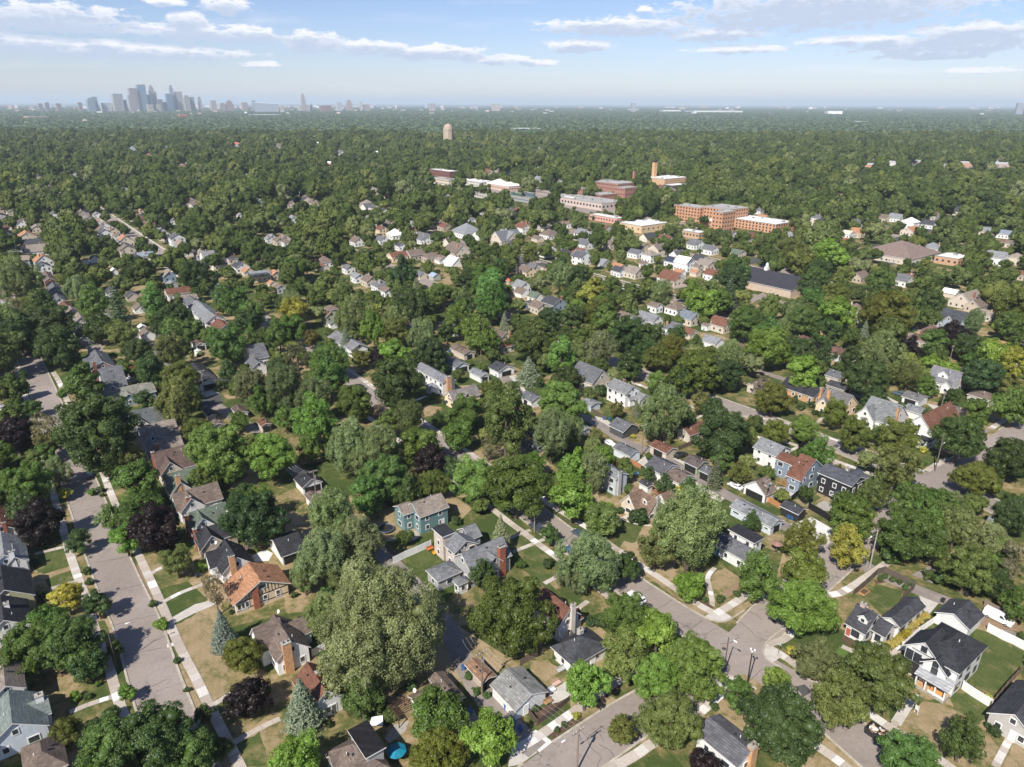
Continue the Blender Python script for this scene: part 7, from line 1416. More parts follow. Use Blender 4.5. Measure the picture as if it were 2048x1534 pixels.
# vehicles
def prism(mb, prof, y0, y1, mi=0, taper=0.0, zt=None):
    n = len(prof); b = len(mb.v)
    for s, y in ((1, y0), (-1, y1)):
        for (x, z) in prof:
            k = taper * max(0, z - (zt or 0)); mb.v.append((x, y + (k if s == 1 else -k), z))
    mb.f.append(tuple(range(b, b + n))); mb.m.append(mi); mb.f.append(tuple(reversed(range(b + n, b + 2*n)))); mb.m.append(mi)
    for i in range(n): j = (i+1) % n; mb.f.append((b+i, b+n+i, b+n+j, b+j)); mb.m.append(mi)
wh = MB(); wh.tube([(0,-.11,0),(0,.11,0)], .33, 14); wheel_me = wh.mesh('wheel', [M['rubber']])
rm = MB(); rm.tube([(0,-.125,0),(0,.125,0)], .19, 10); rim_me = rm.mesh('rim', [M['metal']])
CARM = {}
def car_meshes(kind):
    if kind in CARM: return CARM[kind]
    if kind == 'sedan': L, W_, prof, cab, gl = 4.6, 1.8, [(-2.3,.35),(-2.28,.75),(-2.1,.9),(-1.4,.98),(.9,.95),(2.1,.78),(2.3,.6),(2.3,.35)], [(-1.75,.93),(-1.05,1.38),(.25,1.42),(1.15,.93)], .0
    elif kind == 'suv': L, W_, prof, cab, gl = 4.8, 1.9, [(-2.4,.4),(-2.4,1.0),(-2.3,1.1),(1.0,1.08),(2.2,.98),(2.4,.8),(2.4,.4)], [(-2.3,1.08),(-2.05,1.7),(.2,1.75),(1.1,1.08)], 0
    else: L, W_, prof, cab, gl = 5.7, 2.0, [(-2.85,.4),(-2.85,1.25),(1.6,1.25),(2.6,1.1),(2.85,.85),(2.85,.4)], [(-2.84,1.24),(-2.75,2.1),(.85,2.1),(1.75,1.24)], 0
    b = MB(); prism(b, prof, -W_/2, W_/2, 0, .08, .8); prism(b, [(cab[0][0],cab[0][1])] + cab[1:3] + [cab[3]], -W_/2+.1, W_/2-.1, 0, .22, cab[0][1])
    body = b.mesh('body', [M['car']])
    g = MB(); zc0, zt_ = cab[0][1], cab[1][1]; m1 = zc0 + .09; m2 = zt_ - .1
    xa = cab[0][0] + (cab[1][0]-cab[0][0]) * .25; xb = cab[1][0]; xc = cab[2][0]; xd = cab[3][0] - (cab[3][0]-cab[2][0]) * .2
    side = [(xa+.12, m1),(xb+.05,m2),(xc-.03,m2),(xd-.12,m1)]
    if kind == 'van': side = [(.35,m1),(.35,m2-.1),(xc-.03,m2-.1),(xd-.12,m1)]
    for s in (-1, 1):
        q = []
        for (x, z) in side: k = .22 * (z - zc0); q.append((x, s * (W_/2 - .1 - k + .015), z))
        g.poly(q if s < 0 else q[::-1])
    # windscreen and rear window, a little proud of the cabin
    def quad(xb0, z0, xt0, z1, dx): 
        k0 = .22*(z0-zc0); k1 = .22*(z1-zc0); y0_ = W_/2-.2-k0; y1_ = W_/2-.2-k1
        return [(xb0+dx,-y0_,z0),(xb0+dx,y0_,z0),(xt0+dx,y1_,z1),(xt0+dx,-y1_,z1)]
    fx = lambda z: cab[3][0] + (cab[2][0]-cab[3][0])*(z-zc0)/(zt_-zc0); g.poly(quad(fx(m1),m1,fx(m2),m2,.02))
    rx = lambda z: cab[0][0] + (cab[1][0]-cab[0][0])*(z-zc0)/(zt_-zc0); g.poly(quad(rx(m1),m1,rx(m2),m2,-.02)[::-1])
    gm = g.mesh('window_glass', [M['glass']])
    hl = MB(); hl.box(L/2-.12, L/2+.02, -.17, .17, .6, .75); hm = hl.mesh('headlight', [M['trim']])
    CARM[kind] = (body, gm, hm, L, W_); return CARM[kind]
def car(z_, c, kind, col, ax, label, name='parked_car', group=None, p=None):
    body, gm, hm, L, W_ = car_meshes(kind); p = P(z_, c) if p is None else p; d = {'U': U, 'V': V, '-U': -U, '-V': -V}[ax] if isinstance(ax, str) else ax
    r = ob(name, None, loc=(p.x, p.y, .05), rz=math.atan2(d.y, d.x)); tag(r, label, 'van' if kind == 'van' else 'car', group)
    ob('body', body, r, col); ob('window_glass', gm, r)
    for sx_ in (-1, 1):
        for sy_ in (-1, 1): wl = ob('wheel', wheel_me, r, None, (sx_*L*.31, sy_*(W_/2-.06), .33)); ob('rim', rim_me, wl)
    for sy_ in (-1, 1): ob('headlight', hm, r, None, (0, sy_*.6, 0))
    return r
car('Q',(1780,455),'van',(.8,.8,.8),'-U','white cargo van parked beside the weathered board fence','parked_van')
car('F',(622,1368),'sedan',(.03,.05,.07),'U','dark teal sedan driving up the wide left street under the big tree','car'); car('C',(785,170),'suv',(.05,.06,.08),'U','dark car parked beside the wooden lamp pole'); car('C',(1030,205),'sedan',(.06,.09,.12),'U','dark car half hidden by the silvery tree on the middle street')
car('C',(985,305),'sedan',(.05,.12,.2),'U','blue car under the silvery tree on the middle street'); car('D',(205,575),'suv',(.75,.75,.76),'U','white car parked under the street trees near the junction'); car('C',(1190,445),'sedan',(.12,.25,.4),'U','blue car glimpsed under the silvery tree crown')
car('F',(45,885),'sedan',(.6,.62,.65),'V','silver sedan on the driveway at the left edge'); car('G',(190,215),'suv',(.8,.8,.8),'V','white suv on the driveway above the dry lawn'); car('G',(1550,295),'sedan',(.04,.08,.2),'-V','blue car beside the tan alley garage'); car('H',(905,940),'sedan',(.8,.8,.8),'-U','white car parked on the alley apron')
car('H',(1400,1025),'suv',(.015,.015,.018),'V','black car beside the cream brown-roofed garage'); car('I',(1440,97),'sedan',(.75,.75,.77),'V','white car on the far driveway by the slate blue house'); car('I',(1310,130),'sedan',(.03,.05,.1),'V','dark blue car beside the brown hip-roofed house'); car('N',(25,705),'sedan',(.6,.62,.65),'U','silver car at the upper left on the street edge')
car('N',(1285,425),'sedan',(.02,.02,.025),'-U','black car on the sunlit street between the leafy trees'); car('N',(1500,745),'sedan',(.08,.12,.18),'V','blue car beside the row of white gables'); car('O',(1335,555),'sedan',(.02,.02,.02),'V','black car in the tree shade on the middle crossing'); car('O',(1065,600),'suv',(.02,.02,.02),'V','black suv in the shade beside the small dark house'); car('H',(330,100),'sedan',(.03,.03,.03),'U','dark car on the curved street top')
car('I',(1205,575),'suv',(.1,.14,.18),'U','dark blue truck beside the long white garage'); car('N',(1075,345),'sedan',(.6,.6,.62),'U','pale car under the street trees beside the long pavement'); car('H',(1780,1240),'sedan',(.8,.8,.8),'U','white car nose at the edge of the shaded driveway'); car('G',(1450,505),'sedan',(.02,.02,.02),'U','dark car in the tree shade on the middle street') 
rc = random.Random(3); pal = [(.7,.7,.7),(.03,.03,.03),(.35,.36,.38),(.3,.03,.03),(.05,.08,.2),(.12,.12,.13),(.6,.6,.62)]
CN = dict(zip(pal, ('white', 'black', 'grey', 'red', 'blue', 'charcoal', 'silver')))
for z_, cs in (('M',[(800+i*24,492+i*3) for i in range(4)]+[(880+i*26,468+i*5) for i in range(5)]+[(870,495),(885,510),(840,560),(950,555),(965,560),(980,605),(1000,625),(700,640),(720,645),(1040,505),(1055,510),(900,716),(690,650),(795,710)]),('L',[(1520+i*26,425-i*3) for i in range(6)]+[(1500+i*30,445+i*4) for i in range(6)]+[(1585,330),(1600,345),(1690,345),(1710,340),(1790,335),(1800,340),(1730,470),(1750,490),(1770,480),(1700,440)]+[(870+i*22,265+i*4) for i in range(5)]+[(640+i*25,285) for i in range(4)]),):
    for i, c in enumerate(cs): kd = rc.choice(('sedan','suv')); cl = rc.choice(pal); car(z_, c, kd, cl, rc.choice(('U','V')), f"{CN[cl]} {kd} parked " + (('in the lot behind the orange office wing' if c[1] < 530 else 'on the forecourt below the long red fence') if z_ == 'M' else 'beside the low grey office roof' if 400 < c[1] else 'outside the old school' if c[0] > 1500 else 'in front of the shopping row'), group='cars in the shop car parks')

# small things in the yards
def bins(z_, pts, col, label, grp=None):
    for i, c in enumerate(pts):
        p = P(z_, c); r = ob('wheelie_bin', None, loc=(p.x,p.y,.04), rz=R.uniform(0,6)); tag(r, label if isinstance(label,str) else label[i], 'bin', grp)
        b = MB(); b.v += [(-.24,-.28,.06),(.24,-.28,.06),(.24,.28,.06),(-.24,.28,.06),(-.31,-.36,1.0),(.31,-.36,1.0),(.31,.36,1.0),(-.31,.36,1.0)]
        for f in [(0,3,2,1),(4,5,6,7),(0,1,5,4),(1,2,6,5),(2,3,7,6),(3,0,4,7)]: b.f.append(f); b.m.append(0)
        b.obj('body', M['paint'], r, col); l = MB(); l.box(-.33,.33,-.39,.39,1.01,1.08); l.obj('lid', M['paint'], r, tuple(k*.8 for k in col))
        for s in (-1,1): l = MB(); l.tube([(s*.26-.03,.34,.12),(s*.26+.03,.34,.12)],.12,8); l.obj('wheel', M['rubber'], r)
BB = (.03,.12,.33)
bins('C',[(365,975),(403,1225),(652,1295),(690,1325),(608,1200)],BB,['blue bin beside the rusty brown-roofed garage','blue bin in front of the low house with pergola','blue bin at the foot of the streaky-roofed garage','dark bin beside the blue bin near the corner','green bin on the concrete beside the streaky-roofed garage'])
bins('H',[(115,465),(905,770),(865,765),(1108,1035),(1340,1025)],BB,['blue bin beside the white garage with black door','blue bin above the dark grey garage','green bin left of the blue bin above the dark grey garage','blue bin beside the white garage by the pole','blue bin beside the black parked car'])
bins('A',[(1137,445)],(.02,.03,.07),'dark navy bin on the lawn beside the curving front walk'); bins('Q',[(1228,275),(1460,215)],(.03,.035,.04),['black bin beside the white hip-roofed garage','blue bin at the tree edge beyond the alley']); bins('T',[(105,1135),(155,1150)],BB,['blue bin beside the long pale garage','navy bin beside the small black shed'])
def umbrella(z_, c, r, col, label, h=2.6):
    p = P(z_, c, h); e = ob('patio_umbrella', None, loc=(p.x,p.y,0)); tag(e, label, 'umbrella'); mb = MB(); mb.tube([(0,0,0),(0,0,h+.2)], .04, 6); mb.obj('pole', M['metal'], e)
    for k in range(8):
        a, b = k*math.pi/4, (k+1)*math.pi/4; mb = MB(); am = (a+b)/2
        mb.poly([(0,0,h+.25),(math.cos(a)*r,math.sin(a)*r,h-.35),(math.cos(am)*r*.95,math.sin(am)*r*.95,h-.38),(math.cos(b)*r,math.sin(b)*r,h-.35)]); mb.obj('canopy_panel', M['paint'], e, tuple(x*(1 if k%2 else .85) for x in col))
    mb = MB(); mb.tube([(0,0,0),(0,0,.08)], .4, 10); mb.obj('base', M['black'], e)
umbrella('B',(1127,1430),1.75,(.01,.2,.3),'bright blue patio umbrella on the brick patio'); umbrella('D',(1020,243),1.5,(.3,.18,.14),'brown patio umbrella beside the white corner house'); umbrella('R',(525,690),.95,(.5,.17,.08),'orange patio umbrella on the round stone patio',2.2)
p = P('B',(1130,1475)); e = ob('patio_table', None, loc=(p.x,p.y,0)); tag(e,'dark patio table under the bright blue umbrella','table'); mb = MB(); mb.tube([(0,0,.7),(0,0,.75)],.7,12); mb.obj('tabletop', M['black'], e); mb = MB(); mb.tube([(0,0,0),(0,0,.7)],.06,6); mb.obj('leg', M['black'], e)
p = P('B',(1018,1318)); e = ob('garden_sail', None, loc=(p.x,p.y,0)); tag(e,'white garden canopy beside the black flat dormer','canopy'); mb = MB(); mb.poly([(-1.2,-.8,1.8),(1.3,-1.0,2.0),(1.0,1.0,2.3),(-1.0,.9,2.0)]); mb.obj('cloth', M['trim'], e)
for a in ((-1.2,-.8,1.8),(1.3,-1.0,2.0),(1.0,1.0,2.3),(-1.0,.9,2.0)): mb = MB(); mb.tube([(a[0],a[1],0),a],.04,5); mb.obj('post', M['metal'], e)
# trampoline
p = P('R',(205,650)); e = ob('trampoline', None, loc=(p.x,p.y,0)); tag(e,'round black trampoline beside the teal house','trampoline'); mb = MB(); mb.tube([(0,0,.8),(0,0,.84)],1.9,20); mb.obj('mat', M['rubber'], e)
mb = MB(); ring = [(math.cos(k*math.pi/10)*2.05, math.sin(k*math.pi/10)*2.05, .86) for k in range(21)]; mb.tube(ring, .09, 6, caps=False); mb.obj('frame', M['paint'], e, (.12,.16,.26))
for k in range(4): a = k*math.pi/2; mb = MB(); mb.tube([(math.cos(a)*2.05,math.sin(a)*2.05,0),(math.cos(a)*2.05,math.sin(a)*2.05,.8)],.05,6); mb.obj('leg', M['metal'], e)
# satellite dishes
for z_, c, h, lb in (('S',(950,685),5.5,'white satellite dish above the white tudor roof'),('S',(350,25),7.2,'white satellite dish on the tan house with the black roof'),('W',(1100,1145),6,'white satellite dish on the sage green roof'),('C',(88,1093),3.4,'white satellite dish at the corner of the low pergola house'),('H',(655,435),5,'white satellite dish beside the cream gabled house')):
    p = P(z_, c, h); e = ob('satellite_dish', None, loc=(p.x,p.y,h)); tag(e, lb, 'dish'); mb = MB(); mb.tube([(0,0,-.9),(0,0,0)],.03,5); mb.obj('mast', M['metal'], e); mb = MB(); mb.tube([(0,0,0),(-.05,-.06,.04),(-.12,-.14,.1)],[.05,.28,.42],12); mb.obj('dish', M['trim'], e)
# pergolas
def pergola(z_, N_, L, R_, h, col, label):
    c, w_, d_ = fit(z_, N_, L, R_, h); e = ob('pergola', None, loc=c, rz=ANG); tag(e, label, 'pergola')
    for sx_ in (-1,1):
        for sy_ in (-1,1): mb = MB(); mb.box(sx_*w_/2-.07,sx_*w_/2+.07,sy_*d_/2-.07,sy_*d_/2+.07,0,h-.2); mb.obj('post', M['wood'], e, col)
        mb = MB(); mb.box(sx_*w_/2-.06,sx_*w_/2+.06,-d_/2-.3,d_/2+.3,h-.2,h-.02); mb.obj('beam', M['wood'], e, col)
    n = int(d_/.4)
    for i in range(n): mb = MB(); y = -d_/2 + d_*(i+.5)/n; mb.box(-w_/2-.3,w_/2+.3,y-.04,y+.04,h,h+.14); mb.obj('slat', M['wood'], e, col)
pergola('C',(10,1265),(-60,1190),(75,1180),2.5,(.1,.06,.045),'dark brown slatted pergola beside the low house'); pergola('T',(90,720),(-20,670),(170,640),2.6,(.45,.25,.12),'new cedar pergola behind the slate blue house'); pergola('H',(1250,1290),(1205,1250),(1310,1270),2.2,(.32,.12,.07),'reddish slatted pergola behind the cream tudor')
# farmhouse porch: own parts of the modern white farmhouse
w3, d3, h3, r3 = q3['_d']
px0, px1 = -w3/2 - 2.9, -w3/2 - .05
def lq(pq, z): q = P('Q', pq, z) - q3.location; return q.dot(V), q.dot(U)
ya = -d3/2 + .1; yb = lq((985,965), 3.2)[1]
mb = MB(); mb.v += [(px0-.3,ya-.3,2.9),(px0-.3,yb+.3,2.9),(px1,yb+.3,3.7),(px1,ya-.3,3.7),(px0-.3,ya-.3,3.05),(px0-.3,yb+.3,3.05),(px1,yb+.3,3.85),(px1,ya-.3,3.85)]
for f, k in (((0,1,2,3),1),((7,6,5,4),0),((0,4,5,1),1),((1,5,6,2),1),((2,6,7,3),1),((3,7,4,0),1)): mb.f.append(f); mb.m.append(k)
mb.obj('porch_roof', [M['shingle'], M['black']], q3, (.36,.37,.38))
mb = MB(); mb.box(px0,px1,ya,yb,0,.55); mb.obj('porch_floor', M['stone'], q3)
mb = MB(); mb.box(px0+.2,px1-.1,ya+.3,yb-.3,.552,.6); mb.obj('porch_deck', M['wood'], q3, (.5,.3,.15))
for i in range(4): mb = MB(); y = ya+.2+(yb-ya-.4)*i/3; mb.box(px0,px0+.26,y-.13,y+.13,.55,2.95); mb.obj('porch_post', M['trim'], q3)
mb = MB(); mb.box(px0+.02,px0+.12,ya+.2,yb-2.5,.62,1.15); mb.obj('porch_rail', M['trim'], q3)
mb = MB(); yy = (yb-ya)*.32+ya; mb.box(px0+.5,px0+1.0,yy-1.1,yy+1.1,.62,1.05); mb.box(px0+.9,px0+1.0,yy-1.1,yy+1.1,1.05,1.5); bo = mb.obj('porch_bench', M['wood'], q3, (.6,.3,.1))
# tall glazed entry with black frames beside the porch
for i in range(2):
    mb = MB(); y = yb + .7 + i*1.5; mb.box(-w3/2-.42,-w3/2-.36,y,y+1.3,3.4,5.6); mb.obj('glazed_wall', M['glass'], q3); mb = MB(); mb.box(-w3/2-.46,-w3/2-.42,y-.1,y,.4,5.7); mb.box(-w3/2-.46,-w3/2-.42,y+.6,y+.68,3.4,5.6); mb.box(-w3/2-.46,-w3/2-.42,y,y+1.3,4.45,4.52); mb.obj('glazing_bar', M['black'], q3)
mb = MB(); mb.box(-w3/2-.41,-w3/2-.37,yb+.6,yb+3.7,.3,3.3); mb.obj('entry_opening', M['black'], q3)
p = P('Q',(1000,1120)); 
# front steps up the lawn
p0, p1 = P('Q',(760,1490)), P('Q',(905,1270)); e = ob('garden_steps', None, loc=(p0.x,p0.y,0)); tag(e,'long flight of shallow concrete steps to the farmhouse porch','steps'); dv_ = p1 - p0; n = 12; tdir = dv_.normalized()
for i in range(n): mb = MB(); c = dv_*((i+.5)/n); mb.obox((c.x,c.y), tdir, Vector((tdir.y,-tdir.x,0)), dv_.length/n/2-.03, .85, 0, .08+.03*i); mb.obj('step', M['concrete'], e)
# for-sale sign frame (blank board), white
p = P('Q',(958,1390)); e = ob('yard_sign', None, loc=(p.x,p.y,0), rz=ANG+1.2); tag(e,'white post sign standing on the farmhouse front lawn','sign')
for x in (-.35,.35): mb = MB(); mb.box(x-.04,x+.04,-.04,.04,0,2.1); mb.obj('post', M['trim'], e)
mb = MB(); mb.box(-.31,.31,-.02,.02,.9,1.9); mb.obj('board', M['trim'], e)
# skip full of rubble
p = P('E',(480,1385)); e = ob('rubbish_skip', None, loc=(p.x,p.y,.06), rz=math.atan2(-U.y,-U.x)); tag(e,'long black roll-off skip heaped with pale construction rubble','skip')
mb = MB()
for (x0,x1,y0,y1,z0,z1) in ((-3,3,-1.15,-1.07,.2,1.5),(-3,3,1.07,1.15,.2,1.5),(-3,-2.92,-1.07,1.07,.2,1.5),(2.92,3,-1.07,1.07,.2,1.5),(-3,3,-1.15,1.15,.1,.2)): mb.box(x0,x1,y0,y1,z0,z1)
mb.obj('container', M['black'], e)
for i in range(12): mb = MB(); x = -2.8+i*.5; mb.box(x,x+.1,-1.22,-1.151,.2,1.5); mb.box(x,x+.1,1.151,1.22,.2,1.5); mb.obj('rib', M['black'], e)
for s in (-2,2): 
    for t in (-.8,.8): mb = MB(); mb.tube([(s,t-.06,.08),(s,t+.06,.08)],.12,8); mb.obj('roller', M['metal'], e)
g_ = random.Random(9)
for i in range(40):
    s = g_.uniform(.2,.55); x, y = g_.uniform(-2.5,2.5), g_.uniform(-.85,.85); mb = MB(); a = g_.uniform(0,3)
    mb.obox((0,0), Vector((math.cos(a),math.sin(a),0)), Vector((-math.sin(a),math.cos(a),0)), s*g_.uniform(.6,1.6), s*.5, 0, s*.35); r = mb.obj('rubble_piece', M['paint'], e, g_.choice(((.6,.45,.33),(.7,.62,.5),(.45,.3,.2),(.6,.6,.58)))); r.location = (x,y,1.1+g_.uniform(0,.45)-abs(y)*.2); r.rotation_euler = (g_.uniform(-.5,.5),g_.uniform(-.5,.5),0)
# raised beds, patio clutter, sheds, playthings
def crate(z_, c, sx_, sy_, h, col, label, name, cat, mt='wood', ang=0):
    p = P(z_, c); e = ob(name, None, loc=(p.x,p.y,0), rz=ANG+ang); tag(e, label, cat)
    for (x0,x1,y0,y1) in ((-sx_,sx_,-sy_,-sy_+.08),(-sx_,sx_,sy_-.08,sy_),(-sx_,-sx_+.08,-sy_+.08,sy_-.08),(sx_-.08,sx_,-sy_+.08,sy_-.08)): mb = MB(); mb.box(x0,x1,y0,y1,0,h); mb.obj('board', M[mt], e, col)
    return e, p
e, p = crate('E',(368,533),1.2,.7,.45,(.5,.26,.12),'cedar raised bed on the fenced lawn','raised_bed','raised bed'); mb = MB(); mb.box(-1.1,1.1,-.6,.6,.02,.35); mb.obj('soil', M['mulch'], e)
e, p = crate('Q',(440,185),.01,.01,.02,(.5,.26,.12),'x','x','x') if False else (e, p)
for (z_, c, lb, cl) in (('C',(900,1060),'pink patio table and cushions on the fenced patio',(.55,.38,.3)),('C',(870,1100),'white patio sofa on the fenced patio',(.65,.65,.68)),('C',(925,980),'grey shed box beside the low white hip-roofed house',(.4,.4,.4)),('C',(850,1165),'orange planter bench at the patio corner',(.35,.2,.1)),('R',(770,890),'orange slide toy beside the pink wall',(.5,.16,.05)),('R',(845,940),'yellow and red toy car against the pink wall',(.6,.3,.04)),('H',(1085,1150),'blue and white garden play boat on the lawn',(.2,.45,.7)),('F',(850,690),'dark outdoor sofa on the cluttered patio',(.1,.12,.14)),('F',(925,700),'yellow toy heap on the cluttered patio',(.6,.42,.1)),('C',(1285,640),'glass-topped bench by the walk',(.4,.4,.4))):
    p = P(z_, c); e = ob('garden_furniture' if 'toy' not in lb and 'slide' not in lb else 'garden_toy', None, loc=(p.x,p.y,.03), rz=ANG); tag(e, lb, 'furniture' if 'toy' not in lb else 'toy')
    mb = MB(); mb.box(-.9,.9,-.45,.45,.25,.45); mb.obj('seat', M['paint'], e, cl); mb = MB(); mb.box(-.9,.9,.35,.45,.452,.85); mb.obj('backrest', M['paint'], e, tuple(x*.8 for x in cl))
    for x in (-.8,.8):
        for y in (-.38,.38): mb = MB(); mb.box(x-.05,x+.05,y-.05,y+.05,0,.249); mb.obj('leg', M['black'], e)
p = P('F',(1383,520)); e = ob('garden_shed', None, loc=(p.x,p.y,0)); tag(e,'small white octagonal garden shed on the sunny yard','shed'); mb = MB(); mb.tube([(0,0,0),(0,0,2)],1.5,8); mb.obj('wall', M['paint'], e, WHT); mb = MB(); mb.tube([(0,0,2),(0,0,2.9)],[1.7,.1],8); mb.obj('roof', M['paint'], e, (.5,.5,.48))
# sign post with street names plates at the corner
p = P('D',(1020,900)); e = ob('street_sign', None, loc=(p.x,p.y,0)); tag(e,'street name sign with crossed plates at the right corner of the junction','street sign'); mb = MB(); mb.tube([(0,0,0),(0,0,3)],.04,6); mb.obj('post', M['metal'], e)
mb = MB(); mb.obox((0,0),U,V,.4,.015,3.02,3.22); mb.obj('plate', M['paint'], e, (.5,.6,.58)); mb = MB(); mb.obox((0,0),V,U,.4,.015,3.24,3.44); mb.obj('plate', M['paint'], e, (.5,.6,.58))
# stepping stones of the tudor garden
for i in range(15):
    t = i/14; p = P('H',(1000+190*t, 1465+38*t+ -10*math.sin(t*3.14)*-1)); 
    if i == 0: st0 = ob('stone_edging', None, loc=(p.x,p.y,0)); tag(st0,'curved row of white edging stones before the cream tudor','edging'); sp0 = p.copy()
    mb = MB(); q = p - sp0; mb.box(q.x-.22,q.x+.22,q.y-.18,q.y+.18,0,.12); mb.obj('stone', M['new_concrete'], st0)
# hydrangea hedge by the white cottage
for (a, b, n, lb) in (((650,740),(800,680),7,'pale yellow hydrangea shrub in the lower hedge by the white cottage'),((800,640),(880,600),3,'orange-yellow shrub in the middle of the cottage hedge'),((900,540),(1060,430),7,'pale yellow hydrangea shrub in the upper hedge by the white cottage')):
    for i in range(n):
        t = i/(n-1); p = P('Q',(a[0]+(b[0]-a[0])*t, a[1]+(b[1]-a[1])*t)); e = place_tree('Y', p.x, p.y, 1.9, i, 1.0, (.42,.37,.13) if 'orange' not in lb else (.3,.28,.04)); LAB.pop(); e['label'] = ('lowest ' if i == 0 else 'topmost ' if i == n - 1 else ['second', 'third', 'fourth', 'fifth', 'sixth'][i - 1] + ' ') + lb; e['group'] = 'hydrangea hedge of the white cottage'
# solar panels
def solar(z_, N_, L, R_, h, nx, ny, label):
    c, w_, d_ = fit(z_, N_, L, R_, h); e = ob('solar_array', None, loc=(c.x,c.y,h), rz=ANG); tag(e, label, 'solar panels')
    for i in range(nx):
        for j in range(ny): mb = MB(); x = -w_/2+w_*(i+.5)/nx; y = -d_/2+d_*(j+.5)/ny; mb.box(x-w_/nx*.46,x+w_/nx*.46,y-d_/ny*.46,y+d_/ny*.46,0,.08); pv = mb.obj('solar_panel', M['glass'], e)
solar('N',(1730,530),(1690,500),(1830,500),5.2,6,2,'blue-black solar panels on the pale-roofed house beside the purple tree')
# ------------------------------------------------------------------ procedural trees behind and between
RH = [(h[0], h[1], h[4], h[5], h[3]) for h in HOUSES]
hx = np.array([h[0] for h in RH]); hy = np.array([h[1] for h in RH]); hw = np.array([h[2] for h in RH]); hd_ = np.array([h[3] for h in RH])
hp = []
for (x, y, a, b, z) in RH:
    c = Vector((x, y, z * .5)); s = scale_at(c); px_, py_ = proj(c); hp.append((px_, py_, s * (a * .8 + b * .6), s * (.45 * z + (a + b) * .3), (c - CAM).length))
hp = np.array(hp)
def hits_house(x, y, r):
    dx = x - hx; dy = y - hy; u = np.abs(dx * V.x + dy * V.y); v = np.abs(dx * U.x + dy * U.y)
    return bool(np.any((u < hw + r) & (v < hd_ + r)))
KP = np.array(KEEP)
def hides(x, y, wm, ht, tol=.8, allow=.45):
    # would this tree stand before a building the photograph shows?
    c = Vector((x, y, ht * .58)); s = scale_at(c); px_, py_ = proj(c); rx = s * wm * .5 * tol; ry = s * ht * .42 * tol; dist = (c - CAM).length
    for A, tol, allow in ((hp, tol, allow), (KP, .7, .7)):
        rx = s * wm * .5 * tol; ry = s * ht * .42 * tol
        m_ = (A[:, 4] > dist) & (np.abs(A[:, 0] - px_) < rx + A[:, 2] * allow) & (np.abs(A[:, 1] - py_) < ry + A[:, 3] * allow)
        if m_.any(): return True
    return False
tx_ = [(t[0], t[1], t[2]) for t in TREES]
g7 = random.Random(77)
grid = {}
def gadd(x, y, r): grid.setdefault((int(x // 15), int(y // 15)), []).append((x, y, r))
def near(x, y, r, k=.63):
    i, j = int(x // 15), int(y // 15)
    for a in (-1, 0, 1):
        for b in (-1, 0, 1):
            for (X, Y, RR) in grid.get((i + a, j + b), ()):
                if (X - x) ** 2 + (Y - y) ** 2 < ((RR + r) * k) ** 2: return True
    return False
for t in tx_: gadd(t[0], t[1], t[2] / 2)
def gn_scatter(name, pts, rots, scls, idx, coll):
    me = bpy.data.meshes.new(name); n = len(pts); me.vertices.add(n); me.vertices.foreach_set('co', np.asarray(pts, dtype=np.float32).ravel())
    a = me.attributes.new('rotz', 'FLOAT', 'POINT'); a.data.foreach_set('value', np.asarray(rots, dtype=np.float32))
    a = me.attributes.new('scl', 'FLOAT_VECTOR', 'POINT'); a.data.foreach_set('vector', np.asarray(scls, dtype=np.float32).ravel())
    a = me.attributes.new('pick', 'INT', 'POINT'); a.data.foreach_set('value', np.asarray(idx, dtype=np.int32))
    o = ob(name, me); md = o.modifiers.new('scatter', 'NODES'); ng = bpy.data.node_groups.new(name, 'GeometryNodeTree'); md.node_group = ng
    ng.interface.new_socket('Geometry', in_out='INPUT', socket_type='NodeSocketGeometry'); ng.interface.new_socket('Geometry', in_out='OUTPUT', socket_type='NodeSocketGeometry')
    gi = ng.nodes.new('NodeGroupInput'); go = ng.nodes.new('NodeGroupOutput'); ip = ng.nodes.new('GeometryNodeInstanceOnPoints'); ci = ng.nodes.new('GeometryNodeCollectionInfo')
    ci.inputs['Collection'].default_value = coll; ci.inputs['Separate Children'].default_value = True; ci.inputs['Reset Children'].default_value = True
    ip.inputs['Pick Instance'].default_value = True
    def na(nm, tp):
        q = ng.nodes.new('GeometryNodeInputNamedAttribute'); q.data_type = tp; q.inputs['Name'].default_value = nm; return q.outputs['Attribute']
    cx_ = ng.nodes.new('ShaderNodeCombineXYZ'); ng.links.new(na('rotz', 'FLOAT'), cx_.inputs[2])
    ng.links.new(gi.outputs[0], ip.inputs['Points']); ng.links.new(ci.outputs[0], ip.inputs['Instance']); ng.links.new(na('pick', 'INT'), ip.inputs['Instance Index'])
    ng.links.new(cx_.outputs[0], ip.inputs['Rotation']); ng.links.new(na('scl', 'FLOAT_VECTOR'), ip.inputs['Scale']); ng.links.new(ip.outputs[0], go.inputs[0])
    return o
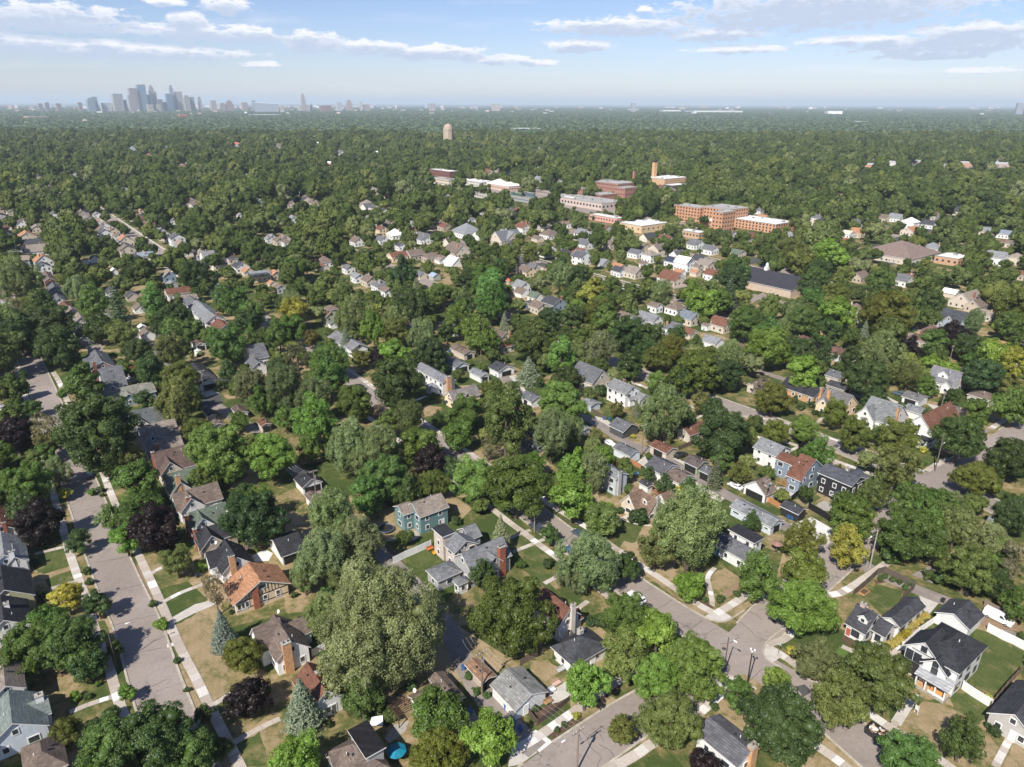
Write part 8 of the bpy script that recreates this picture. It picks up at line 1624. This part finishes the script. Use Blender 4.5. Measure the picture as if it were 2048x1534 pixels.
# houses only glimpsed between far crowns stand in rows along the street grid
hforms = bpy.data.collections.new('house_forms')
for i in range(4):
    w_, d_, h_ = [(8, 10, 3.4), (9, 9, 5.4), (7.5, 11, 3.2), (10, 8, 3.6)][i]; mb = MB(); ri = [3.2, 2.6, 2.8, 3.0][i]
    mb.box(-w_/2, w_/2, -d_/2, d_/2, 0, h_, 0); 
    mb.poly([(-w_/2, -d_/2, h_), (w_/2, -d_/2, h_), (0, -d_/2, h_+ri)], 0); mb.poly([(w_/2, d_/2, h_), (-w_/2, d_/2, h_), (0, d_/2, h_+ri)], 0)
    for sg in (-1, 1): mb.poly([(sg*(w_/2+.4), -d_/2-.3, h_-.25), (sg*(w_/2+.4), d_/2+.3, h_-.25), (0, d_/2+.3, h_+ri+.1), (0, -d_/2-.3, h_+ri+.1)][::sg], 1)
    mb.box(-.4, .4, 1.2, 1.8, h_, h_+ri+.9, 2)
    for x in (-w_*.27, w_*.27):
        for z in ((1.6, 4.2) if h_ > 5 else (1.6,)): mb.box(x-.5, x+.5, -d_/2-.04, -d_/2+.02, z-.6, z+.6, 3)
    for y in (-d_*.27, d_*.27):
        for z in ((1.6, 4.2) if h_ > 5 else (1.6,)): mb.box(-w_/2-.04, -w_/2+.02, y-.5, y+.5, z-.6, z+.6, 3)
    o = bpy.data.objects.new('house_form', mb.mesh('house_form', [M['far_wall'], M['far_roof'], M['stone'], M['glass']])); hforms.objects.link(o)
hp_, hr_, hs_, hi_ = [], [], [], []
def vdist(x, y):
    v_ = x * V.x + y * V.y; return min(abs(v_ - q) for q in FARST)
for vv in FARST:
    for side in (-1, 1):
        u_ = 300.0
        while u_ < 1900:
            u_ += g7.uniform(15, 20); p = V * (vv + side * g7.uniform(17, 21)) + U * u_; dd = math.hypot(p.x, p.y)
            if p.y < 470 or dd > 1700: continue
            px_, py_ = proj(p)
            if not (-60 < px_ < 2110) or hits_house(p.x, p.y, 6) or road_dist(p.x, p.y) < 5: continue
            if 820 < px_ < 2048 and 320 < py_ < 560 and KP.shape[0] and np.any((np.abs(KP[:, 0] - px_) < KP[:, 2] + 14) & (np.abs(KP[:, 1] - py_) < KP[:, 3] + 14)): continue
            if near(p.x, p.y, 5, .8): continue
            hp_.append((p.x, p.y, 0)); hr_.append(ANG + g7.choice((0, 0, math.pi / 2)) + g7.uniform(-.04, .04)); s_ = g7.uniform(.9, 1.15); hs_.append((s_, s_, s_)); hi_.append(g7.randrange(4)); gadd(p.x, p.y, 6.5)
cand = []
y_ = 70.0
while y_ < 2500:
    step = 8.2 if y_ < 900 else 9.6
    half = y_ * .95 + 110; x_ = -half
    while x_ < half:
        cand.append((x_ + g7.uniform(-.45, .45) * step, y_ + g7.uniform(-.45, .45) * step)); x_ += step
    y_ += step
if hp_: tag(gn_scatter('glimpsed_houses', hp_, hr_, hs_, hi_, hforms), 'countless small houses glimpsed between the far trees', 'houses', kind='stuff')
near_ind = []; far_pts = []
wmax = {}
for (x, y) in cand:
    px_, py_ = proj(Vector((x, y, 6)))
    if not (-420 < px_ < 2560): continue
    off_ = not (-80 < px_ < 2128)
    if py_ > 760 and g7.random() < .3: continue
    if not off_ and y_ < 0: continue
    if y < 150 and not off_: continue
    dist = math.hypot(x, y)
    wm = g7.choice((9, 12, 14, 15, 16, 18, 21, 24)) * g7.uniform(.85, 1.15) if dist > 330 else g7.uniform(5, 10)
    if near(x, y, wm / 2): continue
    if dist < 1300:
        if road_dist(x, y) < (1.8 if dist < 420 else 2.5): continue
    if dist > 430 and vdist(x, y) < (5.5 if dist < 1200 else 4): continue
    if hits_house(x, y, .8): continue
    ht = wm * g7.uniform(.95, 1.2)
    if py_ < 720 or dist < 420:
        if hides(x, y, wm, ht, .8 if dist < 800 else .55, .62 if dist < 800 else .35):
            wm *= .55; ht *= .55
            if hides(x, y, wm, ht, .75, .4) or near(x, y, wm / 2, .9): continue
    # keep open ground on near street edges and lawns
    if dist < 330 and road_dist(x, y) < 4.0: continue
    if off_ and dist < 330: wm *= 1.5; ht *= 1.5
    gadd(x, y, wm / 2)
    (near_ind if dist < 520 and not off_ else far_pts).append((x, y, wm, ht))
n_trees_hand = sum(1 for t in TREES if CATS.get(t[4], 'tree') == 'tree' )
near_ind.sort(key=lambda t: -t[2] / math.hypot(t[0], t[1]))
room = max(0, 100)
codes = ['M','M','D','D','m','d','k','s','T','h','b','t','o','M','D','m','s','g','c','o','y']
for i, (x, y, wm, ht) in enumerate(near_ind):
    if i < room:
        c = g7.choice(codes if wm > 8 else ['m','d','b','o','w','m','d']); place_tree(c, x, y, wm * (.7 if c in 'gcT' else 1))
    else: far_pts.append((x, y, wm, ht))
# the remaining canopy: one object of instanced crowns (nobody could count it)
pc_col = bpy.data.collections.new('canopy_forms')
forms = []
for s in range(9):
    shape = ['round','wide','oval','vase','round','wide','oval','vase','pyr'][s]
    me, pc = crown('crown_form', 200 + s, [16,18,14,16,20,14,18,16,14][s], 1500, .15, [.8,.72,1.0,.85,.78,.7,1.05,.8,1.4][s], shape, [.42,.4,.44,.42,.38,.44,.38,.42,.4][s], matn='far_leaf', core=.86, jit=.6)
    o = bpy.data.objects.new('crown_form', me); pc_col.objects.link(o); forms.append(o)
pts = []; rots = []; scls = []; idx = []
for (x, y, wm, ht) in far_pts:
    k = g7.choices(range(9), [3,3,2,2,3,3,2,2,.6])[0]; rz = .85; s = wm / 2
    pts.append((x, y, ht - s * rz)); rots.append(g7.uniform(0, 6.28)); z = g7.uniform(.8, 1.35); scls.append((s, s, s * z)); idx.append(k)
tag(gn_scatter('tree_canopy', pts, rots, scls, idx, pc_col), 'continuous canopy of mixed green trees reaching towards the horizon', 'trees', kind='stuff')
# beyond: tiles of canopy
tiles = bpy.data.collections.new('canopy_tiles'); TS = 150
for s in range(5):
    g = np.random.default_rng(300 + s); vs = []; fs = []; ts = []; n = 0
    gx, gy = np.meshgrid(np.arange(12), np.arange(12)); cx_ = (gx.ravel() + g.uniform(-.5, .5, 144) - 5.5) * TS / 12; cy_ = (gy.ravel() + g.uniform(-.5, .5, 144) - 5.5) * TS / 12
    for i in range(144):
        if g.random() < .07: continue
        r = g.uniform(6, 11.5); hgt = g.uniform(8, 16); v = IV * (1 + .22 * g.normal(size=(12, 1))) * [r, r, r * .75] + [cx_[i], cy_[i], hgt - r * .6]
        tone = g.uniform(0, 1)
        # split each face once for a less faceted clump
        f2 = []; vv = list(v)
        for (a, b, c) in IF:
            ab, bc, ca = (v[a]+v[b])/2, (v[b]+v[c])/2, (v[c]+v[a])/2; cc_ = v.mean(0); k0 = len(vv)
            for q in (ab, bc, ca): vv.append(cc_ + (q - cc_) * g.uniform(1.0, 1.32))
            f2 += [(a, k0, k0+2), (k0, b, k0+1), (k0+2, k0+1, c), (k0, k0+1, k0+2)]
        vs.append(np.array(vv)); fs.append(np.array(f2) + n); n += len(vv); ts.append(np.clip(tone + g.normal(0, .16, len(f2)), 0, 1))
    o = bpy.data.objects.new('canopy_tile', mesh_np('canopy_tile', np.concatenate(vs), np.concatenate(fs), [M['canopy']], np.concatenate(ts))); tiles.objects.link(o)
pts = []; rots = []; scls = []; idx = []
y_ = 2500 - TS * .5 + TS*.5
while y_ < 15500:
    half = y_ * .80 + 200; x_ = -half
    while x_ < half:
        if g7.random() < (.985 if y_ < 6000 else .93) or True:
            pts.append((x_, y_, 0)); rots.append(g7.choice((0, 1, 2, 3)) * math.pi / 2); scls.append((1, 1, g7.uniform(.85, 1.15))); idx.append(g7.randrange(5))
        x_ += TS
    y_ += TS
tag(gn_scatter('distant_woods', pts, rots, scls, idx, tiles), 'far blue-green treetops stretching to the horizon', 'trees', kind='stuff')

# haze: one closed box round everything below the sky
hb = MB(); HB = 62000.0; hb.box(-HB, HB, -700, HB, -1.2, 330)
m = bpy.data.materials.new('haze_air'); m.use_nodes = True; t = m.node_tree; t.nodes.clear(); o_ = t.nodes.new('ShaderNodeOutputMaterial'); v_ = t.nodes.new('ShaderNodeVolumePrincipled')
v_.inputs['Color'].default_value = (.76, .87, 1, 1); v_.inputs['Density'].default_value = 5.6e-5; v_.inputs['Anisotropy'].default_value = .0; t.links.new(v_.outputs[0], o_.inputs['Volume'])
hz_ = hb.obj('haze', m); tag(hz_, 'thin blue summer haze over the whole city', None, kind='stuff')

# ------------------------------------------------------------------ labels: every thing is told apart by its look and its neighbours
def ph(a): return a
mk_px = [(mname, c, proj(Vector((c.x, c.y, 3))), root) for (mname, c, root) in MARKS]
used = {}
for o in bpy.data.objects:
    if o.parent is None and 'label' in o.keys(): used[o['label']] = used.get(o['label'], 0) + 1
def rel(o, q, c):
    a = proj(Vector((q.x, q.y, 3))); b = proj(Vector((c.x, c.y, 3))); dx, dy = a[0] - b[0], a[1] - b[1]
    if abs(dx) > 1.6 * abs(dy): return 'right of' if dx > 0 else 'left of'
    return 'behind' if dy < 0 else 'in front of'
for (o, words, q, wm) in LAB:
    if 'label' in o.keys(): continue
    cands = sorted(mk_px, key=lambda mm: (mm[1] - q).length)[:6]
    cands = [c for c in cands if c[3] is not o]
    a, b, c3 = cands[0], cands[1], cands[2]; opts = []
    far = (a[1] - q).length > 60
    for c in cands[:3]: opts.append(f"{words} {rel(o, q, c[1])} the {c[0]}")
    for c, e in ((a, b), (a, c3), (b, c3)): opts.append(f"{words} between the {c[0]} and the {e[0]}")
    sz = 'large' if wm > 13 else 'small' if wm < 8 else 'medium'
    for c in cands[:4]: opts.append(f"{sz} {words} {rel(o, q, c[1])} the {c[0]}")
    for c in cands[:4]: opts.append(f"{words} {'farther' if (c[1]-q).length > 35 else 'close'} {rel(o, q, c[1])} the {c[0]}")
    for c in cands[3:6]: opts.append(f"{words} some way {rel(o, q, c[1])} the {c[0]}")
    px_, py_ = proj(Vector((q.x, q.y, 3)))
    for c in cands[:5]: opts.append(f"{sz} {words} {'up the slope' if False else 'farther off'}, {rel(o, q, c[1])} the {c[0]}")
    pos = ('far left' if px_ < 300 else 'left' if px_ < 750 else 'central' if px_ < 1300 else 'right' if px_ < 1750 else 'far right')
    for c in cands[:5]: opts.append(f"{pos} {words} {rel(o, q, c[1])} the {c[0]}")
    for c in cands[:6]: opts.append(f"{sz} {words} in the {pos} of the photo by the {c[0]}")
    for w2 in ('second', 'third', 'fourth', 'fifth', 'sixth', 'seventh'):
        for c in cands[:2]: opts.append(f"{w2} {words} counted away from the {c[0]}")
    for t_ in opts:
        if len(t_.split()) <= 16 and t_ not in used: o['label'] = t_; used[t_] = 1; break
    else: o['label'] = opts[0]
for o in list(bpy.data.objects):
    if '_d' in o.keys(): del o['_d']
